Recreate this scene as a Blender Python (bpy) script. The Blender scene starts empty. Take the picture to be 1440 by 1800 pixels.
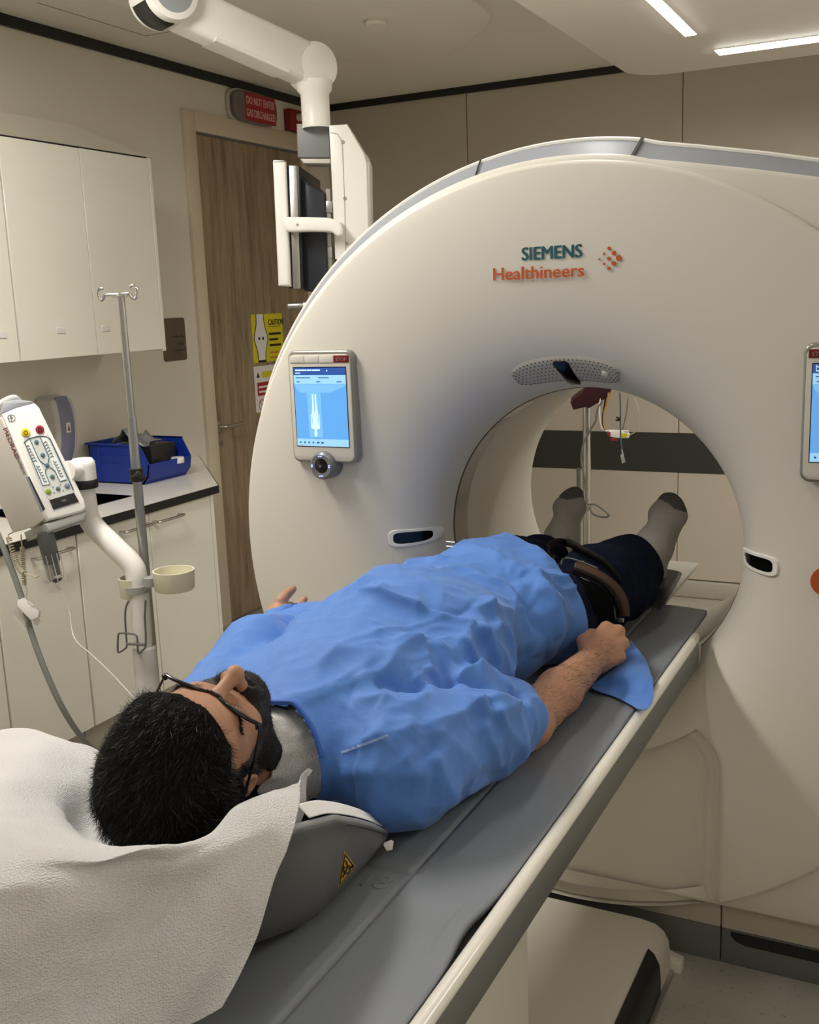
import bpy, bmesh, math, random
import numpy as np
from mathutils import Vector, Matrix, Euler
random.seed(7); RNG = np.random.default_rng(7)
PI = math.pi
scene = bpy.context.scene
COL = scene.collection

# ------------------------------------------------------------------ camera
CAM = Vector((0.765, 0.0, 1.6)); FPX = 1849.2
CR = Vector((0.8938292, 0.44685052, -0.03733585))      # camera right
CD = Vector((0.0548992, -0.19168964, -0.97991896))     # camera down
CF = Vector((-0.44503419, 0.87383047, -0.19586954))    # camera forward
cam_data = bpy.data.cameras.new('camera'); cam = bpy.data.objects.new('camera', cam_data); COL.objects.link(cam)
cam_data.sensor_fit = 'VERTICAL'; cam_data.sensor_height = 36.0; cam_data.lens = 36.0 * FPX / 1800.0
cam_data.clip_start = 0.05; cam_data.clip_end = 50
_m = Matrix((CR, -CD, -CF)).transposed().to_4x4(); _m.translation = CAM
cam.matrix_world = _m; scene.camera = cam

# ------------------------------------------------------------------ world, exposure
world = bpy.data.worlds.new('world'); scene.world = world; world.use_nodes = True
world.node_tree.nodes['Background'].inputs[0].default_value = (1.0, 0.96, 0.9, 1)
world.node_tree.nodes['Background'].inputs[1].default_value = 0.05
scene.view_settings.view_transform = 'Standard'; scene.view_settings.look = 'None'
scene.view_settings.gamma = 1.0; scene.view_settings.use_curve_mapping = False
scene.view_settings.exposure = 0.14

def area_light(name, loc, size, energy, color=(1, 0.955, 0.885), rot=(0, 0, 0)):
    d = bpy.data.lights.new(name, 'AREA'); d.shape = 'RECTANGLE'; d.size, d.size_y = size
    d.energy = energy; d.color = color
    o = bpy.data.objects.new(name, d); COL.objects.link(o); o.location = loc; o.rotation_euler = rot
    return o
# area lamps added out of view to brighten the room and the cabinets
area_light('fill_light', (0.9, -0.9, 2.68), (1.2, 0.3), 10)
area_light('fill_light', (-1.3, 1.6, 2.68), (0.3, 1.2), 40)
area_light('fill_light', (2.2, 3.6, 2.40), (0.3, 1.6), 30)

# ------------------------------------------------------------------ helpers
def ray(px, py):
    return (CR * (px - 720) + CD * (py - 900) + CF * FPX)
def at(px, py, x=None, y=None, z=None):
    """world point seen at a photo pixel, on the plane x=, y= or z="""
    d = ray(px, py)
    if x is not None: t = (x - CAM.x) / d.x
    elif y is not None: t = (y - CAM.y) / d.y
    else: t = (z - CAM.z) / d.z
    return CAM + d * t

MATS = {}
def mat(name, color, rough=0.5, metal=0.0, spec=0.5, coat=0.0, noise=0.0, nscale=8.0, bump=0.0, bscale=60.0,
        emit=None, estr=0.0, sss=0.0, alpha=1.0, trans=0.0, ior=1.45, sheen=0.0):
    if name in MATS: return MATS[name]
    m = bpy.data.materials.new(name); m.use_nodes = True; nt = m.node_tree; b = nt.nodes['Principled BSDF']
    c = tuple(color) + (1.0,)
    b.inputs['Base Color'].default_value = c; b.inputs['Roughness'].default_value = rough
    b.inputs['Metallic'].default_value = metal; b.inputs['Specular IOR Level'].default_value = spec
    b.inputs['Coat Weight'].default_value = coat; b.inputs['IOR'].default_value = ior
    b.inputs['Transmission Weight'].default_value = trans; b.inputs['Alpha'].default_value = alpha
    b.inputs['Sheen Weight'].default_value = sheen
    if sss: b.inputs['Subsurface Weight'].default_value = sss; b.inputs['Subsurface Scale'].default_value = 0.01; b.inputs['Subsurface Radius'].default_value = (1, .35, .2)
    if emit: b.inputs['Emission Color'].default_value = tuple(emit) + (1,); b.inputs['Emission Strength'].default_value = estr
    tc = nt.nodes.new('ShaderNodeTexCoord')
    n = nt.nodes.new('ShaderNodeTexNoise'); n.inputs['Scale'].default_value = nscale; n.inputs['Detail'].default_value = 5
    nt.links.new(tc.outputs['Object'], n.inputs['Vector'])
    amp = noise if noise else 0.03
    mx = nt.nodes.new('ShaderNodeMix'); mx.data_type = 'RGBA'
    mx.inputs['A'].default_value = tuple(max(0, v * (1 - amp)) for v in color) + (1,)
    mx.inputs['B'].default_value = tuple(min(1, v * (1 + amp)) for v in color) + (1,)
    nt.links.new(n.outputs['Fac'], mx.inputs['Factor']); nt.links.new(mx.outputs['Result'], b.inputs['Base Color'])
    if bump:
        n2 = nt.nodes.new('ShaderNodeTexNoise'); n2.inputs['Scale'].default_value = bscale; n2.inputs['Detail'].default_value = 4
        nt.links.new(tc.outputs['Object'], n2.inputs['Vector'])
        bp = nt.nodes.new('ShaderNodeBump'); bp.inputs['Strength'].default_value = bump; bp.inputs['Distance'].default_value = 0.002
        nt.links.new(n2.outputs['Fac'], bp.inputs['Height']); nt.links.new(bp.outputs['Normal'], b.inputs['Normal'])
    MATS[name] = m; return m

WLOC = {}
def thing(name, label, cat, loc=(0, 0, 0), group=None):
    o = bpy.data.objects.new(name, None); COL.objects.link(o); o.location = loc; o.empty_display_size = 0.1
    o['label'] = label; o['category'] = cat
    if group: o['group'] = group
    WLOC[o] = Vector(loc); return o
def tag(o, label, cat, group=None):
    o['label'] = label; o['category'] = cat
    if group: o['group'] = group
    return o
def obj_from_mesh(name, me, m, parent=None, smooth=None):
    """mesh is in world coordinates; re-centred on its parent"""
    if parent is not None:
        w = WLOC.get(parent, Vector()); me.transform(Matrix.Translation(-w))
        WL = w
    else: WL = Vector()
    o = bpy.data.objects.new(name, me); COL.objects.link(o)
    if parent is not None: o.parent = parent
    WLOC[o] = WL
    for mm in (m if isinstance(m, (list, tuple)) else [m]): me.materials.append(mm)
    if smooth is not None:
        me.polygons.foreach_set('use_smooth', [True] * len(me.polygons))
        if smooth < 180: me.set_sharp_from_angle(angle=math.radians(smooth))
    return o

class MB:
    """collects shapes (world coordinates) into one mesh"""
    def __init__(s): s.v = []; s.f = []; s.mi = []
    def add(s, vs, fs, mi=0):
        n = len(s.v); s.v += [tuple(p) for p in vs]; s.f += [[i + n for i in f] for f in fs]; s.mi += [mi] * len(fs); return s
    def addbm(s, bm, M=None, mi=0):
        bm.verts.index_update()
        vs = [(M @ v.co if M else v.co.copy()) for v in bm.verts]; fs = [[v.index for v in f.verts] for f in bm.faces]
        bm.free(); return s.add(vs, fs, mi)
    def box(s, lo, hi, r=0.0, seg=2, M=None, mi=0):
        lo = Vector(lo); hi = Vector(hi); bm = bmesh.new(); bmesh.ops.create_cube(bm, size=1)
        c = (lo + hi) / 2; d = hi - lo
        for v in bm.verts: v.co = Vector((v.co.x * d.x, v.co.y * d.y, v.co.z * d.z)) + c
        if r: bmesh.ops.bevel(bm, geom=bm.edges[:], offset=min(r, min(abs(d.x), abs(d.y), abs(d.z)) * .49), segments=seg, affect='EDGES', profile=0.5)
        return s.addbm(bm, M, mi)
    def prism(s, poly, d0, d1, frame=None, r=0.0, seg=2, mi=0):
        """2-D outline extruded from depth d0 to d1; frame = (origin, U, V, N)"""
        if frame is None: frame = (Vector(), Vector((1, 0, 0)), Vector((0, 1, 0)), Vector((0, 0, 1)))
        o, U, V, N = frame; n = len(poly)
        def ring(p, d): return [o + U * a + V * b + N * d for a, b in p]
        def inset(p, k):
            q = []
            for i in range(n):
                a = Vector(p[i - 1]); b = Vector(p[i]); c = Vector(p[(i + 1) % n])
                e1 = (b - a); e2 = (c - b)
                if e1.length < 1e-9 or e2.length < 1e-9: q.append(tuple(b)); continue
                e1.normalize(); e2.normalize(); n1 = Vector((-e1.y, e1.x)); n2 = Vector((-e2.y, e2.x)); m_ = (n1 + n2)
                if m_.length < 1e-6: q.append(tuple(b)); continue
                m_.normalize(); q.append(tuple(b + m_ * k / max(.4, m_.dot(n1))))
            return q
        area = sum(poly[i - 1][0] * poly[i][1] - poly[i][0] * poly[i - 1][1] for i in range(n))
        if area < 0: poly = poly[::-1]
        rings = []
        if r:
            for k in range(seg + 1):
                a = k / seg * PI / 2; rings.append(ring(inset(poly, r * (1 - math.sin(a))), d0 + (r * (1 - math.cos(a))) * (1 if d1 > d0 else -1)))
            for k in range(seg + 1):
                a = (1 - k / seg) * PI / 2; rings.append(ring(inset(poly, r * (1 - math.sin(a))), d1 - (r * (1 - math.cos(a))) * (1 if d1 > d0 else -1)))
        else: rings = [ring(poly, d0), ring(poly, d1)]
        vs = [p for rg in rings for p in rg]; fs = []
        for k in range(len(rings) - 1):
            for i in range(n):
                j = (i + 1) % n; fs.append([k * n + i, k * n + j, (k + 1) * n + j, (k + 1) * n + i])
        fs.append(list(range(n))[::-1]); fs.append([(len(rings) - 1) * n + i for i in range(n)])
        return s.add(vs, fs, mi)
    def tube(s, pts, r, n=12, caps=True, mi=0, closed=False, flat=1.0, upv=None):
        pts = [Vector(p) for p in pts]; N = len(pts); rs = r if isinstance(r, (list, tuple)) else [r] * N
        vs = []; fs = []; up = Vector(upv) if upv else Vector((0, 0, 1))
        prev = None
        for i in range(N):
            if closed: t = pts[(i + 1) % N] - pts[i - 1]
            else: t = pts[min(i + 1, N - 1)] - pts[max(i - 1, 0)]
            t.normalize()
            if prev is None:
                a = t.cross(up)
                if a.length < 1e-3: a = t.cross(Vector((1, 0, 0)))
            else: a = prev - t * prev.dot(t)
            a.normalize(); b = t.cross(a); prev = a
            for k in range(n):
                th = 2 * PI * k / n; vs.append(pts[i] + a * math.cos(th) * rs[i] + b * math.sin(th) * rs[i] * flat)
        for i in range(N if closed else N - 1):
            j = (i + 1) % N
            for k in range(n):
                l = (k + 1) % n; fs.append([i * n + k, i * n + l, j * n + l, j * n + k])
        if caps and not closed: fs.append(list(range(n))[::-1]); fs.append([(N - 1) * n + k for k in range(n)])
        return s.add(vs, fs, mi)
    def lathe(s, prof, origin, axis=(0, 0, 1), n=32, a0=0.0, a1=2 * PI, mi=0, ref=None):
        """prof: list of (radius, height along axis)"""
        ax = Vector(axis).normalized(); o = Vector(origin)
        a = Vector(ref) if ref else (ax.cross(Vector((0, 0, 1))) if abs(ax.z) < .9 else Vector((1, 0, 0)))
        a = (a - ax * a.dot(ax)).normalized(); b = ax.cross(a); full = abs(a1 - a0 - 2 * PI) < 1e-6
        m_ = n if full else n + 1; vs = []; fs = []
        for (r, h) in prof:
            for k in range(m_):
                th = a0 + (a1 - a0) * k / n; vs.append(o + ax * h + (a * math.cos(th) + b * math.sin(th)) * r)
        for i in range(len(prof) - 1):
            for k in range(n):
                l = (k + 1) % m_; fs.append([i * m_ + k, i * m_ + l, (i + 1) * m_ + l, (i + 1) * m_ + k])
        if full and tuple(prof[0]) != tuple(prof[-1]):
            if prof[0][0] > 1e-6: fs.append([k for k in range(m_)][::-1])
            if prof[-1][0] > 1e-6: fs.append([(len(prof) - 1) * m_ + k for k in range(m_)])
        return s.add(vs, fs, mi)
    def cyl(s, p0, p1, r, n=24, r1=None, bev=0.0, mi=0):
        p0 = Vector(p0); p1 = Vector(p1); L = (p1 - p0).length; r1 = r if r1 is None else r1
        prof = [(r, 0), (r1, L)] if not bev else [(r - bev, 0), (r - bev * .3, bev * .3), (r, bev), (r1, L - bev), (r1 - bev * .3, L - bev * .3), (r1 - bev, L)]
        return s.lathe(prof, p0, (p1 - p0), n, mi=mi)
    def sphere(s, c, r, M=None, n=16, mi=0):
        bm = bmesh.new(); bmesh.ops.create_uvsphere(bm, u_segments=n, v_segments=max(6, n * 2 // 3), radius=1)
        rr = Vector(r) if hasattr(r, '__len__') else Vector((r, r, r)); c = Vector(c)
        for v in bm.verts:
            p = Vector((v.co.x * rr.x, v.co.y * rr.y, v.co.z * rr.z)); v.co = (M @ p if M else p) + c
        return s.addbm(bm, None, mi)
    def build(s, name, m, parent=None, smooth=40, label=None, kind=None, merge=False):
        me = bpy.data.meshes.new(name); me.from_pydata(s.v, [], s.f)
        me.polygons.foreach_set('material_index', s.mi)
        bm = bmesh.new(); bm.from_mesh(me)
        if merge: bmesh.ops.remove_doubles(bm, verts=bm.verts, dist=1e-5)
        bmesh.ops.recalc_face_normals(bm, faces=bm.faces); bm.to_mesh(me); bm.free()
        me.update(); o = obj_from_mesh(name, me, m, parent, smooth)
        if label: o['label'] = label
        if kind: o['kind'] = kind
        return o

def rrect(x0, y0, x1, y1, r, n=5):
    p = []
    for cx, cy, a in ((x1 - r, y0 + r, -PI / 2), (x1 - r, y1 - r, 0), (x0 + r, y1 - r, PI / 2), (x0 + r, y0 + r, PI)):
        for k in range(n + 1): th = a + PI / 2 * k / n; p.append((cx + r * math.cos(th), cy + r * math.sin(th)))
    return p
def ell(cx, cy, rx, ry, n=24, a0=0, a1=2 * PI):
    return [(cx + rx * math.cos(a0 + (a1 - a0) * k / n), cy + ry * math.sin(a0 + (a1 - a0) * k / n)) for k in range(n)]
def spline(pts, n=8, closed=False):
    P = [Vector(p) for p in pts]; N = len(P); out = []
    for i in range(N if closed else N - 1):
        if closed: p0, p1, p2, p3 = P[i - 1], P[i], P[(i + 1) % N], P[(i + 2) % N]
        else: p0, p1, p2, p3 = P[max(i - 1, 0)], P[i], P[i + 1], P[min(i + 2, N - 1)]
        for k in range(n):
            t = k / n; out.append(.5 * ((2 * p1) + (p2 - p0) * t + (2 * p0 - 5 * p1 + 4 * p2 - p3) * t * t + (3 * p1 - p0 - 3 * p2 + p3) * t ** 3))
    if not closed: out.append(P[-1].copy())
    return out
def text_mesh(name, body, size, frame, m, parent, depth=0.0008, bold=0.0, align='LEFT', sx=1.0, shear=0.0, label=None):
    """lettering as thin geometry; frame = (origin, U right, V up)"""
    cu = bpy.data.curves.new(name, 'FONT'); cu.body = body; cu.size = size; cu.extrude = depth / 2; cu.shear = shear
    cu.align_x = align; cu.resolution_u = 3
    t = bpy.data.objects.new(name, cu); COL.objects.link(t); dg = bpy.context.evaluated_depsgraph_get()
    me = bpy.data.meshes.new_from_object(t.evaluated_get(dg)); bpy.data.objects.remove(t); me.name = name; me.materials.clear()
    if bold:
        bm = bmesh.new(); bm.from_mesh(me); g0 = bm.verts[:] + bm.edges[:] + bm.faces[:]
        for k in (-1, 1):
            r_ = bmesh.ops.duplicate(bm, geom=g0); bmesh.ops.translate(bm, verts=[e for e in r_['geom'] if isinstance(e, bmesh.types.BMVert)], vec=(k * bold, k * bold * .3, k * .00002))
        bm.to_mesh(me); bm.free()
    o, U, V = (Vector(q) for q in frame); U.normalize(); V.normalize(); N = U.cross(V)
    me.transform(Matrix(((U.x * sx, V.x, N.x, o.x), (U.y * sx, V.y, N.y, o.y), (U.z * sx, V.z, N.z, o.z), (0, 0, 0, 1))))
    ob = obj_from_mesh(name, me, m, parent)
    if label: ob['label'] = label
    return ob
def struct(o, label=None):
    o['kind'] = 'structure'
    if label: o['label'] = label
    return o
def quad_frame(origin, U, V): U = Vector(U).normalized(); V = Vector(V).normalized(); return (Vector(origin), U, V, U.cross(V))

# ------------------------------------------------------------------ materials
M_wall = mat('wall_paint', (.70, .655, .56), .55, noise=.015, bump=.05, bscale=200)
M_panel = mat('back_wall_panel', (.52, .465, .385), .5, noise=.02)
M_ceil = mat('ceiling_paint', (.86, .82, .73), .7, noise=.01)
M_black = mat('black_trim', (.012, .012, .012), .4)
M_band = mat('charcoal_band', (.035, .034, .03), .45)
M_gantry = mat('gantry_cream_plastic', (.68, .65, .575), .42, noise=.008)
M_gantry2 = mat('gantry_base_plastic', (.55, .51, .44), .45, noise=.01)
M_gray = mat('gantry_grey_band', (.29, .305, .335), .42, noise=.04, nscale=300)
M_base = mat('base_grey_panel', (.155, .155, .15), .5, noise=.03)
M_white = mat('white_gloss', (.82, .79, .72), .25, coat=.2)
M_whitep = mat('white_plastic', (.84, .82, .77), .35)
M_chrome = mat('chrome', (.65, .64, .62), .16, metal=1)
M_steel = mat('brushed_steel', (.55, .53, .5), .3, metal=1)
M_alu = mat('satin_aluminium', (.45, .45, .44), .35, metal=1)
M_mat = mat('grey_vinyl_mat', (.21, .225, .245), .42, noise=.05, nscale=14, bump=.12, bscale=35)
M_dgrey = mat('dark_grey_plastic', (.13, .13, .125), .4)
M_mgrey = mat('mid_grey_plastic', (.22, .225, .23), .45)
M_blackp = mat('black_plastic', (.012, .012, .012), .35)
M_gloss = mat('black_gloss', (.004, .004, .004), .18)
M_rail = mat('cream_rail', (.83, .80, .72), .25, coat=.3)
M_cab = mat('cabinet_laminate', (.78, .76, .67), .18, coat=.25)
M_led = mat('led_light', (1, 1, 1), .5, emit=(1.0, .965, .91), estr=31)
# ================================================================== ROOM SHELL
XL, YB, ZC = -2.475, 5.50, 2.72
XR, YF = 3.0, -1.8
def floor_mat():
    m = bpy.data.materials.new('vinyl_floor'); m.use_nodes = True; nt = m.node_tree; b = nt.nodes['Principled BSDF']; b.inputs['Roughness'].default_value = .35
    tc = nt.nodes.new('ShaderNodeTexCoord'); n = nt.nodes.new('ShaderNodeTexNoise'); n.inputs['Scale'].default_value = 5; n.inputs['Detail'].default_value = 8
    v = nt.nodes.new('ShaderNodeTexNoise'); v.inputs['Scale'].default_value = 90; v.inputs['Detail'].default_value = 2
    r = nt.nodes.new('ShaderNodeValToRGB'); r.color_ramp.elements[0].position = .3; r.color_ramp.elements[1].position = .7
    r.color_ramp.elements[0].color = (.34, .32, .275, 1); r.color_ramp.elements[1].color = (.44, .41, .35, 1)
    r2 = nt.nodes.new('ShaderNodeValToRGB'); r2.color_ramp.elements[0].position = .28; r2.color_ramp.elements[1].position = .36
    r2.color_ramp.elements[0].color = (.6, .58, .5, 1); r2.color_ramp.elements[1].color = (1, 1, 1, 1)
    mx = nt.nodes.new('ShaderNodeMix'); mx.data_type = 'RGBA'; mx.blend_type = 'MULTIPLY'; mx.inputs['Factor'].default_value = 1
    L = nt.links.new
    L(tc.outputs['Object'], n.inputs['Vector']); L(tc.outputs['Object'], v.inputs['Vector']); L(n.outputs['Fac'], r.inputs['Fac']); L(v.outputs['Fac'], r2.inputs['Fac'])
    L(r.outputs['Color'], mx.inputs['A']); L(r2.outputs['Color'], mx.inputs['B']); L(mx.outputs['Result'], b.inputs['Base Color'])
    return m
def wood_mat():
    m = bpy.data.materials.new('oak_veneer'); m.use_nodes = True; nt = m.node_tree; b = nt.nodes['Principled BSDF']; b.inputs['Roughness'].default_value = .5
    tc = nt.nodes.new('ShaderNodeTexCoord'); mp = nt.nodes.new('ShaderNodeMapping'); mp.inputs['Scale'].default_value = (1, 9, .7)
    n = nt.nodes.new('ShaderNodeTexNoise'); n.inputs['Scale'].default_value = 2.6; n.inputs['Detail'].default_value = 9; n.inputs['Distortion'].default_value = .5; n.inputs['Roughness'].default_value = .62
    mp2 = nt.nodes.new('ShaderNodeMapping'); mp2.inputs['Scale'].default_value = (1, 60, 2.0)
    n2 = nt.nodes.new('ShaderNodeTexNoise'); n2.inputs['Scale'].default_value = 4; n2.inputs['Detail'].default_value = 4
    mx0 = nt.nodes.new('ShaderNodeMath'); mx0.operation = 'MULTIPLY_ADD'; mx0.inputs[1].default_value = .35
    r = nt.nodes.new('ShaderNodeValToRGB')
    e = r.color_ramp.elements; e[0].position = .42; e[0].color = (.085, .06, .034, 1); e[1].position = .78; e[1].color = (.33, .25, .155, 1)
    k = e.new(.55); k.color = (.20, .148, .088, 1)
    L = nt.links.new
    L(tc.outputs['Object'], mp.inputs['Vector']); L(mp.outputs['Vector'], n.inputs['Vector']); L(tc.outputs['Object'], mp2.inputs['Vector']); L(mp2.outputs['Vector'], n2.inputs['Vector'])
    L(n2.outputs['Fac'], mx0.inputs[0]); L(n.outputs['Fac'], mx0.inputs[2])
    L(mx0.outputs[0], r.inputs['Fac']); L(r.outputs['Color'], b.inputs['Base Color'])
    return m
M_floor = floor_mat(); M_wood = wood_mat()
b = MB(); b.box((XL - .1, YF - .1, -.1), (XR + .1, YB + .1, 0)); struct(b.build('floor', M_floor))
b = MB(); b.box((XL - .1, YF - .1, ZC), (XR + .1, YB + .1, ZC + .1)); ceil = struct(b.build('ceiling', M_ceil))
# wall left as pieces around the door
DY0, DY1, DZ = 4.245, 5.18, 2.43
b = MB(); b.box((XL - .12, YF - .1, 0), (XL, DY0, ZC)); b.box((XL - .12, DY1, 0), (XL, YB + .1, ZC)); b.box((XL - .12, DY0, DZ), (XL, DY1, ZC))
wl = struct(b.build('wall_left', M_wall))
b = MB(); b.box((XL - .1, YB + .012, 0), (XR + .1, YB + .12, ZC)); wb = struct(b.build('wall_back', M_panel))
px_ = [XL, -1.60, -.445, .75, 1.95, XR]
for i in range(5):
    for z0, z1, mm in ((.095, .668, M_panel), (.672, .872, None), (.876, 2.685, M_panel)):
        if mm is None: continue
        c = MB(); c.box((px_[i] + .002, YB, z0), (px_[i + 1] - .002, YB + .012, z1), r=.0015, seg=1); c.build('panel', M_panel, wb)
c = MB(); c.box((XL, YB - .004, .668), (XR, YB + .012, .876), r=.002, seg=1); struct(c.build('trim_3', M_band))
b = MB(); b.box((XR, YF - .1, 0), (XR + .12, YB + .1, ZC)); struct(b.build('wall_right', M_wall))
b = MB(); b.box((XL - .1, YF - .12, 0), (XR + .1, YF, ZC)); struct(b.build('wall_front', M_wall))
b = MB(); b.box((XL, YF, 2.677), (XL + .012, YB, ZC)); struct(b.build('trim_1', M_black))
b = MB(); b.box((XL + .012, YB - .012, 2.685), (XR, YB + .012, ZC)); struct(b.build('trim_2', M_black))
b = MB(); b.box((XL, YB - .03, 0), (XR, YB, .092), r=.01); struct(b.build('baseboard_back', mat('grey_skirting', (.42, .39, .33), .5)))
b = MB(); b.box((XL, 3.42, 0), (XL + .012, DY0 - .08, .1)); b.box((XL, DY1 + .08, 0), (XL + .012, YB - .03, .1)); struct(b.build('baseboard_left', mat('grey_skirting', (.4, .4, .4))))
# ceiling: lower rounded panel, access hatch outline, sprinkler cover
M_ceil2 = mat('ceiling_panel_paint', (.90, .86, .77), .7)
ctr = [at(500, 92, z=2.70), at(560, 100, z=2.70), at(640, 113, z=2.70), at(740, 110, z=2.70), at(810, 80, z=2.70), at(858, 42, z=2.70), at(850, 18, z=2.70), at(800, -10, z=2.70)]
pp = [(p.x, p.y) for p in ctr] + [(-1.05, 3.2), (-1.0, 2.0), (-1.3, 1.0), (-1.7, 1.0), (-1.95, 2.0), (-2.0, 3.2), (-1.98, 3.9)]
sp = [(p.x, p.y) for p in spline([Vector((a, c, 0)) for a, c in pp], 8, True)]
b = MB(); b.prism(sp, 2.70, ZC + .002, r=.004); o = struct(b.build('trim_4', M_ceil2), 'lower rounded ceiling panel beside the white ceiling arm')
h0, h1, h2 = at(140, 30, z=ZC), at(257, 63, z=ZC), at(330, 50, z=ZC)
b = MB(); hx0, hx1, hy1 = min(h1.x, h0.x) - .0, h1.x + .6, h1.y
b = MB()
for lo, hi in (((h1.x - .002, h1.y - .6, ZC - .0015), (h1.x + .002, h1.y, ZC)), ((h1.x, h1.y - .002, ZC - .0015), (h1.x + .5, h1.y + .002, ZC))): b.box(lo, hi)
struct(b.build('trim_5', mat('hatch_gap', (.33, .30, .25), .7)), 'thin seam of the ceiling access hatch')
p = at(661, 40, z=2.69); b = MB(); b.lathe([(.0, -.022), (.035, -.022), (.042, -.016), (.043, -.010), (.036, -.008), (.036, .012)], (p.x, p.y, 2.70 - .0), (0, 0, 1), 28)
tag(b.build('sprinkler_cover', M_ceil2), 'small round ceiling sprinkler cover plate above the white arm', 'ceiling fitting')
# bulkhead with LED strips
ZB = 2.45
M_bulk = mat('bulkhead_paint', (.80, .76, .69), .6)
bulk = rrect(-.42, .25, 2.4, 4.47, .16, 8)
b = MB(); b.prism(bulk, ZB, ZC, r=.015, seg=3); bk = struct(b.build('trim_6', M_bulk), 'dropped rounded ceiling bulkhead over the scanner')
def led(lo, hi, label, grp=None):
    t = thing('ceiling_strip_light', label, 'light', ((lo[0] + hi[0]) / 2, (lo[1] + hi[1]) / 2, ZB), grp)
    b = MB(); b.box((lo[0], lo[1], ZB - .004), (hi[0], hi[1], ZB + .001)); b.build('diffuser', M_led, t)
    b = MB(); w = .004
    b.box((lo[0] - w, lo[1] - w, ZB - .003), (lo[0], hi[1] + w, ZB)); b.box((hi[0], lo[1] - w, ZB - .003), (hi[0] + w, hi[1] + w, ZB))
    b.box((lo[0], lo[1] - w, ZB - .003), (hi[0], lo[1], ZB)); b.box((lo[0], hi[1], ZB - .003), (hi[0], hi[1] + w, ZB)); b.build('frame', M_whitep, t)
    return t
led((-.075, 2.3, 0), (-.038, 3.84, 0), 'white LED strip running toward the scanner, left of the two ceiling strips')
led((-.03, 4.125, 0), (1.5, 4.215, 0), 'white LED strip parallel to the back wall, right of the two ceiling strips')
# strips added to the bulkhead out of view, to light table and room
for lo, hi in (((-.075, 1.15, 0), (-.038, 1.95, 0)), ((1.95, .6, 0), (1.99, 3.9, 0))):
    led(lo, hi, 'white LED strip added out of view on the bulkhead, ' + {-.075: 'over the head end of the table', 1.95: 'along its right side'}[lo[0]])

# ------------------------------------------------------------------ door
d = MB(); d.box((XL - .02, DY0 + .008, .01), (XL + .012, DY1 - .008, DZ - .012), r=.002, seg=1)
door = struct(d.build('door_1', M_wood))
fr = MB(); M_frame = mat('door_frame_paint', (.62, .54, .41), .45)
fr.box((XL - .02, DY0 - .08, 0), (XL + .022, DY0, DZ + .09), r=.003); fr.box((XL - .02, DY1, 0), (XL + .022, DY1 + .08, DZ + .09), r=.003); fr.box((XL - .02, DY0, DZ), (XL + .022, DY1, DZ + .09), r=.003)
fr.build('door_frame', M_frame, door)
h = at(388, 750, x=XL + .03)
b = MB(); b.cyl((XL + .008, h.y, h.z), (XL + .018, h.y, h.z), .026, bev=.002)
b.tube(spline([(XL + .012, h.y, h.z), (XL + .05, h.y, h.z), (XL + .062, h.y + .015, h.z), (XL + .062, h.y + .13, h.z), (XL + .05, h.y + .138, h.z)], 5), .0095, 10); b.build('door_handle', M_steel, door)
b = MB(); b.cyl((XL + .008, h.y, h.z - .085), (XL + .018, h.y, h.z - .085), .026, bev=.002); b.box((XL + .017, h.y - .003, h.z - .098), (XL + .0195, h.y + .003, h.z - .075)); b.build('lock_rose', M_steel, door)

# ------------------------------------------------------------------ signs on door and wall
def wall_frame(y, z, x=XL): return (Vector((x, y, z)), Vector((0, 1, 0)), Vector((0, 0, 1)))
def bar(mb, fr_, u0, v0, u1, v1, d=.0006, w=None):
    o, U, V = fr_; N = U.cross(V); mb.prism([(u0, v0), (u1, v0), (u1, v1), (u0, v1)], 0, d, (o, U, V, N))
c0 = at(441, 553, x=XL + .014); c1 = at(452, 638, x=XL + .014); c2 = at(495, 547, x=XL + .014)
W = c2.y - c0.y; H = c0.z - c1.z
t = thing('caution_sign', 'yellow caution sign with black lettering on the wooden door', 'sign', (XL + .012, c1.y + W / 2, c1.z))
F = (Vector((XL + .0125, c0.y, c1.z)), Vector((0, 1, 0)), Vector((0, 0, 1)))
M_yel = mat('sign_yellow', (.62, .55, .01), .5); M_ink = mat('black_ink', (.01, .01, .008), .6); M_red = mat('sign_red', (.36, .02, .025), .5); M_pap = mat('sign_white', (.72, .70, .68), .5); M_orange = mat('orange_ink', (.55, .2, .02), .6)
b = MB(); bar(b, F, 0, 0, W, H, .0015); b.build('sign_board', M_yel, t)
F2 = (F[0] + Vector((.0016, 0, 0)), F[1], F[2])
wb_ = lambda v: .030 + .028 * math.exp(-((v - .5 * H) / .052) ** 2)
def band_poly(g, lo, hi): return [(.078 - wb_(v) - g, v) for v in np.linspace(lo, hi, 24)] + [(.078 + wb_(v) + g, v) for v in np.linspace(hi, lo, 24)]
b = MB(); b.prism(band_poly(.007, .0, H), 0, .0004, (*F2, F2[1].cross(F2[2]))); b.build('wrist_band_outline', M_ink, t)
b = MB(); b.prism(band_poly(0, .012, H), 0, .0009, (*F2, F2[1].cross(F2[2]))); b.build('wrist_band_picture', M_pap, t)
text_mesh('lettering', 'CAUTION', .044, (F2[0] + Vector((.0002, .155, H - .06)), F[1], F[2]), M_ink, t, bold=.0016, sx=.72)
b = MB(); bar(b, F2, .155, H - .069, .265, H - .066)
for k, (v, w) in enumerate(((.10, .115), (.13, .085), (.16, .11))): bar(b, F2, .155, H - v - .012, .155 + w, H - v, .0005)
for du in (-.025, .010): bar(b, F2, .078 + du, .5 * H - .008, .078 + du + .017, .5 * H + .006, .0012)
b.build('printed_lines', M_ink, t)
b = MB()
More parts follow.
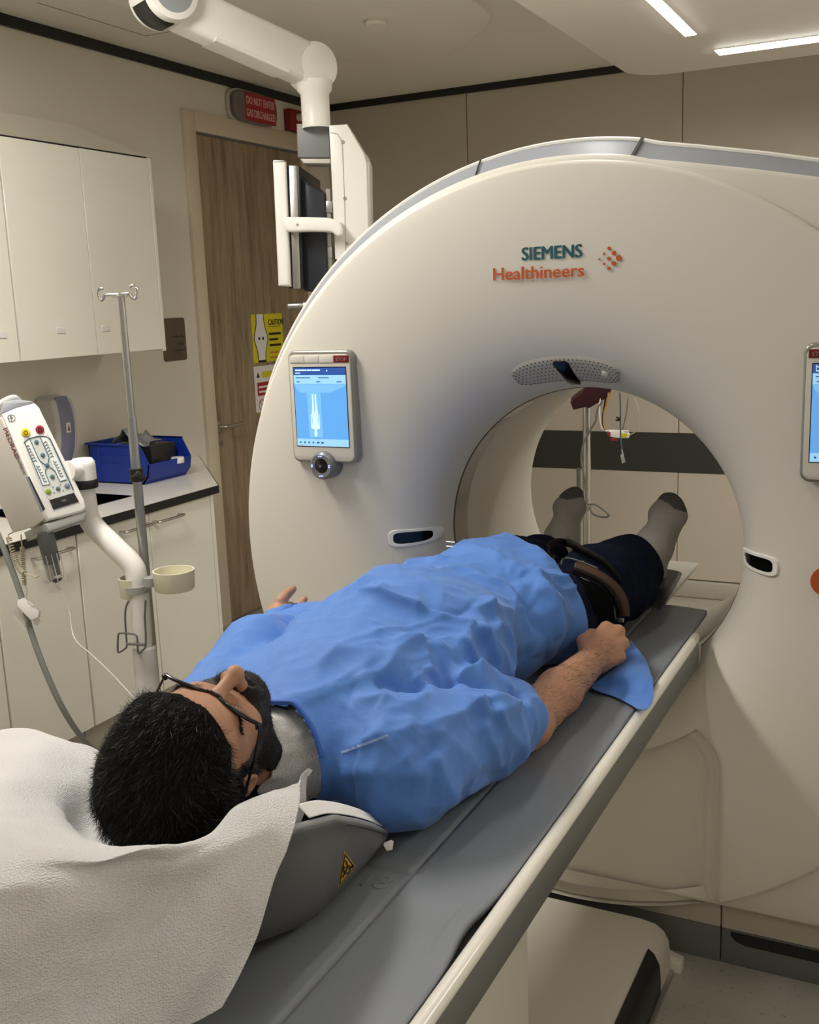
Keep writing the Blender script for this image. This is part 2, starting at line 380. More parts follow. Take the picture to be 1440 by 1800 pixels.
for v, w in ((.20, .08), (.225, .11), (.25, .105), (.275, .07), (.32, .08), (.345, .11), (.368, .10)):
    if H - v - .01 > .01: bar(b, F2, .155, H - v - .010, .155 + w, H - v, .0005)
b.build('printed_lines', M_orange, t)
c0 = at(446, 645, x=XL + .014); Wd = .30; Hd = c0.z - at(455, 725, x=XL + .014).z
t = thing('safety_notice', 'white safety notice with red panels below the yellow sign on the door', 'sign', (XL + .012, c0.y + Wd / 2, c0.z - Hd))
F = (Vector((XL + .0125, c0.y, c0.z - Hd)), Vector((0, 1, 0)), Vector((0, 0, 1))); F2 = (F[0] + Vector((.0012, 0, 0)), F[1], F[2])
b = MB(); bar(b, F, 0, 0, Wd, Hd, .0012); b.build('sign_board', M_pap, t)
b = MB(); bar(b, F2, .07, Hd - .062, .27, Hd - .03); b.build('yellow_strip', M_yel, t)
b = MB(); b.prism([(.02, Hd - .06), (.05, Hd - .06), (.035, Hd - .03)], 0, .0006, (*F2, F2[1].cross(F2[2]))); b.build('warning_triangle', M_ink, t)
b = MB(); bar(b, F2, .022, Hd - .155, .28, Hd - .085); bar(b, F2, .11, Hd - .235, .28, Hd - .18); b.build('red_panel', M_red, t)
b = MB(); b.lathe([(.026, 0), (.030, 0), (.030, .001), (.026, .001), (.026, 0)], F2[0] + Vector((0, .055, Hd - .205)), (1, 0, 0), 24); b.box((F2[0].x, F2[0].y + .053, F2[0].z + Hd - .231), (F2[0].x + .001, F2[0].y + .057, F2[0].z + Hd - .179), M=Matrix.Translation(F2[0] + Vector((0, .055, Hd - .205))) @ Matrix.Rotation(.7, 4, 'X') @ Matrix.Translation(-(F2[0] + Vector((0, .055, Hd - .205))))); b.build('prohibition_ring', M_red, t)
b = MB(); b.prism(ell(.06, Hd - .285, .02, .026), 0, .0006, (*F2, F2[1].cross(F2[2]))); b.build('blue_disc', mat('sign_blue', (.02, .035, .12), .5), t)
b = MB()
for v in (.105, .13): bar(b, (F2[0] + Vector((.0006, 0, 0)), F2[1], F2[2]), .035, Hd - v - .010, .17, Hd - v, .0004)
b.build('printed_lines', M_pap, t)
# brown room plaque
q0 = at(285, 560, x=XL + .01); q1 = at(331, 632, x=XL + .01); q0b = at(285, 634, x=XL + .01)
y0, y1, z0, z1 = q0.y - .0, q1.y, q1.z, q0.z
t = thing('room_plaque', 'brown metallic door plaque on the wall between cabinet and door', 'sign', (XL, (y0 + y1) / 2, z0))
b = MB(); b.prism(rrect(y0, z0, y1, z1, .012), 0, .006, (Vector((XL, 0, 0)), Vector((0, 1, 0)), Vector((0, 0, 1)), Vector((1, 0, 0))), r=.0015); b.build('plate', mat('bronze_plate', (.135, .105, .07), .42, metal=.3), t)
M_plk = mat('plaque_ink', (.04, .032, .02), .5)
text_mesh('lettering', 'Equipment', .026, (Vector((XL + .0062, y1 - .012, z0 + .042)), Vector((0, 1, 0)), Vector((0, 0, 1))), M_plk, t, align='RIGHT', sx=.85)
text_mesh('lettering', 'Clean', .026, (Vector((XL + .0062, y1 - .022, z0 + .07)), Vector((0, 1, 0)), Vector((0, 0, 1))), M_plk, t, align='RIGHT', sx=.85)
b = MB(); fq = (Vector((XL + .0062, y1 - .1, z0 + .108)), Vector((0, 1, 0)), Vector((0, 0, 1)))
for u, w, hh in ((.0, .018, .006), (.022, .014, .010), (.04, .02, .006), (.064, .006, .014), (.074, .016, .006)): bar(b, fq, u, 0, u + w, hh, .0004)
b.build('script_line', M_plk, t)
# gas discharge lamp sign and alarm box over the door
q = at(449, 191, x=XL + .04)
t = thing('gas_warning_light', 'oval red warning light reading DO NOT ENTER GAS DISCHARGED above the door', 'sign', (XL, q.y, q.z - .09))
FX = (Vector((XL, q.y, q.z)), Vector((0, 1, 0)), Vector((0, 0, 1)), Vector((1, 0, 0)))
sup = [(.205 * math.copysign(abs(math.cos(a)) ** .55, math.cos(a)), .088 * math.copysign(abs(math.sin(a)) ** .55, math.sin(a))) for a in np.linspace(0, 2 * PI, 40, endpoint=False)]
b = MB(); b.prism(sup, 0, .018, FX, r=.004); b.build('back_plate', mat('sign_bezel', (.5, .47, .42), .4), t)
sup2 = [(a * .93, c * .9) for a, c in sup]
b = MB(); b.prism(sup2, .016, .052, FX, r=.016, seg=4); b.build('lens', mat('smoked_lens', (.16, .14, .13), .15), t)
b = MB(); b.prism([(-.105, -.068), (.165, -.068), (.165, .068), (-.105, .068)], .0515, .0535, FX); b.build('red_panel', M_red, t)
M_lett = mat('pink_lettering', (.7, .45, .45), .5)
text_mesh('lettering', 'DO NOT ENTER', .052, (FX[0] + Vector((.054, .03, .012)), FX[1], FX[2]), M_lett, t, align='CENTER', sx=.66, bold=.0008)
text_mesh('lettering', 'GAS DISCHARGED', .052, (FX[0] + Vector((.054, .03, -.048)), FX[1], FX[2]), M_lett, t, align='CENTER', sx=.60, bold=.0008)
q = at(506, 190, x=XL + .03); q2 = at(524, 232, x=XL + .03)
t = thing('fire_alarm_sounder', 'dark red fire alarm box with white horn above the door', 'alarm', (XL, q.y + .09, q2.z))
b = MB(); b.box((XL, q.y, q2.z), (XL + .045, q.y + .2, q.z), r=.006); b.build('housing', mat('alarm_red', (.22, .012, .015), .4), t)
b = MB(); zc = (q.z + q2.z) / 2 + .015; b.lathe([(.018, 0), (.022, .03), (.03, .05), (.03, .055), (.016, .045), (0, .045)], (XL + .04, q.y + .075, zc), (1, 0, 0), 20); b.build('horn', M_whitep, t)

# ================================================================== CABINETS
XU = -2.135   # front of the wall units
def handle(par, x, y0, y1, z):
    b = MB(); b.tube(spline([(x, y0, z), (x + .022, y0, z), (x + .03, y0 + .012, z), (x + .03, y1 - .012, z), (x + .022, y1, z), (x, y1, z)], 5), .0055, 8); b.build('handle', M_steel, par)
def wall_unit(y0, y1, label, tags_):
    t = thing('wall_cabinet', label, 'cabinet', ((XL + XU) / 2, (y0 + y1) / 2, 1.447))
    b = MB(); b.box((XL + .002, y0, 1.447), (XU - .02, y1, 2.205)); b.build('body', M_cab, t)
    n = 2; w = (y1 - y0) / n
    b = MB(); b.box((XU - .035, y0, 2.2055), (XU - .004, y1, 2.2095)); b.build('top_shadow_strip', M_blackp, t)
    for k in range(n):
        d_ = MB(); d_.box((XU - .019, y0 + w * k + .0015, 1.445), (XU, y0 + w * (k + 1) - .0015, 2.203), r=.0012, seg=1); dd = d_.build('door', M_cab, t)
        if tags_[k]:
            ty, tz = tags_[k]; g = MB(); g.box((XU, ty - .022, tz - .011), (XU + .003, ty + .022, tz + .011), r=.001, seg=1); gg = g.build('label_holder', M_pap, dd)
wall_unit(2.73, 3.495, 'white double-door wall cabinet beside the door plaque', [(2.93, 1.545), (3.165, 1.543)])
wall_unit(1.965, 2.725, 'white double-door wall cabinet at the left edge of the photo', [None, (2.652, 1.54)])
# side panel of wall cabinet
b = MB(); b.box((XL, 3.4955, 1.438), (XU + .002, 3.512, 2.205), r=.001, seg=1); tag(b.build('cabinet_end_panel', M_cab), 'thin white end panel closing the wall cabinets at the door side', 'panel')
b = MB(); fq = [at(*q, x=XL + .04) for q in ((123, 218), (258, 273))]; b.prism([(1.0, 2.22), (3.50, 2.22), (fq[1].y, fq[1].z), (fq[0].y, fq[0].z), (1.0, fq[0].z)], 0, .038, (Vector((XL + .002, 0, 0)), Vector((0, 1, 0)), Vector((0, 0, 1)), Vector((1, 0, 0))))  # wall-coloured slab whose outline stands in for a shadow edge on the wall
tag(b.build('shadow_edge_slab', M_wall), 'pale slab added in the shape of the slanted shadow edge above the cabinets', 'panel')
# worktop, sink
ZW = .90; XF = -1.835
t = thing('worktop', 'white worktop with black edge over the base cabinets, with inset dark sink', 'worktop', ((XL + XF) / 2, 2.4, .868))
b = MB()
SY0, SY1, SX0, SX1 = 2.63, 3.10, -2.33, -2.022
b.box((XL + .002, .6, .872), (XF - .002, SY0, ZW)); b.prism([(XL + .002, SY1), (XF - .002, SY1), (XF - .002, 3.405), (XL + .002, 4.10)], .872, ZW); b.box((XL + .002, SY0, .872), (SX0, SY1, ZW)); b.box((SX1, SY0, .872), (XF - .002, SY1, ZW))
b.build('top_slab', mat('worktop_white', (.76, .74, .68), .25), t)
b = MB(); b.box((XF - .002, .6, .868), (XF + .001, 3.403, ZW - .001)); b.prism([(XF + .001, 3.403), (XF + .001, 3.408), (XL + .002, 4.104), (XL + .002, 4.099)], .868, ZW - .001); b.build('edge_band', M_black, t)
b = MB(); b.box((SX0, SY0, .70), (SX1, SY1, .705)); b.box((SX0 - .004, SY0, .70), (SX0, SY1, ZW + .002)); b.box((SX1, SY0, .70), (SX1 + .004, SY1, ZW + .002)); b.box((SX0, SY0 - .004, .70), (SX1, SY0, ZW + .002)); b.box((SX0, SY1, .70), (SX1, SY1 + .004, ZW + .002))
b.build('sink_basin', M_gloss, t)
edges = [(.72, 1.5), (1.505, 2.25), (2.255, 2.612), (2.617, 3.36)]
labs = ['white base cabinet nearest the photographer, mostly behind the injector', 'white base cabinet under the injector head', 'white narrow base cabinet with one handle, left of the double-door one', 'white double-door base cabinet under the sink and blue bin']
XB = XF - .012
for (y0, y1), lb in zip(edges, labs):
    t = thing('base_cabinet', lb, 'cabinet', ((XL + XB) / 2, (y0 + y1) / 2, 0))
    b = MB(); b.box((XL + .002, y0, .165), (XB - .02, y1, .866 if not (y0 < 3.10 and y1 > 2.63) else .694)); b.build('body', M_cab, t)
    b = MB(); b.box((XL + .002, y0, 0), (XB - .055, y1, .165)); b.build('plinth', mat('plinth_laminate', (.50, .47, .385), .35), t)
    n = 2 if y1 - y0 > .6 else 1; w = (y1 - y0) / n
    for k in range(n):
        a0, a1 = y0 + w * k + .0015, y0 + w * (k + 1) - .0015
        d_ = MB(); d_.box((XB - .019, a0, .168), (XB, a1, .864), r=.0012, seg=1); dd = d_.build('door', M_cab, t)
        if n == 2: hy = (a1 - .16, a1 - .015) if k == 0 else (a0 + .02, a0 + .165)
        else: hy = (a1 - .2, a1 - .04)
        handle(dd, XB, hy[0], hy[1], .828)
b = MB(); b.box((XL, 3.3605, 0), (XB + .001, 3.38, .866)); tag(b.build('cabinet_end_panel', M_cab), 'white end panel closing the base cabinets next to the door', 'panel')
# ================================================================== CT SCANNER
T = 0.82                       # height of the patient mat
ZG = 1.004; YG = 2.27
gan = thing('ct_scanner', 'large cream ring-shaped scanner with round bore, grey top band and two touch panels', 'scanner', (.0, 2.7, 0))
def polar(name, rings, m, parent, n=360, smooth=35, label=None, wrap=True):
    """rings: list of functions theta -> (r, y)"""
    vs = []; fs = []
    for f_ in rings:
        for k in range(n):
            th = 2 * PI * k / n; r, y = f_(th); vs.append((r * math.cos(th), y, ZG + r * math.sin(th)))
    for i in range(len(rings) - 1):
        for k in range(n):
            l = (k + 1) % n; fs.append((i * n + k, i * n + l, (i + 1) * n + l, (i + 1) * n + k))
    b = MB(); b.add(vs, fs); return b.build(name, m, parent, smooth=smooth, label=label)
def smooth01(t): t = max(0., min(1., t)); return t * t * (3 - 2 * t)
prof = [(.882, 2.305), (.882, 2.285), (.8805, 2.277), (.876, 2.272), (.868, 2.2695), (.84, 2.266), (.78, 2.262), (.72, 2.262), (.66, 2.265), (.60, 2.272), (.545, 2.283),
        (.50, 2.297), (.462, 2.315), (.43, 2.338), (.405, 2.37), (.388, 2.41), (.379, 2.455), (.376, 2.50)]
_s = [(p.x, p.y) for p in spline([Vector((a, c, 0)) for a, c in prof], 12)]; _d = [prof[0]]
for q in _s:
    if math.hypot(q[0] - _d[-1][0], q[1] - _d[-1][1]) > .0062 or q[0] > .862: _d.append(q)
for _ in range(14): _d = [p if (i == 0 or i == len(_d) - 1 or p[0] > .80) else ((_d[i - 1][0] + 2 * p[0] + _d[i + 1][0]) / 4, (_d[i - 1][1] + 2 * p[1] + _d[i + 1][1]) / 4) for i, p in enumerate(_d)]
dense = _d
def recess(x, z):
    # recessed panel around the table support, x in [-.372,.372], z below .62, rounded top corners
    R = .10; dx = abs(x) - (.372 - R); dz = z - (.622 - R)
    if dx > 0 and dz > 0: d = R - math.hypot(dx, dz)
    else: d = min(R - dx, R - dz)
    s1 = smooth01(d / .009) * .020; s2 = smooth01((d - .022) / .035) * .020
    return s1 + s2
def mk(r0, y0):
    def f_(th):
        x = r0 * math.cos(th); z = ZG + r0 * math.sin(th); dd = recess(x, z) if (r0 > .38 and y0 < 2.3 and math.sin(th) < 0) else 0
        return r0, y0 + dd
    return f_
polar('front_cover', [mk(*p) for p in dense], M_gantry, gan, n=540, smooth=60)
polar('scan_window_ring', [lambda t, r=r, y=y: (r, y) for r, y in ((.3775, 2.498), (.3745, 2.502), (.3745, 2.583), (.3775, 2.587))], mat('smoked_window', (.16, .135, .10), .12, coat=.5), gan, n=180)
polar('bore_liner', [lambda t, r=r, y=y: (r, y) for r, y in ((.380, 2.585), (.376, 2.588), (.374, 2.60), (.374, 3.0), (.378, 3.08), (.39, 3.13), (.41, 3.165), (.45, 3.19))], M_gantry, gan, n=220)
# housing behind the front cover
circ = [(.895 * math.cos(a), .895 * math.sin(a)) for a in np.linspace(math.radians(80.4), math.radians(243), 120)]
right = [(-.40, -.815), (1.12, -.815), (1.16, -.78), (1.17, -.6), (1.17, .2), (1.13, .42), (1.02, .60), (.9, .70), (.72, .765), (.528, .806), (.40, .833), (.26, .859), (.19, .871)]
outline = circ + right
def cast(th, poly):
    c, s_ = math.cos(th), math.sin(th); best = None
    for i in range(len(poly)):
        x1, y1 = poly[i - 1]; x2, y2 = poly[i]; ex, ey = x2 - x1, y2 - y1; den = c * ey - s_ * ex
        if abs(den) < 1e-12: continue
        t = (x1 * ey - y1 * ex) / den; u = (x1 * s_ - y1 * c) / den
        if -1e-9 <= u <= 1 + 1e-9 and t > 0 and (best is None or t < best): best = t
    return best or .895
NB = 540; RO = [cast(2 * PI * k / NB, outline) for k in range(NB)]
def ro(th): return RO[int(round(th / (2 * PI) * NB)) % NB]
def tb(th):
    """how much of the top band is there: full at the top, gone low on the sides"""
    d = (math.degrees(th)) % 360
    if d < 20 or d > 205: return 0.0
    if d < 40: return smooth01((d - 20) / 20)
    if d > 150: return smooth01((205 - d) / 55)
    return 1.0
rr = [lambda t: (.84, 2.297), lambda t: (min(.872, ro(t) - .012), 2.293), lambda t: (ro(t) - .010, 2.293), lambda t: (ro(t) - .002, 2.297), lambda t: (ro(t) + .001, 2.303),
      lambda t: (ro(t) + .001, 2.309)]
polar('housing_front', rr, M_gantry, gan, n=NB, smooth=60)
polar('grey_top_band', [lambda t: (ro(t) - .002, 2.309), lambda t: (ro(t) + .036 * tb(t), 2.362 )], M_gray, gan, n=NB)
polar('band_edge', [lambda t: (ro(t) + .036 * tb(t) - .001, 2.360), lambda t: (ro(t) + .040 * tb(t), 2.360), lambda t: (ro(t) + .0425 * tb(t) + .001, 2.366), lambda t: (ro(t) + .0425 * tb(t), 2.375)], M_whitep, gan, n=NB)
polar('housing', [lambda t: (ro(t) + .0425 * tb(t), 2.375), lambda t: (ro(t) + .0425 * tb(t), 3.10), lambda t: (ro(t) - .03, 3.17), lambda t: (.45, 3.19)], M_gantry, gan, n=NB, smooth=50)
for deg in (80.2, 103.5):   # joints of the band
    th = math.radians(deg); r0 = ro(th); N = Vector((math.cos(th), 0, math.sin(th))); Tn = Vector((-math.sin(th), 0, math.cos(th)))
    c0 = Vector((0, 2.307, ZG)) + N * (r0 - .001); c1 = Vector((0, 2.366, ZG)) + N * (r0 + .043)
    w = .0035 if deg < 90 else .0018
    b = MB(); b.add([c0 - Tn * w, c0 + Tn * w, c1 + Tn * w, c1 - Tn * w] + [p + (N * .8 + Vector((0, -.6, 0))) * .002 for p in (c0 - Tn * w, c0 + Tn * w, c1 + Tn * w, c1 - Tn * w)], [(0, 1, 2, 3), (4, 5, 6, 7), (0, 1, 5, 4), (1, 2, 6, 5), (2, 3, 7, 6), (3, 0, 4, 7)]); b.build('band_joint', M_blackp, gan)
# base
b = MB(); b.box((-.80, 2.36, .093), (.361, 3.1, .30), r=.004); b.build('base_cover', M_gantry2, gan)
b = MB(); b.box((.3635, 2.36, .093), (1.17, 3.1, .1885), r=.004); b.build('base_cover', M_gantry2, gan)
b = MB(); b.box((-.80, 2.362, .0), (.361, 3.1, .092), r=.002); b.build('plinth_panel', M_base, gan)
b = MB(); b.box((.3635, 2.362, .0), (1.17, 3.1, .092), r=.002); b.build('plinth_panel', M_base, gan)
b = MB(); b.prism([(.385, .088), (1.1, .088), (1.1, .058), (.42, .058), (.395, .066), (.385, .078)], 2.3605, 2.366, (Vector(), Vector((1, 0, 0)), Vector((0, 0, 1)), Vector((0, 1, 0)))); b.build('air_inlet', M_blackp, gan)
b = MB(); b.box((.37, 2.33, .1905), (1.17, 2.40, .40), r=.02); b.build('lower_side_cover', M_gantry, gan)

FG = (Vector((0, 0, 0)), Vector((1, 0, 0)), Vector((0, 0, 1)), Vector((0, 1, 0)))
def yface(x, z):
    r = math.hypot(x, z - ZG)
    for a, c in zip(dense[:-1], dense[1:]):
        if c[0] <= r <= a[0]: t = (a[0] - r) / max(1e-9, a[0] - c[0]); return a[1] + (c[1] - a[1]) * t
    return YG
# control panels
M_bezel = mat('panel_bezel_silver', (.30, .29, .26), .3, metal=.4); M_pface = mat('panel_face', (.60, .57, .50), .4)
M_scr = mat('screen_blue', (.05, .2, .5), .2, emit=(.13, .37, .74), estr=.74, noise=.05)
M_scr_lt = mat('screen_light', (.2, .4, .6), .2, emit=(.30, .56, .84), estr=.74)
M_scr_hd = mat('screen_header', (.02, .05, .2), .2, emit=(.025, .08, .30), estr=.74)
M_scr_dk = mat('screen_ink', (.02, .05, .2), .3, emit=(.02, .08, .25), estr=.74)
M_scr_wh = mat('screen_white', (.5, .7, .8), .3, emit=(.46, .72, .90), estr=.74)
M_stop = mat('stop_red', (.16, .008, .01), .3); M_btn = mat('key_white', (.66, .64, .58), .35)
def control_panel(cx, right_side):
    x0, x1, z0, z1 = cx - .094, cx + .094, 1.210, 1.491
    y0 = 2.243
    outl = rrect(x0, z0, x1, z1, .02, 6)
    # bottom corners cut like the photo
    b = MB(); b.prism(outl, y0, 2.275, FG, r=.006, seg=3); p = b.build('control_panel', M_bezel, gan, smooth=50)
    b = MB(); b.prism(rrect(x0 + .006, z0 + .006, x1 - .006, z1 - .010, .016, 6), y0 - .0035, y0 + .004, FG, r=.002); b.build('face_plate', M_pface, p)
    n = 3; kx = [x0 + .012 + i * .044 for i in range(4)] if not right_side else [x1 - .012 - i * .044 for i in range(4)][::-1]
    red = 3 if not right_side else 0; bw = .0425
    xs = [x0 + .010 + i * (bw + .0005) for i in range(4)]
    for i in range(4):
        xx = (x0 + .010 + i * .0427)
        c = MB(); c.prism([(xx, z1 - .030), (xx + .0415, z1 - .030), (xx + .0415, z1 - .013), (xx, z1 - .013)], y0 - .0055, y0 - .0025, FG, r=.001)
        kk = c.build('stop_key' if i == red else 'key', M_stop if i == red else M_btn, p, label='dark red stop key' if i == red else None)
    text_mesh('lettering', 'STOP', .0125, ((x0 + .031 + red * .0427, y0 - .0062, z1 - .0265), (1, 0, 0), (0, 0, 1)), mat('stop_ink', (.35, .2, .18)), p, align='CENTER', depth=.0004)
    sx0, sx1, sz0, sz1 = x0 + .019, x1 - .019, z0 + .043, z1 - .042
    c = MB(); c.prism([(sx0 - .002, sz0 - .002), (sx1 + .002, sz0 - .002), (sx1 + .002, sz1 + .002), (sx0 - .002, sz1 + .002)], y0 - .0042, y0 - .003, FG); c.build('screen_border', M_gloss, p)
    def flat(name, m, x_0, z_0, x_1, z_1, lay): g = MB(); g.prism([(x_0, z_0), (x_1, z_0), (x_1, z_1), (x_0, z_1)], y0 - .0045 - lay * .0003, y0 - .0040, FG); return g.build(name, m, p)
    flat('screen', M_scr, sx0, sz0, sx1, sz1, 1)
    flat('screen_header', M_scr_hd, sx0, sz1 - .018, sx1, sz1, 2)
    flat('screen_bar', M_scr_lt, sx0, sz1 - .040, sx1, sz1 - .0185, 2)
    flat('screen_bar', M_scr_lt, sx0, sz0, sx1, sz0 + .018, 2)
    W = sx1 - sx0; g = MB(); yy = y0 - .0055
    def q(mb, a, c_, w, h): mb.prism([(sx0 + a, c_), (sx0 + a + w, c_), (sx0 + a + w, c_ + h), (sx0 + a, c_ + h)], yy, yy + .0008, FG)
    for a, c_, w, h in ((.006, sz1 - .026, .042, .0022), (.072, sz1 - .026, .03, .0022), (.008, sz1 - .036, .009, .0022), (.066, sz1 - .036, .011, .0022), (.124, sz1 - .036, .014, .0022)):
        if not (right_side and a + w > W): q(g, a, c_, min(w, W - a - .002), h)
    for k in range(6): q(g, .008 + k * .0125, sz0 + .007, .0045 + .003 * (k > 3), .004)
    g.build('screen_text', M_scr_dk, p)
    g = MB()
    if not right_side:
        for k, (a, w) in enumerate(((.006, .032), (.040, .014), (.056, .022))): q(g, a, sz1 - .008, w, .0035)
    q(g, .006, sz1 - .0145, .014, .0022); q(g, W * .64, sz1 - .009, .003, .003)
    g.build('screen_caption', M_scr_wh, p)
    if right_side: text_mesh('lettering', 'MO', .013, ((sx0 + .005, y0 - .0056, sz1 - .011), (1, 0, 0), (0, 0, 1)), M_scr_wh, p, depth=.0004)
    # picture of a table and lying figure, head down
    cx_ = sx0 + W * .38; zt = sz1 - .062; g = MB()
    g.prism([(sx0, sz1 - .0405), (sx1, sz1 - .0405), (sx1 - .004, sz1 - .046), (cx_ + .045, zt), (cx_ - .04, zt), (sx0 + .004, sz1 - .050)], yy + .0006, yy + .0009, FG)
    g.prism([(cx_ - .021, zt), (cx_ + .019, zt), (cx_ + .020, sz0 + .022), (cx_ - .019, sz0 + .022)], yy + .0003, yy + .0009, FG); g.build('screen_picture', mat('screen_mid', (.1, .3, .6), .2, emit=(.19, .45, .80), estr=.74), p)
    g = MB(); zz0 = sz0 + .024; Hh = zt - zz0 - .004; cx2 = cx_
    for sg in (-1, 1):
        g.prism([(cx2 + sg * .001, zz0 + Hh * .50), (cx2 + sg * .009, zz0 + Hh * .55), (cx2 + sg * .006, zz0 + Hh * .8), (cx2 + sg * .0065, zz0 + Hh), (cx2 + sg * .002, zz0 + Hh), (cx2 + sg * .002, zz0 + Hh * .75)], yy - .0002, yy + .0008, FG)
        g.prism([(cx2 + sg * .0095, zz0 + Hh * .18), (cx2 + sg * .0125, zz0 + Hh * .2), (cx2 + sg * .0125, zz0 + Hh * .52), (cx2 + sg * .0105, zz0 + Hh * .54)], yy - .0002, yy + .0008, FG)
    g.prism([(cx2 - .010, zz0 + Hh * .18), (cx2 + .010, zz0 + Hh * .18), (cx2 + .0075, zz0 + Hh * .4), (cx2 + .009, zz0 + Hh * .55), (cx2 - .009, zz0 + Hh * .55), (cx2 - .0075, zz0 + Hh * .4)], yy - .0002, yy + .0008, FG)
    g.prism(ell(cx2, zz0 + Hh * .08, .0045, .0085, 14), yy - .0002, yy + .0008, FG); g.prism([(cx2 - .0025, zz0 + Hh * .12), (cx2 + .0025, zz0 + Hh * .12), (cx2 + .0025, zz0 + Hh * .2), (cx2 - .0025, zz0 + Hh * .2)], yy - .0002, yy + .0008, FG)
    g.build('screen_figure', M_scr_wh, p)
    # jog dial
    dz = z0 - .005; b = MB(); b.lathe([(.036, .050), (.036, .012), (.034, .004), (.029, 0), (.019, .001), (.018, .006), (0, .006)], (cx, y0 - .020, dz), (0, 1, 0), 40); b.build('jog_dial', mat('dial_grey', (.20, .20, .21), .35, metal=.3), p)
    b = MB(); b.lathe([(0, -.001), (.010, 0), (.016, .003), (.0175, .008)], (cx, y0 - .0215, dz), (0, 1, 0), 28); b.build('dial_button', M_gloss, p)
    b = MB(); b.prism([(cx - .003, dz - .005), (cx + .005, dz), (cx - .003, dz + .005)], y0 - .0235, y0 - .022, FG); b.build('dial_arrow', mat('dim_arrow', (.12, .13, .14)), p)
    b = MB()
    for a in range(4):
        for s in (-1, 1): c = (cx + .025 * math.cos(a * PI / 2) + s * .003 * abs(math.sin(a * PI / 2)), dz + .025 * math.sin(a * PI / 2) + s * .002 * abs(math.cos(a * PI / 2))); b.prism(ell(*c, .0018, .0018, 8), y0 - .0235, y0 - .021, FG)
    b.build('dial_lights', mat('dial_led', (.4, .5, .9), .3, emit=(.35, .4, .9), estr=1.2), p)
    return p
control_panel(-.611, False); control_panel(.611, True)
# speaker grille over the bore, following the funnel
b = MB(); cx, cz = -.012, 1.004; vs = []; fs = []
def funnel_pt(r, th, lift=0.0):
    x = r * math.cos(th); z = ZG + r * math.sin(th); y = yface(x, z)
    r2 = r + .004; y2 = yface(r2 * math.cos(th), ZG + r2 * math.sin(th)); n = Vector((-(y - y2) * math.cos(th), -.004, -(y - y2) * math.sin(th))).normalized()
    return Vector((x, y, z)) + n * lift
def sp_poly(u, v):   # u along arc [-1,1], v radial [-1,1]
    th = PI / 2 + .022 - u * .315; return .4315 + v * (.031 + .004 * (1 - u * u)), th
def strip(mb, uvs, lift0, lift1, m_i=0):
    top = [funnel_pt(*sp_poly(u, v), lift1) for u, v in uvs]; bot = [funnel_pt(*sp_poly(u, v), lift0) for u, v in uvs]; n = len(uvs)
    mb.add(bot + top, [list(range(n, 2 * n))] + [[i, (i + 1) % n, n + (i + 1) % n, n + i] for i in range(n)], m_i)
NU, NV = 48, 8; g = MB(); vs = []
def supr(u, v):  # squircle mapping keeps round ends
    return u, v * (1 - abs(u) ** 7 * .75)
for i in range(NU + 1):
    for j in range(NV + 1):
        u, v = supr(-1 + 2 * i / NU, -1 + 2 * j / NV); r_, th_ = sp_poly(u, v); ed = max(abs(-1 + 2 * i / NU), abs(-1 + 2 * j / NV)); vs.append(funnel_pt(r_, th_, .004 if ed < .93 else -.003))
fs = [[i * (NV + 1) + j, (i + 1) * (NV + 1) + j, (i + 1) * (NV + 1) + j + 1, i * (NV + 1) + j + 1] for i in range(NU) for j in range(NV)]
g.add(vs, fs); spk = g.build('speaker_grille', mat('grille_grey', (.50, .475, .42), .5), gan, smooth=60)
g = MB()
for i in range(-13, 14):
    for j in (-3, -2, -1, 0, 1, 2, 3):
        u = (i + (.5 if j % 2 else 0)) / 14.2; v = j / 4.4; u, v = supr(u, v)
        if abs(u) < .16 and v < .35: continue
        if abs(u - .70) < .06 and abs(v) < .35: continue
        r_, th_ = sp_poly(u, v); c = funnel_pt(r_, th_, .0045); n = (funnel_pt(r_, th_, 1) - funnel_pt(r_, th_, 0)).normalized(); a = n.cross(Vector((1, 0, 0))).normalized(); e = n.cross(a)
        g.add([c + (a * math.cos(k * PI / 3) + e * math.sin(k * PI / 3)) * .0019 for k in range(6)], [list(range(6))])
g.build('grille_holes', mat('hole_dark', (.04, .035, .03), .7), spk, kind='stuff')
pc = funnel_pt(*sp_poly(.70, .0), .004); n = (funnel_pt(*sp_poly(.7, 0), 1) - funnel_pt(*sp_poly(.7, 0), 0)).normalized()
g = MB(); g.lathe([(.008, 0), (.008, .003), (.0065, .004), (0, .004)], pc, n, 20); g.build('button', M_gantry, spk)
g = MB(); pts = [(-.05, -1.05), (-.03, -.9), (.07, -.9), (.12, -1.05), (.07, .45), (.0, .62), (-.10, .62), (-.12, .5)]
pts = [(-.17, .50), (-.15, .62), (.05, .60), (.10, .46), (.20, -.80), (.175, -.93), (-.01, -.93), (-.05, -.80)]
cxy = (.01, -.15); A = [[funnel_pt(*sp_poly(cxy[0] + (u - cxy[0]) * q_, cxy[1] + (v - cxy[1]) * q_), l_) for u, v in pts] for q_, l_ in ((1.0, .002), (1.0, .008), (.8, .0095), (.5, .0105), (.1, .011))]; m8 = len(pts); g.add([p for r_ in A for p in r_], [[i * m8 + k, i * m8 + (k + 1) % m8, (i + 1) * m8 + (k + 1) % m8, (i + 1) * m8 + k] for i in range(4) for k in range(m8)] + [[4 * m8 + k for k in range(m8)]]); g.build('camera_window', M_gloss, spk)
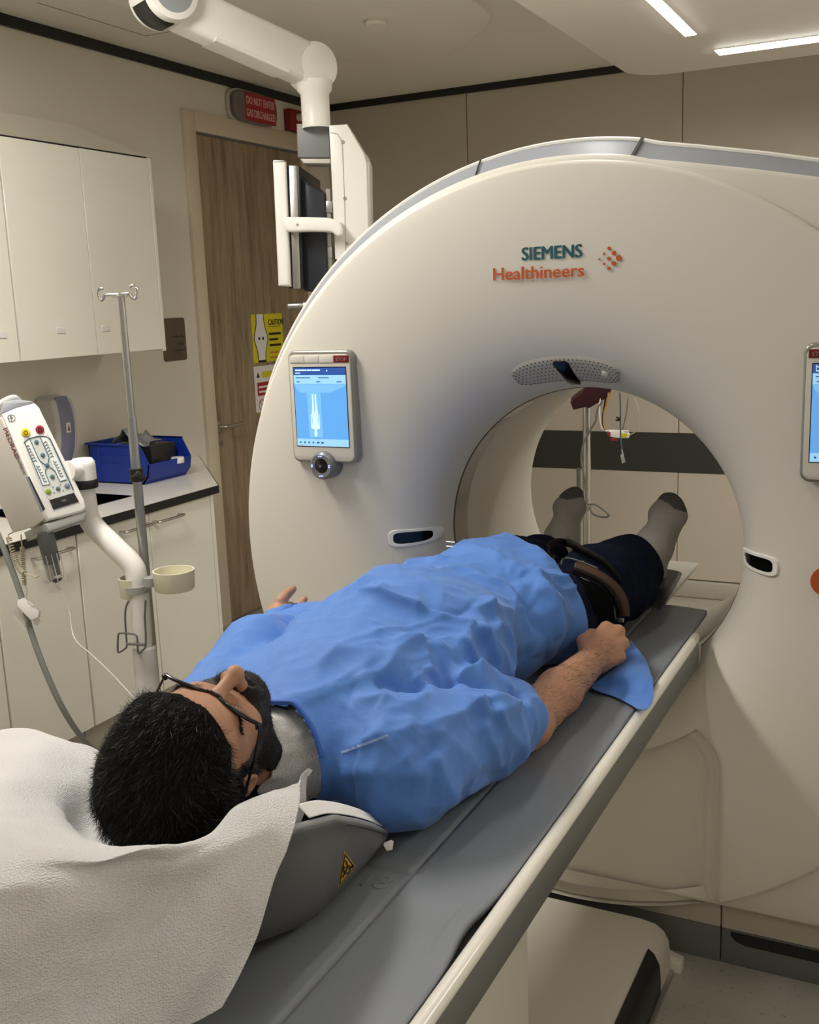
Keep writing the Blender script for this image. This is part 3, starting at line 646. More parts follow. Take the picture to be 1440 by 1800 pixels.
# pass-through slots beside the bore
for sgn in (-1, 1):
    th0 = PI - .012 if sgn < 0 else .012
    def loc(a, c, lift): r = .425 + a * (1 if sgn > 0 else -1) * sgn * 1.0; return funnel_pt(.428 + a, th0 + c / .428 * (1 if sgn > 0 else -1), lift)
    def ringpts(ra, rc, lift, n=28): return [loc(ra * math.copysign(abs(math.cos(t)) ** .55, math.cos(t)), rc * math.copysign(abs(math.sin(t)) ** .55, math.sin(t)), lift) for t in np.linspace(0, 2 * PI, n, endpoint=False)]
    A = [ringpts(.048, .022, -.002), ringpts(.046, .021, .0045), ringpts(.036, .0150, .0045), ringpts(.035, .0145, -.004)]
    vs = [p for r_ in A for p in r_]; n = 28; fs = [[i * n + k, i * n + (k + 1) % n, (i + 1) * n + (k + 1) % n, (i + 1) * n + k] for i in range(3) for k in range(n)]
    g = MB(); g.add(vs, fs); s_ = g.build('slot_frame', M_whitep, gan, smooth=60)
    g = MB(); A = [ringpts(.0365 * q_, .0155 * q_, .0022) for q_ in (1, .8, .6, .4, .2, .05)]; g.add([p for r_ in A for p in r_], [[i * 28 + k, i * 28 + (k + 1) % 28, (i + 1) * 28 + (k + 1) % 28, (i + 1) * 28 + k] for i in range(5) for k in range(28)] + [[5 * 28 + k for k in range(28)]]); g.build('slot_opening', M_gloss, s_)
# lettering
M_teal = mat('logo_teal', (.012, .085, .105), .5); M_org = mat('logo_orange', (.50, .085, .012), .5)
tl = lambda x, z: (Vector((x, yface(x, z) - .0006, z)), Vector((1, 0, .0)), Vector((0, 0, 1)))
text_mesh('lettering', 'SIEMENS', .0395, (Vector((-.0835, 2.2615, 1.681)), Vector((1, 0, .0)), Vector((0, 0, 1))), M_teal, gan, bold=.0014, depth=.0003, sx=.95, label='dark teal lettering')
text_mesh('lettering', 'Healthineers', .0395, (Vector((-.1545, 2.2615, 1.640)), Vector((1, 0, .0)), Vector((0, 0, 1))), M_org, gan, bold=.0009, depth=.0003, sx=1.06, label='orange lettering')
g = MB()
for x, z, r in ((1106, 436.5, 2.6), (1062, 446, 2.0), (1079.5, 444.5, 3.6), (1053.5, 455.5, 1.4), (1070.5, 454.5, 2.8), (1088, 453.5, 4.6), (1062, 464, 2.0), (1079, 463, 3.6), (1070.5, 472, 2.8), (1071, 436.5, 2.8)):
    if x == 1106: continue
    p = at(x, z, y=2.2615); rr_ = r * .00133; g.prism(ell(p.x, p.z, rr_, rr_, 20), 2.2605, 2.2625, FG)
g.build('dot_emblem', M_org, gan)
g = MB(); p = at(1450, 1020, y=2.262); g.prism(ell(.575, .999, .031, .031, 40), 2.2612, 2.266, FG); g.build('orange_disc', M_org, gan)

# ================================================================== PATIENT TABLE
tab = thing('patient_table', 'long grey patient table with cream side rails leading into the scanner', 'table', (0, 1.4, 0))
YN, YE = .25, 2.62
def matz(x, y):
    z = T - .010 * (1 - (x / .27) ** 2)
    for gx in (-.137, .137): z -= .006 * math.exp(-((x - gx) / .0045) ** 2)
    if abs(x) < .137: z -= .003
    if y < 1.205 and abs(x) < .14: z -= .0015
    if abs(x) < .15: z -= .005 * math.exp(-((y - 1.205) / .0055) ** 2)
    return z
def gridmesh(nx, ny, fn, thick=0.0):
    vs = [fn(i / (nx - 1), j / (ny - 1)) for i in range(nx) for j in range(ny)]
    fs = [[i * ny + j, (i + 1) * ny + j, (i + 1) * ny + j + 1, i * ny + j + 1] for i in range(nx - 1) for j in range(ny - 1)]
    return vs, fs
def edge_x(y): return .275 - .012 * math.exp(-((y - 1.10) / .07) ** 2) * 1.0
def mfn(u, v):
    y = YN + (YE - YN) * v; ex = edge_x(y); w = (u - .5) * 2
    if y > YE - .16: pass
    x = w * (ex if w > 0 else .275); y2 = y
    if y > 2.45: y2 = y - .05 * (abs(w)) ** 3 * (y - 2.45) / .17
    z = matz(x, y)
    if w > .9: z += .002 * math.exp(-((y - 1.10) / .07) ** 2)
    return (x, y2, z)
vs, fs = gridmesh(180, 600, mfn); g = MB(); g.add(vs, fs); mt = g.build('mat', M_mat, tab, smooth=180)
md = mt.modifiers.new('s', 'SOLIDIFY'); md.thickness = .012; md.offset = -1 if mt.data.polygons[0].normal.z > 0 else 1
text_mesh('embossed_number', '18', .05, (Vector((.070, 1.150, T - .0133)), Vector((1, .0, .0)), Vector((0, 1, 0))), M_mat, tab, depth=.003)
# table top shell: side panels, underside
xs = [(.272, .808), (.296, .806), (.299, .798), (.299, .752), (.294, .746), (.283, .742), (.255, .726), (.12, .712), (0, .710)]
sec = xs + [(-a, c) for a, c in xs[::-1][1:]]
g = MB(); g.prism([(a, c) for a, c in xs[:5]] + [(.275, .746)], YN, 2.36, FG); g.build('side_panel', M_dgrey, tab)
g = MB(); g.prism([(-a, c) for a, c in xs[:5]] + [(-.275, .746)], YN, 2.36, FG); g.build('side_panel', M_dgrey, tab)
und = [(.292, .7455), (.255, .724), (.12, .712), (-.12, .712), (-.255, .724), (-.292, .7455)]
g = MB(); g.prism(und, YN, 2.44, FG); g.build('underside', M_gantry, tab)
g = MB(); g.box((-.268, YN, .746), (.268, 2.42, .797)); g.build('top_shell', M_dgrey, tab)
for s in (-1, 1):
    g = MB(); g.tube([(s * .288, YN, .812), (s * .288, 2.33, .812)], .0115, 16); g.build('rail', M_rail, tab)
    g = MB(); g.tube([(s * .288, 2.331, .812), (s * .2875, 2.372, .812), (s * .286, 2.385, .811), (s * .284, 2.392, .808)], [.0112, .0108, .008, .003], 16); g.prism([(s * .27, .80), (s * .2975, .797), (s * .2975, .748), (s * .27, .748)], 2.362, 2.395, FG, r=.003); g.build('rail_end', M_gantry2 if s > 0 else M_gantry2, tab)
# column and floor base
g = MB(); col = rrect(-.17, .72, .122, 1.76, .09, 7); g.prism(col, .12, .715); g.build('column', M_gantry, tab, smooth=60)
bp = [(-.30, 0), (.262, 0), (.262, .05), (.258, .085), (.246, .108), (.226, .122), (.19, .127), (-.30, .127)]
g = MB(); g.prism(bp, .2, 2.27, FG, r=.0); g.build('base_cover', M_gantry2, tab, smooth=50)
g = MB(); g.prism([(.2635, .012), (.2635, .05), (.260, .085), (.2475, .110), (.234, .1205), (.232, .118), (.244, .106), (.256, .084), (.259, .05), (.259, .012)], .2, 2.17, FG, r=.0); g.build('bumper_strip', M_blackp, tab, smooth=50)
g = MB(); g.box((-.30, .2, 0), (.272, 2.27, .012), r=.003); g.build('base_lip', M_steel, tab)
g = MB(); g.prism([(.19, 0), (.287, 0), (.287, .028), (.262, .034), (.19, .07)], 2.272, 2.31, FG, r=.004); g.build('corner_foot', M_gantry, tab)
# extension and curled mat end in the bore
g = MB()
g.prism([(-.16, .745), (.11, .745), (.135, .775), (.145, .80), (-.16, .80)], 2.55, 3.12, FG, r=.004); g.build('extension', M_gantry, tab)
def ffn(u, v):
    y = 2.52 + .56 * v; a = u
    x = .02 + .17 * a - .07 * v * a; z = .824 + .085 * a ** 2.2 * (1 - .35 * v) ; return (x, y, z)
def cfn(u, v):
    y = 2.50 + .40 * v; x = .06 + .125 * u - .035 * v; z = .822 + .085 * u ** 2 + .004 * math.sin(v * 9); return (x, y, z)
FY = lambda px, py, y: at(px, py, y=y)
def flap(rows, name, m, label=None):
    cols = [spline(r, 6) for r in rows]; out = [spline([c[j] for c in cols], 6) for j in range(len(cols[0]))]; n_ = len(out[0]); vs = [p for r in out for p in r]
    fs = [[i * n_ + j, i * n_ + j + 1, (i + 1) * n_ + j + 1, (i + 1) * n_ + j] for i in range(len(out) - 1) for j in range(n_ - 1)]; g = MB(); g.add(vs, fs); o = g.build(name, m, tab, smooth=180, label=label); o.modifiers.new('s', 'SOLIDIFY').thickness = .004
flap([[FY(1105, 1100, 2.56), FY(1135, 1072, 2.60), FY(1150, 1045, 2.66), FY(1162, 1018, 2.74), FY(1172, 1000, 2.80)], [FY(1118, 1098, 2.54), FY(1150, 1072, 2.57), FY(1166, 1046, 2.63), FY(1182, 1022, 2.71), FY(1190, 1003, 2.77)], [FY(1130, 1096, 2.53), FY(1160, 1070, 2.56), FY(1176, 1048, 2.62), FY(1190, 1026, 2.70), FY(1199, 1007, 2.76)]], 'foot_flap', M_dgrey)
flap([[FY(1100, 1085, 2.60), FY(1128, 1050, 2.68), FY(1134, 1020, 2.78), FY(1136, 1004, 2.84)], [FY(1120, 1085, 2.60), FY(1142, 1052, 2.67), FY(1152, 1022, 2.76), FY(1160, 999, 2.83)], [FY(1132, 1080, 2.60), FY(1151, 1045, 2.67), FY(1163, 1018, 2.75), FY(1173, 994, 2.82)]], 'flap_lining', M_whitep, 'white lining')
# ================================================================== CEILING ARM AND MONITOR
class Plane:
    """a slanted working plane in the room; uv() gives in-plane coordinates of the point seen at a photo pixel"""
    def __init__(s, O, N, up=(0, 0, 1)):
        s.O = Vector(O); s.N = Vector(N).normalized(); s.U = Vector(up).cross(s.N).normalized(); s.V = s.N.cross(s.U)
        s.frame = (s.O, s.U, s.V, s.N)
    def pt(s, px, py, lift=0.0):
        d = ray(px, py); o = s.O + s.N * lift; t = (o - CAM).dot(s.N) / d.dot(s.N); return CAM + d * t
    def uv(s, px, py, lift=0.0): q = s.pt(px, py, lift) - s.O; return (q.dot(s.U), q.dot(s.V))
    def poly(s, pts, lift=0.0): return [s.uv(*p, lift) for p in pts]
def curve_poly(pts, n=5, closed=True): return [(p.x, p.y) for p in spline([Vector((a, c, 0)) for a, c in pts], n, closed)]

arm = thing('ceiling_support', 'white jointed ceiling arm reaching from the upper left to a monitor carrier', 'support arm', (-1.25, 3.2, 2.72))
P1 = at(545, 117, y=3.2); P0 = at(322, 17, y=2.80); Dv = (P1 - P0).normalized(); Sd = Dv.cross(Vector((0, 0, 1))).normalized(); Up = Sd.cross(Dv).normalized()
g = MB(); g.prism(rrect(-.048, -.066, .048, .066, .02, 4), -.02, (P1 - P0).length, (P0, Sd, Up, Dv) if Sd.cross(Up).dot(Dv) > 0 else (P0, -Sd, Up, Dv), r=.004)
g.build('boom', M_whitep, arm, smooth=50)
g = MB(); g.prism(rrect(-.049, -.0665, .049, -.052, .006, 3), .1, (P1 - P0).length - .1, (P0, Sd, Up, Dv) if Sd.cross(Up).dot(Dv) > 0 else (P0, -Sd, Up, Dv)); g.build('boom_cover', M_whitep, arm)
# far elbow: a cylinder lying across the boom with a grey cap, black vent at its back
E0 = at(290, -8, y=2.74); ax = Sd if Sd.dot(CAM - E0) > 0 else -Sd
g = MB(); g.lathe([(.078, -.085), (.084, -.078), (.084, .052), (.080, .060), (.066, .063)], E0, ax, 40); g.build('elbow_housing', M_whitep, arm, smooth=40)
g = MB(); g.lathe([(.066, .055), (.062, .0635), (0, .0645)], E0, ax, 40); g.build('elbow_cap', mat('cap_grey', (.30, .32, .34), .4), arm)
g = MB(); zref = Vector((0, 0, -1)); g.lathe([(.0845, -.062), (.0875, -.058), (.0875, .028), (.0845, .032)], E0, ax, 14, a0=math.radians(-38), a1=math.radians(38), ref=(zref - Dv * .55)); g.build('elbow_vent', M_blackp, arm)
q = Vector((E0.x, E0.y, E0.z)); g = MB(); g.cyl(q - Dv * .0 + Vector((0, 0, .06)), (q.x, q.y, ZC + .0), .055, 28); g.build('ceiling_column', M_whitep, arm)
# near knuckle
K = at(551, 118, y=3.2); nk = MB()
nk.lathe([(.070, -.060), (.076, -.054), (.077, .022), (.073, .034), (.060, .038), (0, .039)], K + Vector((0, 0, .0)), ax, 36); nk.build('knuckle', M_whitep, arm, smooth=40)
kb = at(550, 160, y=3.2); nb = at(550, 222, y=3.2)
g = MB(); g.lathe([(.060, .03), (.058, .0), (.048, -.012), (.0475, -.11), (.0485, -.112), (.0485, -.118), (.0475, -.12), (.0475, (nb.z - kb.z) - .0)], (K.x, K.y, kb.z + .0), (0, 0, 1), 32); g.build('neck', M_whitep, arm, smooth=40)
PB = Plane(at(551, 250, y=3.2), Vector((.38, -.92, 0)))
g = MB(); pl = PB.poly([(521, 217), (579, 217), (580, 277), (523, 277)]); g.prism(pl, -.115, .0, PB.frame, r=.006); g.build('joint_block', M_mgrey, arm)
g = MB(); pl = PB.poly([(525, 277), (580, 277), (580, 287), (533, 287)]); g.prism(pl, -.11, -.01, PB.frame, r=.006); g.build('joint_base', M_gantry, arm)
PC = Plane(at(612, 330, y=3.22), Vector((.38, -.92, 0)))
car = [(579, 221), (611, 219), (640, 270), (645, 287), (648, 405), (649, 470), (590, 456), (583, 300)]
g = MB(); g.prism(PC.poly(car), -.05, .012, PC.frame, r=.005, seg=2); g.build('carrier_plate', M_whitep, arm, smooth=40)
g = MB(); g.prism(PC.poly([(641, 268), (646, 284), (649, 470), (646, 470), (643, 290)]), -.16, -.04, PC.frame, r=.003); g.prism(PC.poly([(612, 222), (642, 273), (646, 290), (647, 470), (600, 456), (600, 224)]), -.15, -.05, PC.frame); g.build('carrier_housing', M_white, arm)
g = MB(); g.tube([PC.pt(x, y, .013) for x, y in ((581, 233), (592, 235), (599, 243), (602, 258), (606, 360), (608, 452))], .0012, 6); g.build('carrier_seam', mat('seam_grey', (.4, .38, .33)), arm)
for x, y in ((603, 250), (606.5, 349), (610, 428)):
    g = MB(); c = PC.pt(x, y, .012); g.lathe([(.006, 0), (.006, .002), (.0045, .003), (.004, .001), (0, .001)], c, PC.N, 14); g.build('screw', M_alu, arm)
g = MB(); c = PC.pt(575, 330, -.05); g.prism(PC.poly([(571, 331), (579, 331), (582, 480), (576, 480)]), -.08, -.02, PC.frame); g.build('hinge_rail', M_steel, arm)
for k, yy in enumerate((352, 388, 432)):
    g = MB(); g.prism(PC.poly([(569, yy), (583, yy), (583, yy + 22), (570, yy + 22)]), -.07, -.015, PC.frame, r=.004); g.build('hinge_block', M_alu, arm)
g = MB(); g.tube([PC.pt(*p, .0) for p in ((603, 520), (575, 533), (545, 538), (528, 537))], [.012, .012, .011, .012], 14); g.build('handle_stem', M_whitep, arm)
g = MB(); a_, c_ = PC.pt(534, 537), PC.pt(506, 538); g.cyl(a_, c_, .013, 20, r1=.010, bev=.003); g.build('steering_handle', M_alu, arm)
# monitor seen edge-on
mon = thing('monitor', 'thin black medical monitor with white guard bar, seen edge-on on the ceiling arm', 'monitor', (PC.pt(530, 520).x, 3.3, PC.pt(530, 520).z))
g = MB(); g.prism(PC.poly([(505, 294), (511, 294), (518, 507), (511, 507)]), -.42, .03, PC.frame, r=.003); g.build('screen_front', M_gloss, mon)
g = MB(); g.prism(PC.poly([(511, 293), (525, 293), (532, 508), (518, 508)]), -.42, .035, PC.frame, r=.004); g.build('bezel_frame', M_alu, mon)
g = MB(); g.prism(PC.poly([(525, 294), (529, 294), (536, 509), (532, 509)]), -.42, .03, PC.frame, r=.001); g.build('back_edge', M_blackp, mon)
g = MB(); g.prism(PC.poly([(528, 310), (536, 314), (550, 328), (570, 338), (577, 500), (560, 514), (534, 512)]), -.38, .0, PC.frame, r=.01); g.build('rear_housing', mat('navy_plastic', (.018, .022, .030), .4), mon)
gb = thing('guard_bar', 'white vertical guard handle on the left of the monitor, with arm to the carrier', 'handle', (PC.pt(495, 505).x, 3.25, PC.pt(495, 505).z))
g = MB(); g.prism(PC.poly([(479, 284), (502, 284), (511, 504), (489, 503)], .05), .02, .055, PC.frame, r=.012, seg=3); g.build('bar', M_whitep, gb, smooth=50)
g = MB(); g.prism(PC.poly([(481, 281.5), (500, 281.5), (502, 285), (479, 285)], .05), .025, .05, PC.frame, r=.002); g.build('end_cap', M_alu, gb)
g = MB(); g.prism(PC.poly(curve_poly([(501, 384), (520, 382.5), (560, 383), (585, 385), (597, 392), (603, 402), (602, 414), (596, 417), (589, 412), (582, 409), (545, 408), (515, 409), (504, 404)], 3), .05), .045, .085, PC.frame, r=.010, seg=3); g.build('cross_arm', M_whitep, gb, smooth=50)
g = MB(); c = PC.pt(523, 395, .086); g.lathe([(.0045, 0), (.004, .001), (0, .001)], c, PC.N, 12); g.build('screw', M_alu, gb)
g = MB(); g.prism(PC.poly([(588, 392), (602, 392), (602, 414), (588, 410)], .0), .0, .05, PC.frame, r=.004); g.build('mount', M_whitep, gb)

# ================================================================== INJECTOR, IV POLE
inj = thing('injector_stand', 'white contrast injector stand with tilted control head, left of the table', 'medical injector', (-1.22, 2.2, 0))
OH = at(80, 815, y=2.05); PH = Plane(OH, Vector((.86, -.46, .26)))
face = [(3, 727), (30, 716), (62, 708), (70, 716), (149, 878), (153, 892), (147, 900), (110, 910), (84, 916), (76, 905)]
g = MB(); g.prism(PH.poly(face), -.10, .0, PH.frame, r=.008, seg=3); g.build('face_housing', M_whitep, inj, smooth=45)
M_injb = mat('injector_body', (.66, .63, .57), .35)
back = [(-12, 745), (30, 722), (60, 712), (150, 892), (148, 905), (34, 940), (20, 936)]
g = MB(); g.prism(PH.poly([(5, 740), (60, 716), (147, 893), (144, 906), (84, 922), (75, 912)], -.03), -.21, -.03, PH.frame, r=.02, seg=4); g.build('body_housing', M_injb, inj, smooth=50)
g = MB(); g.prism(PH.poly([(2, 727), (6, 706), (30, 701), (57, 704), (63, 709), (32, 716)]), -.17, -.003, PH.frame, r=.006); g.build('grey_top_cap', mat('cap_bluegrey', (.35, .37, .40), .4), inj)
g = MB(); g.tube(spline([PH.pt(-6, 716, -.02), PH.pt(8, 706, -.02), PH.pt(24, 700, -.03), PH.pt(32, 705, -.04)], 5), .010, 12); g.build('top_bag', mat('clear_film', (.8, .8, .78), .12, trans=.5), inj)
g = MB(); g.prism(PH.poly([(78, 921), (150, 897), (153, 905), (150, 916), (84, 938)], -.01), -.24, -.005, PH.frame, r=.008, seg=3); g.build('bottom_rim', mat('rim_grey', (.36, .355, .33), .4), inj, smooth=50)
def fpl(name, pts, m, l0=.0, l1=.0012, label=None): g = MB(); g.prism(PH.poly(pts, l1), l0, l1, PH.frame); return g.build(name, m, inj, label=label)
M_keypad = mat('keypad_white', (.80, .84, .82), .35); M_kline = mat('keypad_line', (.06, .13, .17), .4)
fpl('keypad', curve_poly([(43, 777), (52, 770), (68, 766), (80, 767), (88, 770), (128, 860), (84, 876)], 4), mat('keypad_grey', (.62, .64, .60), .35), l1=.0008)
fpl('keypad_column', [(44, 779), (53, 773), (88, 851), (75, 853)], M_keypad, l1=.0014)
fpl('keypad_column', [(71, 769), (83, 768), (117, 843), (105, 846)], M_keypad, l1=.0014)
g = MB()
def ln(pts, r=.0011): g.tube([PH.pt(*p, .0018) for p in pts], r, 6)
ln(spline([(42, 778, 0), (50, 771, 0), (66, 767, 0), (80, 767, 0), (88, 771, 0)], 3)) if False else ln([(42, 778), (50, 771), (66, 766.5), (80, 767), (88, 771)])
ln([(88, 771), (129, 861)], .0016); ln([(44, 779), (75, 853), (88, 851), (80, 832), (80, 826), (83, 820)]); ln([(53, 773), (66, 803), (70, 810), (80, 817)]); ln([(71, 769), (86, 803), (86, 808), (84, 815)]); ln([(88, 821), (97, 828), (105, 846), (117, 843)])
g.build('keypad_lines', M_kline, inj, kind='stuff')
def chev(cx, cy, up):
    s = 1 if up else -1; g.tube([PH.pt(cx - 3.4, cy + 2 * s, .002), PH.pt(cx, cy - 1.2 * s, .002), PH.pt(cx + 3.0, cy + 1.2 * s, .002)], .0009, 5)
g = MB()
for k in range(13):
    if k == 6: continue
    t = k / 12; chev(49 + 30 * t, 784 + 62 * t, k < 6); chev(80 + 28 * t, 777 + 60 * t, k < 6)
g.build('keypad_chevrons', mat('chevron_ink', (.04, .05, .05), .5), inj, kind='stuff')
def knob(x, y, r, m, name, h=.003, lb=None):
    g = MB(); c = PH.pt(x, y, .001); g.lathe([(r, 0), (r * .95, h * .7), (r * .7, h), (0, h * 1.1)], c, PH.N, 20); return g.build(name, m, inj, label=lb)
M_knob = mat('steel_blue_key', (.10, .17, .21), .25)
for x, y, r in ((64, 777, .006), (75, 800, .006), (83, 818, .006), (92, 838, .006), (102, 859, .006)): knob(x, y, r, M_knob, 'round_key')
knob(45, 760.5, .0115, mat('key_yellow', (.75, .55, .02), .35), 'yellow_key', lb='yellow round key'); knob(70, 755, .0115, mat('key_crimson', (.34, .02, .05), .35), 'red_key', lb='crimson round key')
knob(85, 864, .0075, mat('key_green', (.25, .36, .03), .4), 'green_key', lb='green oval key'); knob(118, 854, .0075, mat('key_slate', (.19, .22, .32), .4), 'slate_key', lb='slate blue oval key')
for x, y, r in ((45, 760.5, .0055), (70, 755, .0055)):
    g = MB(); c = PH.pt(x, y, .0045); g.lathe([(r * .75, 0), (r, 0), (r, .0008), (r * .75, .0008), (r * .75, 0)], c, PH.N, 18); g.build('key_symbol', M_ink, inj)
for x, y in ((93, 856), (106, 852), (95, 866), (111, 862)): knob(x, y, .0022, mat('key_grey', (.3, .3, .3)), 'small_key', .001)
fpl('display', [(87, 879), (130, 866), (139, 882), (94, 896)], M_gloss, l1=.002)
g = MB(); g.prism(PH.poly([(108, 879), (116, 877), (117, 880), (109, 882)], .003), .002, .003, PH.frame); g.build('display_text', mat('dim_text', (.12, .12, .12)), inj)
g = MB(); c = PH.pt(20, 735, .0005)
g.lathe([(.0088, 0), (.0098, 0), (.0098, .0008), (.0088, .0008), (.0088, 0)], c, PH.N, 26); g.build('round_emblem', M_ink, inj)
up_ = PH.V; rg = PH.U
text_mesh('emblem_letters', 'B', .0065, (c - rg * .0022 + up_ * .0020, rg, up_), M_ink, inj); text_mesh('emblem_letters', 'B AYER', .0048, (c - rg * .0082 - up_ * .0018, rg, up_), M_ink, inj, sx=.78); text_mesh('emblem_letters', 'E', .0055, (c - rg * .0018 - up_ * .0075, rg, up_), M_ink, inj)
# side lettering runs down the left bevel
sa, sb = PH.pt(3, 752, .0015), PH.pt(26, 800, .0015); SU = (sb - sa).normalized(); SV = PH.N.cross(SU)
M_sidered = mat('injector_red', (.20, .02, .02), .5)
# a sloped side cheek carries the name
ck = [(1, 731), (8, 735), (84, 916), (60, 925), (-14, 760), (-16, 742)]
Ed = (PH.pt(84, 916) - PH.pt(3, 727)).normalized(); Wd = Ed.cross(PH.N).normalized(); Wd = Wd if Wd.dot(PH.U) > 0 else -Wd; LN = (PH.N * .42 - Wd * .91).normalized(); PS = Plane(PH.pt(3, 735, -.006), LN)
side = [(2, 733), (80, 912), (60, 926), (22, 937), (-40, 800), (-30, 745)]
g = MB(); g.prism(PS.poly(side), -.06, .0, PS.frame, r=.004); g.build('side_cheek', M_injb, inj, smooth=50)
sa, sb = PS.pt(5, 753, .001), PS.pt(34, 822, .001); SU = (sb - sa).normalized(); SV = PS.N.cross(SU)
dlen = (sb - sa).length
tm = text_mesh('lettering', 'MEDRAD', .022, (sa - SV * .0, SU, SV), M_sidered, inj, sx=1.0)
sa2, sb2 = PS.pt(26, 800, .001), PS.pt(42, 836, .001)
text_mesh('lettering', 'Stellant', .019, (sa2, (sb2 - sa2).normalized(), PS.N.cross((sb2 - sa2).normalized())), mat('grey_ink', (.25, .24, .22)), inj)
g = MB(); g.prism(PS.poly([(45, 838), (50, 838), (78, 896), (72, 901)], .001), .0, .0012, PS.frame); g.build('side_label', mat('label_grey', (.33, .35, .42), .5), inj)
g = MB(); g.prism(PS.poly([(49, 838), (51, 838), (79, 895), (76, 898)], .002), .0008, .0022, PS.frame); g.build('label_edge', M_blackp, inj)
# arm and stand column
ya = 2.2
g = MB(); g.lathe([(.0, .012), (.026, .010), (.033, .0), (.034, -.01), (.034, -.05)], at(145, 812, y=2.16) , (0, 0, 1), 28); g.tube([at(118, 828, y=2.10), at(145, 826, y=2.16)], .028, 20); g.build('head_joint', M_whitep, inj, smooth=60)
g = MB(); c = at(149, 850, y=2.16); g.lathe([(.0345, .012), (.036, .010), (.036, -.010), (.0345, -.012)], c, (0, 0, 1), 28); g.build('joint_ring', M_blackp, inj)
pth = spline([at(146, 832, y=2.16), at(151, 880, y=2.17), at(160, 918, y=2.18), at(200, 960, y=2.19), at(232, 992, y=2.2), at(240, 1015, y=2.2), at(241, 1045, y=2.2)], 8)
g = MB(); g.tube(pth, [.0285 + .002 * math.sin(i / len(pth) * 3) for i in range(len(pth))], 24); g.build('support_arm', M_whitep, inj, smooth=70)
cx_, cz_ = at(243, 1040, y=2.2).x, at(243, 1040, y=2.2).z
g = MB(); g.lathe([(.030, cz_ + .01), (.029, cz_ - .03), (.024, cz_ - .20), (.0225, cz_ - .215), (.0, cz_ - .216)], (cx_, 2.2, 0), (0, 0, 1), 28); g.build('arm_post', M_whitep, inj, smooth=60)
g = MB(); g.lathe([(.034, .05), (.034, cz_ - .165), (.030, cz_ - .16)], (cx_ + .004, 2.2, 0), (0, 0, 1), 28); g.build('post_sleeve', mat('clear_sleeve', (.75, .74, .70), .15, trans=.55, ior=1.3), inj, smooth=60)
g = MB(); g.lathe([(.026, .05), (.026, cz_ - .25), (.018, cz_ - .245), (.018, cz_ - .235), (.024, cz_ - .23), (.024, cz_ - .222), (0, cz_ - .222)], (cx_ + .004, 2.2, 0), (0, 0, 1), 28); g.build('inner_post', M_injb, inj, smooth=60)
# cups, clamp
M_cup = mat('cup_cream', (.74, .71, .55), .4)
def cup(px, py, r, y):
    c = at(px, py, y=y); g = MB(); g.lathe([(0, -.052), (r * .9, -.052), (r * .96, -.048), (r, .0), (r * 1.01, .0035), (r - .004, .0035), (r - .005, -.045), (0, -.047)], c, (0, 0, 1), 40); g.build('cup_ring', M_cup, inj, smooth=45)
cup(305, 1004, .057, 2.22); cup(232, 1017, .038, 2.20)
c = at(240, 1034, y=2.2)
g = MB(); g.lathe([(.031, -.010), (.0375, -.010), (.0375, .010), (.031, .010)], c, (0, 0, 1), 28); p2 = at(266, 1022, y=2.21); g.tube([c + Vector((.03, 0, .0)), p2 + Vector((.0, 0, 0)), p2 + Vector((.02, .0, .006))], .011, 12); g.lathe([(.012, -.012), (.021, -.012), (.021, .012), (.012, .012)], p2, (0, 0, 1), 20); g.build('clamp', mat('clamp_grey', (.34, .345, .33), .4), inj, smooth=50)
# wire bracket
wp = [(226, 1056), (221, 1070), (220, 1090), (222, 1120), (223, 1135), (220, 1140), (209, 1147), (207, 1142), (207.5, 1120), (209, 1114), (214, 1113), (234, 1114.5), (241, 1120), (242, 1140), (244, 1149), (252, 1142), (256, 1136), (256, 1110), (254.5, 1085), (256, 1055)]
g = MB(); g.tube(spline([at(*p, y=2.16) for p in wp], 3), .0028, 8); g.tube([at(223, 1132, y=2.16), at(255, 1133, y=2.16)], .004, 8); g.build('wire_bracket', M_dgrey, inj, smooth=60)
g = MB(); g.lathe([(.25, 0), (.25, .03), (.2, .05), (.05, .07), (.04, .09), (.026, .12)], (cx_ + .004, 2.2, 0), (0, 0, 1), 32); g.build('floor_base', M_dgrey, inj)
# IV pole
ivp = thing('iv_pole', 'slim grey drip pole with a chrome two-hook top in front of the cabinets', 'drip stand', (cx_ + .035, 2.2, 0))
tp = at(208, 521, y=2.262); bt = at(275, 1180, y=2.262)
xp = (tp.x + bt.x) / 2
g = MB(); g.cyl((xp, 2.262, .06), (xp, 2.262, tp.z - .33), .0135, 20); g.build('outer_tube', M_alu, ivp)
PT = Vector((xp, 2.262, 0))
g = MB(); g.cyl((xp, 2.262, tp.z - .34), (xp, 2.262, tp.z), .0105, 20); g.build('inner_tube', M_alu, ivp)
PV = Plane(Vector((xp, 2.262, tp.z)), Vector((.45, -.89, 0)))
hk = lambda pts: spline([PV.pt(*p) for p in pts], 4)
g = MB(); g.tube(hk([(181, 507), (175, 508), (172, 514), (173, 521), (178, 528), (182, 524), (185, 519), (195, 518), (207, 518)]), .0042, 10); g.build('hook', M_chrome, ivp, smooth=60)
g = MB(); g.tube(hk([(228, 504), (234, 502), (240, 508), (241, 518), (238, 525), (233, 524), (229, 519), (225, 516), (207, 518)]), .0042, 10); g.build('hook', M_chrome, ivp, smooth=60)
g = MB(); g.box((xp - .028, 2.262 - .006, tp.z - .003), (xp + .02, 2.262 + .006, tp.z + .008), r=.002, M=None); g.build('cross_bar', M_steel, ivp)
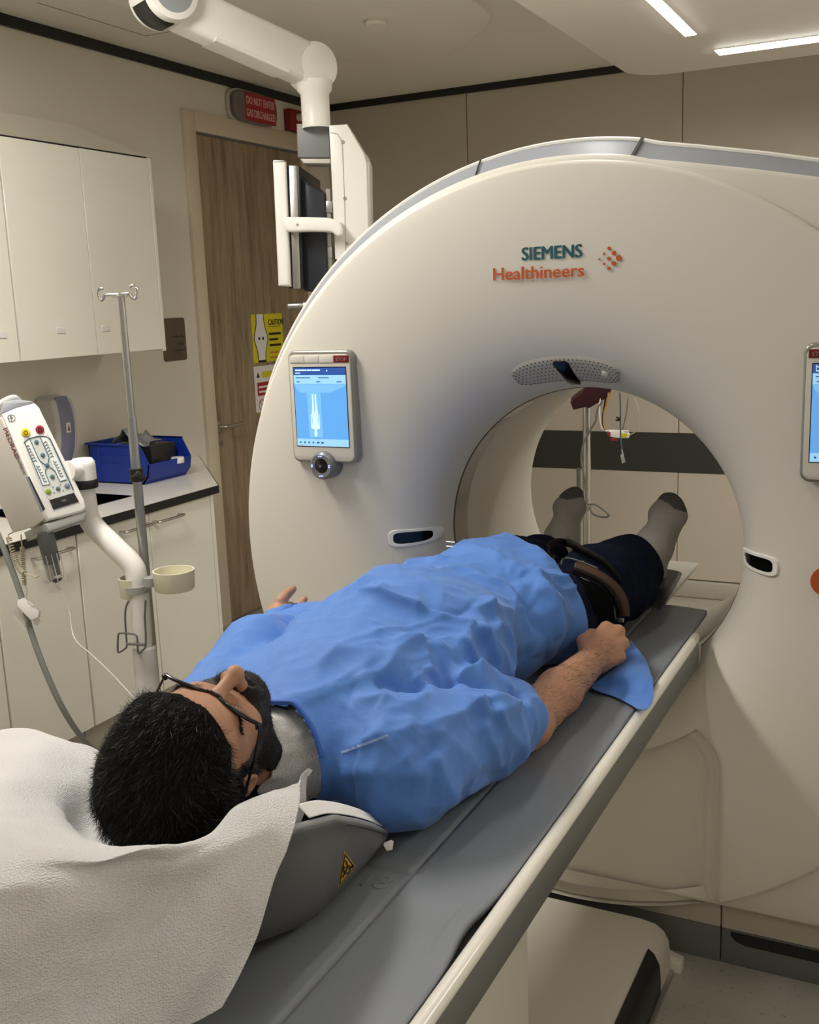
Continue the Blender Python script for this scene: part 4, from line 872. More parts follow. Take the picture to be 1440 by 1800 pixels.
c = at(246, 835, y=2.262); g = MB(); g.lathe([(.014, -.018), (.020, -.018), (.020, .018), (.014, .018)], (xp, 2.262, c.z), (0, 0, 1), 20); g.cyl((xp + .015, 2.24, c.z), (xp + .045, 2.22, c.z + .012), .008, 12, bev=.002); g.box((xp + .01, 2.225, c.z - .014), (xp + .032, 2.262, c.z + .004), r=.003); g.build('clamp_knob', M_blackp, ivp, smooth=50)
g = MB()
for k in range(5):
    a = k * 2 * PI / 5 + .3; g.tube([(xp, 2.262, .07), (xp + .2 * math.cos(a), 2.262 + .2 * math.sin(a), .045)], .012, 8)
g.build('foot_star', M_dgrey, ivp, kind='stuff')
# syringe and tubing
syr = thing('syringe', 'clear syringe with black plunger hanging under the injector head', 'syringe', at(90, 985, y=2.02)[:])
s0, s1 = at(78, 935, y=2.02), at(100, 1022, y=2.02); sd = (s1 - s0).normalized(); L = (s1 - s0).length
M_clear = mat('clear_plastic', (.9, .9, .88), .05, trans=.92, ior=1.4); M_clear2 = mat('frosted_plastic', (.85, .85, .82), .25, trans=.75, ior=1.3)
g = MB(); g.lathe([(.023, 0), (.023, L * .86), (.015, L * .98), (.006, L * 1.02), (.004, L * 1.14)], s0, sd, 28); g.build('barrel', M_clear, syr, smooth=50)
g = MB(); g.lathe([(.0195, .0), (.0205, L * .50), (.013, L * .64), (0, L * .66)], s0, sd, 24); g.build('plunger', M_blackp, syr, smooth=50)
g = MB(); g.lathe([(.011, L * .93), (.012, L * .97), (.006, L * 1.0), (0, L * 1.0)], s0, sd, 18); g.build('tip_ring', M_blackp, syr, smooth=50)
for k in range(10):
    a = k * 2 * PI / 10; e1 = sd.cross(Vector((0, 1, 0))).normalized(); e2 = sd.cross(e1); o_ = (e1 * math.cos(a) + e2 * math.sin(a)) * .024
    g = MB(); g.tube([s0 + sd * L * .45 + o_, s0 + sd * L * 1.0 + o_], .0016, 5); g.build('guard_rib', M_clear2, syr)
PSY = Plane(at(90, 1000, y=2.06), Vector((.5, -.85, .1))); g = MB(); g.prism(PSY.poly([(68, 1003), (80, 1000), (110, 1036), (88, 1045)]), 0, .0015, PSY.frame); g.build('drip_tag', M_clear2, syr)
g = MB(); g.tube([PSY.pt(*p, .003) for p in ((80, 1023), (83, 1018), (86.5, 1023))], .0008, 5, closed=True); g.build('tag_mark', M_ink, syr)
tub = MB(); tub.tube(spline([s0 + sd * L * 1.12, at(113, 1050, y=2.02), at(122, 1075, y=2.02), at(127, 1110, y=2.0), at(137, 1130, y=1.98), at(158, 1148, y=1.95), at(190, 1178, y=1.9), at(225, 1215, y=1.85), at(252, 1248, y=1.78), at(262, 1300, y=1.75)], 6), .0016, 8)
tag(tub.build('infusion_line', mat('clear_tube', (.8, .8, .76), .2, trans=.4), smooth=80), 'thin clear infusion line running from the syringe down toward the patient', 'tubing')
hs = MB(); hs.tube(spline([at(-40, 860, y=2.12), at(5, 960, y=2.1), at(38, 1050, y=2.08), at(55, 1112, y=2.06), at(80, 1180, y=2.06), at(110, 1245, y=2.08), at(145, 1298, y=2.14), at(180, 1330, y=2.22), at(210, 1345, y=2.3)], 8), .0085, 12)
tag(hs.build('grey_hose', mat('hose_grey_green', (.26, .275, .245), .5), smooth=80), 'thick grey-green hose hanging in an arc before the base cabinets', 'hose')
# coiled cord
def coil(path, r, turns, wire):
    P = spline(path, 16); n = len(P); pts = []; tot = turns * 10
    for i in range(tot + 1):
        t = i / tot * (n - 1); k = min(int(t), n - 2); c = P[k].lerp(P[k + 1], t - k); d = (P[k + 1] - P[k]).normalized(); a = d.cross(Vector((0, 1, 0))).normalized(); e = d.cross(a)
        th = i / 10 * 2 * PI; pts.append(c + a * math.cos(th) * r + e * math.sin(th) * r)
    return pts, wire
cc = thing('coiled_cord', 'cream coiled cord hanging beside the syringe down to the white clip', 'cable', at(30, 950, y=2.06)[:])
M_cord = mat('cream_cord', (.60, .55, .40), .45)
pts, w = coil([at(15, 945, y=2.07), at(24, 975, y=2.06), at(33, 998, y=2.05), at(43, 1008, y=2.04)], .0065, 22, .0018); g = MB(); g.tube(pts, .0018, 5); g.build('coil', M_cord, cc, smooth=80)
pts, w = coil([at(39, 962, y=2.09), at(41, 990, y=2.08), at(43, 1028, y=2.07)], .0055, 20, .0018); g = MB(); g.tube(pts, .0018, 5); g.build('coil', M_cord, cc, smooth=80)
g = MB(); g.tube(spline([at(43, 1008, y=2.04), at(54, 1011, y=2.04), at(63, 1014, y=2.04), at(70, 1011, y=2.04)], 5), .0025, 8); g.tube(spline([at(43, 1028, y=2.07), at(47, 1037, y=2.06), at(44, 1056, y=2.05)], 5), .002, 8); g.tube(spline([at(22, 936, y=2.1), at(15, 940, y=2.08), at(15, 947, y=2.07)], 5), .002, 8); g.tube(spline([at(37, 940, y=2.1), at(38, 952, y=2.09), at(39, 963, y=2.09)], 4), .002, 8); g.build('cord', M_cord, cc, smooth=80)
cl = thing('hose_clip', 'white plastic clip with ribbed clear tags clamped on the grey hose', 'clip', at(50, 1075, y=2.05)[:])
PCL = Plane(at(50, 1075, y=2.05), Vector((.6, -.76, .24)))
g = MB(); g.prism(PCL.poly([(32, 1055), (44, 1050), (70, 1074), (69, 1085), (56, 1091), (31, 1066)]), -.02, .012, PCL.frame, r=.004); g.build('clip_body', M_whitep, cl)
g = MB(); g.prism(PCL.poly([(48, 1057), (52, 1056), (60, 1064), (56, 1066)], .014), .012, .0145, PCL.frame); g.build('clip_latch', M_white, cl)
for (dx, dy) in ((0, 0), (-3, 4)):
    g = MB(); g.prism(PCL.poly([(25 + dx, 1063 + dy), (31 + dx, 1068 + dy), (47 + dx, 1090 + dy), (45 + dx, 1104 + dy), (22 + dx, 1078 + dy)]), -.012 - dx * .002, -.009 - dx * .002, PCL.frame); g.build('ribbed_tag', M_clear2, cl)
g = MB(); g.prism(PCL.poly([(58, 1088), (68, 1085), (71, 1092), (66, 1100), (60, 1098)]), -.004, -.001, PCL.frame); g.build('end_tag', M_clear2, cl)

# ================================================================== WORKTOP ITEMS
bx0, bx1, by0, by1 = -2.435, -2.13, 3.335, 3.60     # bin bottom
# shift bin so it stays on the worktop
by0, by1 = 3.325, 3.60
binx0, binx1 = -2.425, -2.125
M_blue = mat('bin_blue', (.008, .035, .30), .38); bn = thing('storage_bin', 'royal blue open-front plastic storage bin on the worktop', 'bin', ((binx0 + binx1) / 2, (by0 + by1) / 2, ZW))
H1, H0 = .165, .085; w = .005
prof_side = [(binx0, 0), (binx1 - .03, 0), (binx1, .035), (binx1 + .008, H0), (binx1 - .035, H1), (binx0 - .012, H1)]
def yz_prism(mb, poly, y0, y1): mb.prism([(a, ZW + c) for a, c in poly], y0, y1, FG)
for nm, ya_, yb_ in (('side_wall', by0, by0 + w), ('side_wall', by1 - w, by1)):
    g = MB(); yz_prism(g, prof_side, ya_, yb_); g.build(nm, M_blue, bn)
g = MB(); yz_prism(g, [(binx0 - .012, H1), (binx0 - .007, H1), (binx0 + .005, 0), (binx0, 0)], by0, by1); g.build('back_wall', M_blue, bn)
g = MB(); yz_prism(g, [(binx0, 0), (binx1 - .03, 0), (binx1 - .03, .005), (binx0, .005)], by0, by1); g.build('bottom', M_blue, bn)
g = MB(); yz_prism(g, [(binx1 - .03, 0), (binx1, .035), (binx1 + .008, H0), (binx1 + .002, H0), (binx1 - .006, .038), (binx1 - .034, .006)], by0, by1); g.build('front_wall', M_blue, bn)
g = MB(); yz_prism(g, [(binx0 - .024, H1 - .004), (binx0 - .007, H1 - .004), (binx0 - .007, H1 + .003), (binx0 - .024, H1 + .003)], by0 - .008, by1 + .008)
for ya_, yb_ in ((by0 - .008, by0 + w), (by1 - w, by1 + .008)): g.box((binx0 - .012, ya_, ZW + H1 - .006), (binx1 - .036, yb_, ZW + H1 + .001), r=.001, seg=1)
g.build('rim', M_blue, bn)
g = MB()
for zz in (.085, .12): g.box((binx0 + .05, by0 - .0025, ZW + zz), (binx1 - .07, by0 + .001, ZW + zz + .006), r=.001, seg=1)
g.box((binx0 + .04, by0 - .0025, ZW + .005), (binx0 + .046, by0 + .001, ZW + H1 - .01), r=.001, seg=1); g.build('side_ribs', M_blue, bn)
g = MB(); g.box((-2.30, 3.40, ZW + .007), (-2.165, 3.56, ZW + .15), r=.004); tag(g.build('black_box', M_blackp), 'matt black box standing inside the blue bin', 'box')
g = MB(); g.lathe([(.012, 0), (.026, 0), (.028, .003), (.028, .022), (.026, .025), (.012, .025), (.012, 0)], (-2.135, 3.53, ZW + .062), (0, 0, 1), 28); g2 = g
tag(g.build('tape_roll', mat('tape_white', (.75, .74, .72), .4)), 'small white tape roll lying in the front of the blue bin', 'tape')
g = MB(); vs, fs = gridmesh(14, 14, lambda u, v: (-2.36 + .16 * u + .012 * math.sin(9 * v), 3.38 + .13 * v + .01 * math.sin(8 * u), ZW + .158 + .06 * math.sin(PI * min(1, u * 1.15)) * (.75 + .25 * math.sin(5 * v + 2 * u)) + .008 * math.sin(17 * u + 5 * v)))
g.add(vs, fs); o = tag(g.build('foil_bag', mat('grey_film', (.23, .24, .25), .3, metal=.35, bump=.5), smooth=180), 'crumpled grey film bag sticking out of the blue bin', 'bag'); md = o.modifiers.new('s', 'SOLIDIFY'); md.thickness = .002
g = MB(); g.box((-2.40, 3.38, ZW + .007), (-2.31, 3.52, ZW + .15), r=.01); tag(g.build('grey_packet', mat('grey_pack', (.2, .2, .2), .5)), 'dark grey packet under the film bag in the blue bin', 'packet')
# soap dispenser on the wall
ds = thing('soap_dispenser', 'pale wall-mounted soap dispenser with lavender-grey front behind the injector', 'dispenser', (XL, 3.2, 1.02))
a0 = at(103, 706, x=-2.38); dy = 3.15; z0, z1 = 1.03, 1.265
sidep = [(XL, z0), (XL + .075, z0), (XL + .098, z0 + .05), (XL + .108, z0 + .12), (XL + .104, z0 + .19), (XL + .09, z1), (XL + .07, z1 + .006), (XL, z1)]
g = MB(); g.prism(curve_poly(sidep, 3), dy - .058, dy + .058, FG, r=.012, seg=3); g.build('body', mat('dispenser_body', (.50, .49, .46), .4), ds, smooth=50)
fp = [(XL + .085, z0 + .003), (XL + .102, z0 + .05), (XL + .1115, z0 + .12), (XL + .1075, z0 + .19), (XL + .092, z1 - .003), (XL + .08, z1 - .003), (XL + .075, z0 + .003)]
g = MB(); g.prism(curve_poly(fp, 3), dy - .038, dy + .038, FG, r=.006, seg=2); fo = g.build('front_panel', mat('lavender_grey', (.20, .205, .29), .35), ds, smooth=50)
g = MB(); g.box((XL + .1085, dy - .012, z0 + .105), (XL + .113, dy + .012, z0 + .145), r=.001, seg=1); g.build('sticker', M_pap, ds)
g = MB(); g.prism([(dy - .008, z0 + .112), (dy + .008, z0 + .112), (dy, z0 + .138)], 0, .001, (Vector((XL + .1132, 0, 0)), Vector((0, 1, 0)), Vector((0, 0, 1)), Vector((1, 0, 0)))); g.build('sticker_mark', mat('brown_ink', (.2, .12, .05)), ds)

# ================================================================== STAND BEHIND THE BORE
fs_ = thing('monitor_stand', 'chrome pole with dark maroon box, seen through the bore', 'stand', (-.475 + .0, 4.0, 0))
xp2 = at(1032, 800, y=4.0).x
g = MB(); g.cyl((xp2, 4.0, .05), (xp2, 4.0, 1.22), .0165, 24); g.build('pole', M_chrome, fs_)
g = MB(); g.cyl((xp2 - .045, 4.03, .05), (xp2 - .045, 4.03, .92), .008, 16); g.build('thin_pole', M_dgrey, fs_)
PM = Plane(Vector((xp2, 3.93, 1.2)), Vector((.25, -.95, -.2)))
g = MB(); g.prism(PM.poly([(1003, 708), (1024, 691), (1040, 650), (1090, 650), (1070, 698), (1034, 719), (1030, 716), (1008, 721)]), -.10, .0, PM.frame, r=.004); g.build('maroon_box', mat('maroon_plastic', (.045, .008, .015), .35), fs_)
g = MB(); g.lathe([(.26, 0), (.26, .03), (.05, .06), (.02, .08)], (xp2, 4.0, 0), (0, 0, 1), 30); g.build('base', M_dgrey, fs_)
M_cabg = mat('cable_grey', (.16, .165, .15), .5)
def cable(name, pts, r, m, label, y=3.95, cat='cable'):
    g = MB(); g.tube(spline([at(*p, y=y) for p in pts], 6), r, 8); return tag(g.build(name, m, smooth=80), label, cat)
cable('grey_cable', [(1058, 706), (1050, 722), (1047, 740), (1040, 752), (1026, 780), (1022, 810), (1027, 835), (1030, 860), (1033, 885), (1048, 887), (1071, 905), (1060, 909), (1042, 903), (1036, 890)], .0042, M_cabg, 'grey cable looping around the chrome pole behind the left foot')
cable('yellow_cable', [(1070, 690), (1068, 705), (1062, 725), (1061, 745), (1066, 760)], .0035, mat('cable_amber', (.45, .25, .03), .5), 'amber and black lead hanging beside the maroon box')
cable('black_cable', [(1066, 690), (1063, 712), (1060, 730), (1060, 745), (1064, 757), (1068, 764)], .0035, M_blackp, 'black lead hanging next to the amber lead')
cable('white_cable', [(1057, 690), (1054, 720), (1057, 748), (1064, 757), (1075, 757), (1105, 758)], .0035, M_whitep, 'white lead curving into the lead connector')
cable('clear_loop', [(1105, 765), (1118, 758), (1124, 740), (1122, 715), (1116, 700)], .0022, M_clear2, 'thin translucent loop right of the lead connector')
cable('blue_lead', [(1090, 690), (1091, 720), (1091, 750), (1092, 780), (1094, 790)], .0030, mat('cable_slate', (.08, .10, .12), .5), 'slate lead hanging straight in front of the connector', y=3.9)
cable('green_lead', [(1104, 700), (1102, 722), (1098, 742), (1094, 758)], .0025, mat('cable_olive', (.16, .17, .08), .5), 'olive lead slanting to the lead connector')
cn = thing('lead_connector', 'white lead connector with yellow and red ends hanging over the dark wall band', 'connector', at(1092, 763, y=3.95)[:])
PK = Plane(at(1092, 763, y=3.95), Vector((.4, -.9, 0)))
g = MB(); g.prism(PK.poly([(1070, 757), (1100, 757), (1108, 762), (1105, 770), (1086, 770), (1070, 767)]), -.012, .008, PK.frame, r=.004); g.build('shell', M_whitep, cn)
g = MB(); g.prism(PK.poly([(1090, 761), (1103, 762), (1101, 768), (1090, 767)]), .008, .011, PK.frame); g.build('yellow_end', M_yel, cn)
g = MB(); g.prism(PK.poly([(1073, 770), (1083, 770), (1086, 774), (1074, 775)]), -.005, .006, PK.frame, r=.002); g.prism(PK.poly([(1067, 759), (1073, 759), (1073, 767), (1068, 766)]), -.005, .010, PK.frame, r=.002); g.build('red_end', mat('lead_red', (.3, .02, .05), .4), cn)
cc2 = thing('lead_clip', 'small translucent clip dangling over the dark wall band', 'clip', at(1096, 805, y=3.9)[:])
g = MB(); g.tube([at(1093, 790, y=3.9), at(1095, 798, y=3.9)], .003, 8); g.prism(Plane(at(1096, 805, y=3.9), Vector((.4, -.9, 0))).poly([(1091, 800), (1096, 797), (1100, 812), (1094, 815)]), -.008, .0, Plane(at(1096, 805, y=3.9), Vector((.4, -.9, 0))).frame, r=.002); g.build('clip_body', M_clear2, cc2)
g = MB(); PKK = Plane(at(1088, 736, y=3.9), Vector((.4, -.9, 0))); g.prism(PKK.poly([(1083, 732), (1090, 734), (1090, 740), (1082, 740), (1082, 738), (1087, 737), (1083, 734)]), -.004, .004, PKK.frame); tag(g.build('cable_tie', M_blackp), 'small black tie around the slate lead', 'cable tie')
# ================================================================== SIGNED-DISTANCE MODELLING
def _v(a): return np.array(a, dtype=np.float32)
class Field:
    """grid of distances; primitives blend smoothly and only touch the cells near them"""
    def __init__(s, xs, ys, zs):
        s.ax = [np.asarray(a, dtype=np.float32) for a in (xs, ys, zs)]; s.D = np.full([len(a) for a in s.ax], .12, dtype=np.float32)
    def _sub(s, lo, hi):
        sl = []
        for a, l, h in zip(s.ax, lo, hi): i0 = max(0, int(np.searchsorted(a, l)) - 1); i1 = min(len(a), int(np.searchsorted(a, h)) + 1); sl.append(slice(i0, max(i1, i0 + 1)))
        X, Y, Z = np.meshgrid(*[a[q] for a, q in zip(s.ax, sl)], indexing='ij'); return tuple(sl), X, Y, Z
    def _mix(s, sl, d, k, op):
        A = s.D[sl]
        if op == 'sub': d = -d; h = np.clip(.5 + .5 * (d - A) / k, 0, 1) if k else (d > A); s.D[sl] = A * (1 - h) + d * h + (k * h * (1 - h) if k else 0)
        else: h = np.clip(.5 + .5 * (A - d) / k, 0, 1) if k else (d < A); s.D[sl] = A * (1 - h) + d * h - (k * h * (1 - h) if k else 0)
    def cone(s, a, b, ra, rb, k=.01, op='add', flat=None):
        a = _v(a); b = _v(b); m = max(ra, rb) + k + .02; sl, X, Y, Z = s._sub(np.minimum(a, b) - m, np.maximum(a, b) + m)
        ab = b - a; L2 = float(ab @ ab) + 1e-9; t = np.clip(((X - a[0]) * ab[0] + (Y - a[1]) * ab[1] + (Z - a[2]) * ab[2]) / L2, 0, 1)
        px, py, pz = X - a[0] - t * ab[0], Y - a[1] - t * ab[1], Z - a[2] - t * ab[2]
        if flat is not None:   # (axis, factor): squash along an axis
            n, f_ = _v(flat[0]), flat[1]; n = n / np.linalg.norm(n); c = px * n[0] + py * n[1] + pz * n[2]; g_ = (1 / f_ - 1) * c; px, py, pz = px + g_ * n[0], py + g_ * n[1], pz + g_ * n[2]
        s._mix(sl, np.sqrt(px * px + py * py + pz * pz) - (ra + t * (rb - ra)), k, op)
    def ell(s, c, r, k=.01, R=None, op='add'):
        c = _v(c); r = _v(r); m = float(r.max()) + k + .02; sl, X, Y, Z = s._sub(c - m, c + m); X, Y, Z = X - c[0], Y - c[1], Z - c[2]
        if R is not None: X, Y, Z = (X * R[0][i] + Y * R[1][i] + Z * R[2][i] for i in range(3))
        k0 = np.sqrt((X / r[0]) ** 2 + (Y / r[1]) ** 2 + (Z / r[2]) ** 2); k1 = np.sqrt((X / r[0] ** 2) ** 2 + (Y / r[1] ** 2) ** 2 + (Z / r[2] ** 2) ** 2) + 1e-6
        s._mix(sl, k0 * (k0 - 1) / k1, k, op)
    def floor(s, z, k=.01):
        h_ = (z - s.ax[2])[None, None, :]; A = s.D; h = np.clip(.5 + .5 * (h_ - A) / k, 0, 1); s.D = (A * (1 - h) + h_ * h + k * h * (1 - h)).astype(np.float32)
    def at(s, P):
        P = np.asarray(P, dtype=np.float32); I = []; Fr = []
        for j, a in enumerate(s.ax): i = np.clip(np.searchsorted(a, P[:, j]) - 1, 0, len(a) - 2); I.append(i); Fr.append(np.clip((P[:, j] - a[i]) / (a[i + 1] - a[i]), 0, 1))
        out = 0
        for dx in (0, 1):
            for dy in (0, 1):
                for dz in (0, 1):
                    w = (Fr[0] if dx else 1 - Fr[0]) * (Fr[1] if dy else 1 - Fr[1]) * (Fr[2] if dz else 1 - Fr[2]); out = out + w * s.D[I[0] + dx, I[1] + dy, I[2] + dz]
        return out
    def grad(s, P, e=.004):
        P = np.asarray(P, dtype=np.float32); G = np.stack([s.at(P + e * np.eye(3, dtype=np.float32)[i]) - s.at(P - e * np.eye(3, dtype=np.float32)[i]) for i in range(3)], 1)
        return G / (np.linalg.norm(G, axis=1, keepdims=True) + 1e-9)
    def hit(s, px, py, iso=0.0, lift=0.0):
        """first point of the surface that shows at a photo pixel"""
        d = np.array(ray(px, py).normalized()); o = np.array(CAM); ts = np.arange(.7, 3.6, .002); P = o + d * ts[:, None]
        ok = np.all([(P[:, j] > s.ax[j][0]) & (P[:, j] < s.ax[j][-1]) for j in range(3)], axis=0); v = np.where(ok, s.at(P), 1.0); i = np.nonzero(v < iso)[0]
        if not len(i): return None
        p = P[i[0]]; n = s.grad(p[None])[0]; return Vector(p + n * lift)
    def mesh(s):
        D = s.D; B = D < 0; c = np.zeros([n - 1 for n in D.shape], dtype=np.uint8)
        for dx in (0, 1):
            for dy in (0, 1):
                for dz in (0, 1): c += B[dx:B.shape[0] - 1 + dx, dy:B.shape[1] - 1 + dy, dz:B.shape[2] - 1 + dz]
        act = np.nonzero((c > 0) & (c < 8)); idx = np.full(c.shape, -1, dtype=np.int32); idx[act] = np.arange(len(act[0])); I, J, K = act
        P = np.zeros((len(I), 3), dtype=np.float64); W = np.zeros(len(I)); ax = s.ax
        cs = [(0, 0, 0), (1, 0, 0), (0, 1, 0), (1, 1, 0), (0, 0, 1), (1, 0, 1), (0, 1, 1), (1, 1, 1)]
        for a in range(8):
            for b in range(a + 1, 8):
                if sum(abs(cs[a][i] - cs[b][i]) for i in range(3)) != 1: continue
                va = D[I + cs[a][0], J + cs[a][1], K + cs[a][2]]; vb = D[I + cs[b][0], J + cs[b][1], K + cs[b][2]]; m = (va < 0) != (vb < 0); t = np.where(m, va / np.where(m, va - vb, 1), 0)
                pa = np.stack([ax[0][I + cs[a][0]], ax[1][J + cs[a][1]], ax[2][K + cs[a][2]]], 1); pb = np.stack([ax[0][I + cs[b][0]], ax[1][J + cs[b][1]], ax[2][K + cs[b][2]]], 1)
                P += np.where(m[:, None], pa + (pb - pa) * t[:, None], 0); W += m
        P /= W[:, None]; Fs = []
        for axn in range(3):
            o1, o2 = [(1, 2), (2, 0), (0, 1)][axn]; s0 = [slice(None)] * 3; s1 = [slice(None)] * 3; s0[axn] = slice(0, -1); s1[axn] = slice(1, None)
            x = B[tuple(s0)] != B[tuple(s1)]; e = np.array(np.nonzero(x)); ok = (e[o1] > 0) & (e[o2] > 0) & (e[o1] < c.shape[o1]) & (e[o2] < c.shape[o2]); e = e[:, ok]
            q = []
            for d1, d2 in ((1, 1), (0, 1), (0, 0), (1, 0)): f_ = e.copy(); f_[o1] -= d1; f_[o2] -= d2; q.append(idx[f_[0], f_[1], f_[2]])
            q = np.stack(q, 1); flip = ~B[tuple(e)]; q[flip] = q[flip][:, ::-1]; Fs.append(q)
        F_ = np.concatenate(Fs); return P, F_[(F_ >= 0).all(1)]
def np_mesh(name, P, F_, m, parent, smooth=180, mi=None):
    me = bpy.data.meshes.new(name); k = F_.shape[1]
    me.vertices.add(len(P)); me.vertices.foreach_set('co', np.asarray(P, dtype=np.float32).ravel()); me.loops.add(F_.size); me.loops.foreach_set('vertex_index', F_.astype(np.int32).ravel())
    me.polygons.add(len(F_)); me.polygons.foreach_set('loop_start', np.arange(0, F_.size, k, dtype=np.int32)); me.polygons.foreach_set('loop_total', np.full(len(F_), k, dtype=np.int32)); me.update(calc_edges=True)
    if mi is not None: me.polygons.foreach_set('material_index', np.asarray(mi, dtype=np.int32))
    return obj_from_mesh(name, me, m, parent, smooth)
def vnormals(P, F_):
    n = np.cross(P[F_[:, 2]] - P[F_[:, 0]], P[F_[:, 3 if F_.shape[1] > 3 else 1]] - P[F_[:, 1 if F_.shape[1] > 3 else 0]]); N = np.zeros_like(P)
    for j in range(F_.shape[1]):
        for a in range(3): N[:, a] += np.bincount(F_[:, j], n[:, a], len(P))
    return N / (np.linalg.norm(N, axis=1, keepdims=True) + 1e-12)
def relax(P, F_, it=2, lam=.5, mask=None):
    E = np.concatenate([F_[:, [i, (i + 1) % F_.shape[1]]] for i in range(F_.shape[1])]); E = np.concatenate([E, E[:, ::-1]]); deg = np.bincount(E[:, 0], minlength=len(P))[:, None]
    for _ in range(it):
        A = np.stack([np.bincount(E[:, 0], P[E[:, 1], a], len(P)) for a in range(3)], 1) / np.maximum(deg, 1); d = (A - P) * lam; P = P + (d if mask is None else d * mask[:, None])
    return P
def compact(P, F_):
    u, inv = np.unique(F_, return_inverse=True); return P[u], inv.reshape(F_.shape), u
_G = np.random.default_rng(11).random((40, 40, 40)).astype(np.float32)
def vnoise(P, sc):
    q = P / sc; i = np.floor(q).astype(int); f_ = q - i; f_ = f_ * f_ * (3 - 2 * f_); out = 0
    for dx in (0, 1):
        for dy in (0, 1):
            for dz in (0, 1): out = out + (f_[:, 0] if dx else 1 - f_[:, 0]) * (f_[:, 1] if dy else 1 - f_[:, 1]) * (f_[:, 2] if dz else 1 - f_[:, 2]) * _G[(i[:, 0] + dx) % 40, (i[:, 1] + dy) % 40, (i[:, 2] + dz) % 40]
    return out - .5

# ================================================================== THE PATIENT
per = thing('person', 'man in blue gown and glasses lying on his back on the scanner table', 'person', (-.1, 1.5, T))
def skin_mat():
    m = mat('skin', (.43, .225, .135), .48, noise=.10, nscale=22, bump=.25, bscale=420, sss=.12); return m
M_skin = skin_mat()
HF = np.array([.36, .15, .92]); HO = np.array([-.0925, 1.06, 1.092]) + np.array([.010, .012, .0]) - .095 * HF / np.linalg.norm(HF); HF /= np.linalg.norm(HF)
HR = np.array([.921, .105, -.375]); HR -= HF * (HR @ HF); HR /= np.linalg.norm(HR); HU = np.cross(HR, HF)
HM = np.stack([HR, HU, HF], 1)
def hd(r, u, f): return HO + HM @ np.array([r, u, f], dtype=float)
WR = np.array(at(1046, 1156, z=.878)); EL = np.array([.145, 1.635, .866]); SH = np.array([.055, 1.31, .895])
WL_ = np.array(at(492, 1082, x=-.455)); ELL = np.array([-.42, 1.60, .89]); SHL = np.array([-.275, 1.31, .90])
def zone(*segs):
    out = []
    for a, b, st in segs: out.append(np.arange(a, b, st))
    return np.concatenate(out)
xs = zone((-.56, -.215, .006), (-.215, .03, .0034), (.03, .10, .0055), (.10, .27, .0034)); ys = zone((.885, 1.21, .0034), (1.21, 1.60, .010), (1.60, 1.86, .006), (1.86, 2.16, .0034), (2.16, 2.50, .012), (2.50, 2.80, .007)); zs = zone((T - .004, 1.15, .0036),)
B_ = Field(xs, ys, zs)
# torso
B_.ell((-.11, 1.42, .915), (.185, .20, .100), .03); B_.cone(SHL + [.02, 0, 0], SH - [.02, 0, 0], .068, .068, .04); B_.ell((-.10, 1.63, .93), (.165, .20, .115), .05); B_.ell((-.10, 1.84, .91), (.150, .15, .095), .04)
# legs
for sx, kn, an in ((.0, (.055, 2.24, .915), (.10, 2.60, .880)), (-.165, (-.155, 2.24, .915), (-.135, 2.62, .880))):
    B_.cone((sx, 1.90, .905), kn, .074, .055, .04); B_.cone(kn, an, .055, .040, .03)
# neck and head
B_.cone(hd(0, -.075, -.03), (-.105, 1.27, .935), .056, .066, .03)
B_.ell(hd(0, .040, -.006), (.0805, .105, .101), .02, HM); B_.ell(hd(0, -.028, .034), (.062, .084, .052), .025, HM); B_.ell(hd(0, -.078, .020), (.058, .040, .056), .02, HM)
B_.ell(hd(0, -.108, .066), (.026, .018, .022), .024, HM); B_.ell(hd(0, .052, .058), (.058, .045, .034), .03, HM)
B_.cone(hd(-.036, .014, .083), hd(.036, .014, .083), .011, .011, .012)
for s in (-1, 1):
    B_.ell(hd(s * .031, -.003, .101), (.019, .012, .013), .012, HM, op='sub'); B_.ell(hd(s * .031, -.004, .0785), (.0155, .0125, .0125), .004, HM); B_.ell(hd(s * .040, -.035, .064), (.021, .022, .017), .018, HM)
    B_.ell(hd(s * .078, -.012, -.008), (.010, .032, .019), .006, HM, None) if False else B_.ell(hd(s * .080, -.012, -.010), (.009, .032, .019), .006, HM)
    B_.ell(hd(s * .088, -.010, -.005), (.006, .018, .009), .004, HM, op='sub')
    B_.cone(hd(s * .0, -.002, .089), hd(s * .0, -.002, .089), .008, .008, .01)
B_.cone(hd(0, .004, .088), hd(0, -.036, .113), .008, .0115, .010); B_.ell(hd(0, -.041, .1165), (.0125, .011, .0115), .008, HM)
for s in (-1, 1): B_.ell(hd(s * .0135, -.045, .103), (.0075, .0085, .009), .006, HM); B_.ell(hd(s * .0065, -.0535, .105), (.0034, .003, .006), .002, HM, op='sub')
B_.cone(hd(-.020, -.068, .0865), hd(.020, -.068, .0865), .006, .006, .008); B_.cone(hd(-.018, -.078, .084), hd(.018, -.078, .084), .0075, .0075, .008)
B_.cone(hd(-.022, -.073, .095), hd(.022, -.073, .095), .0015, .0015, .004, op='sub')
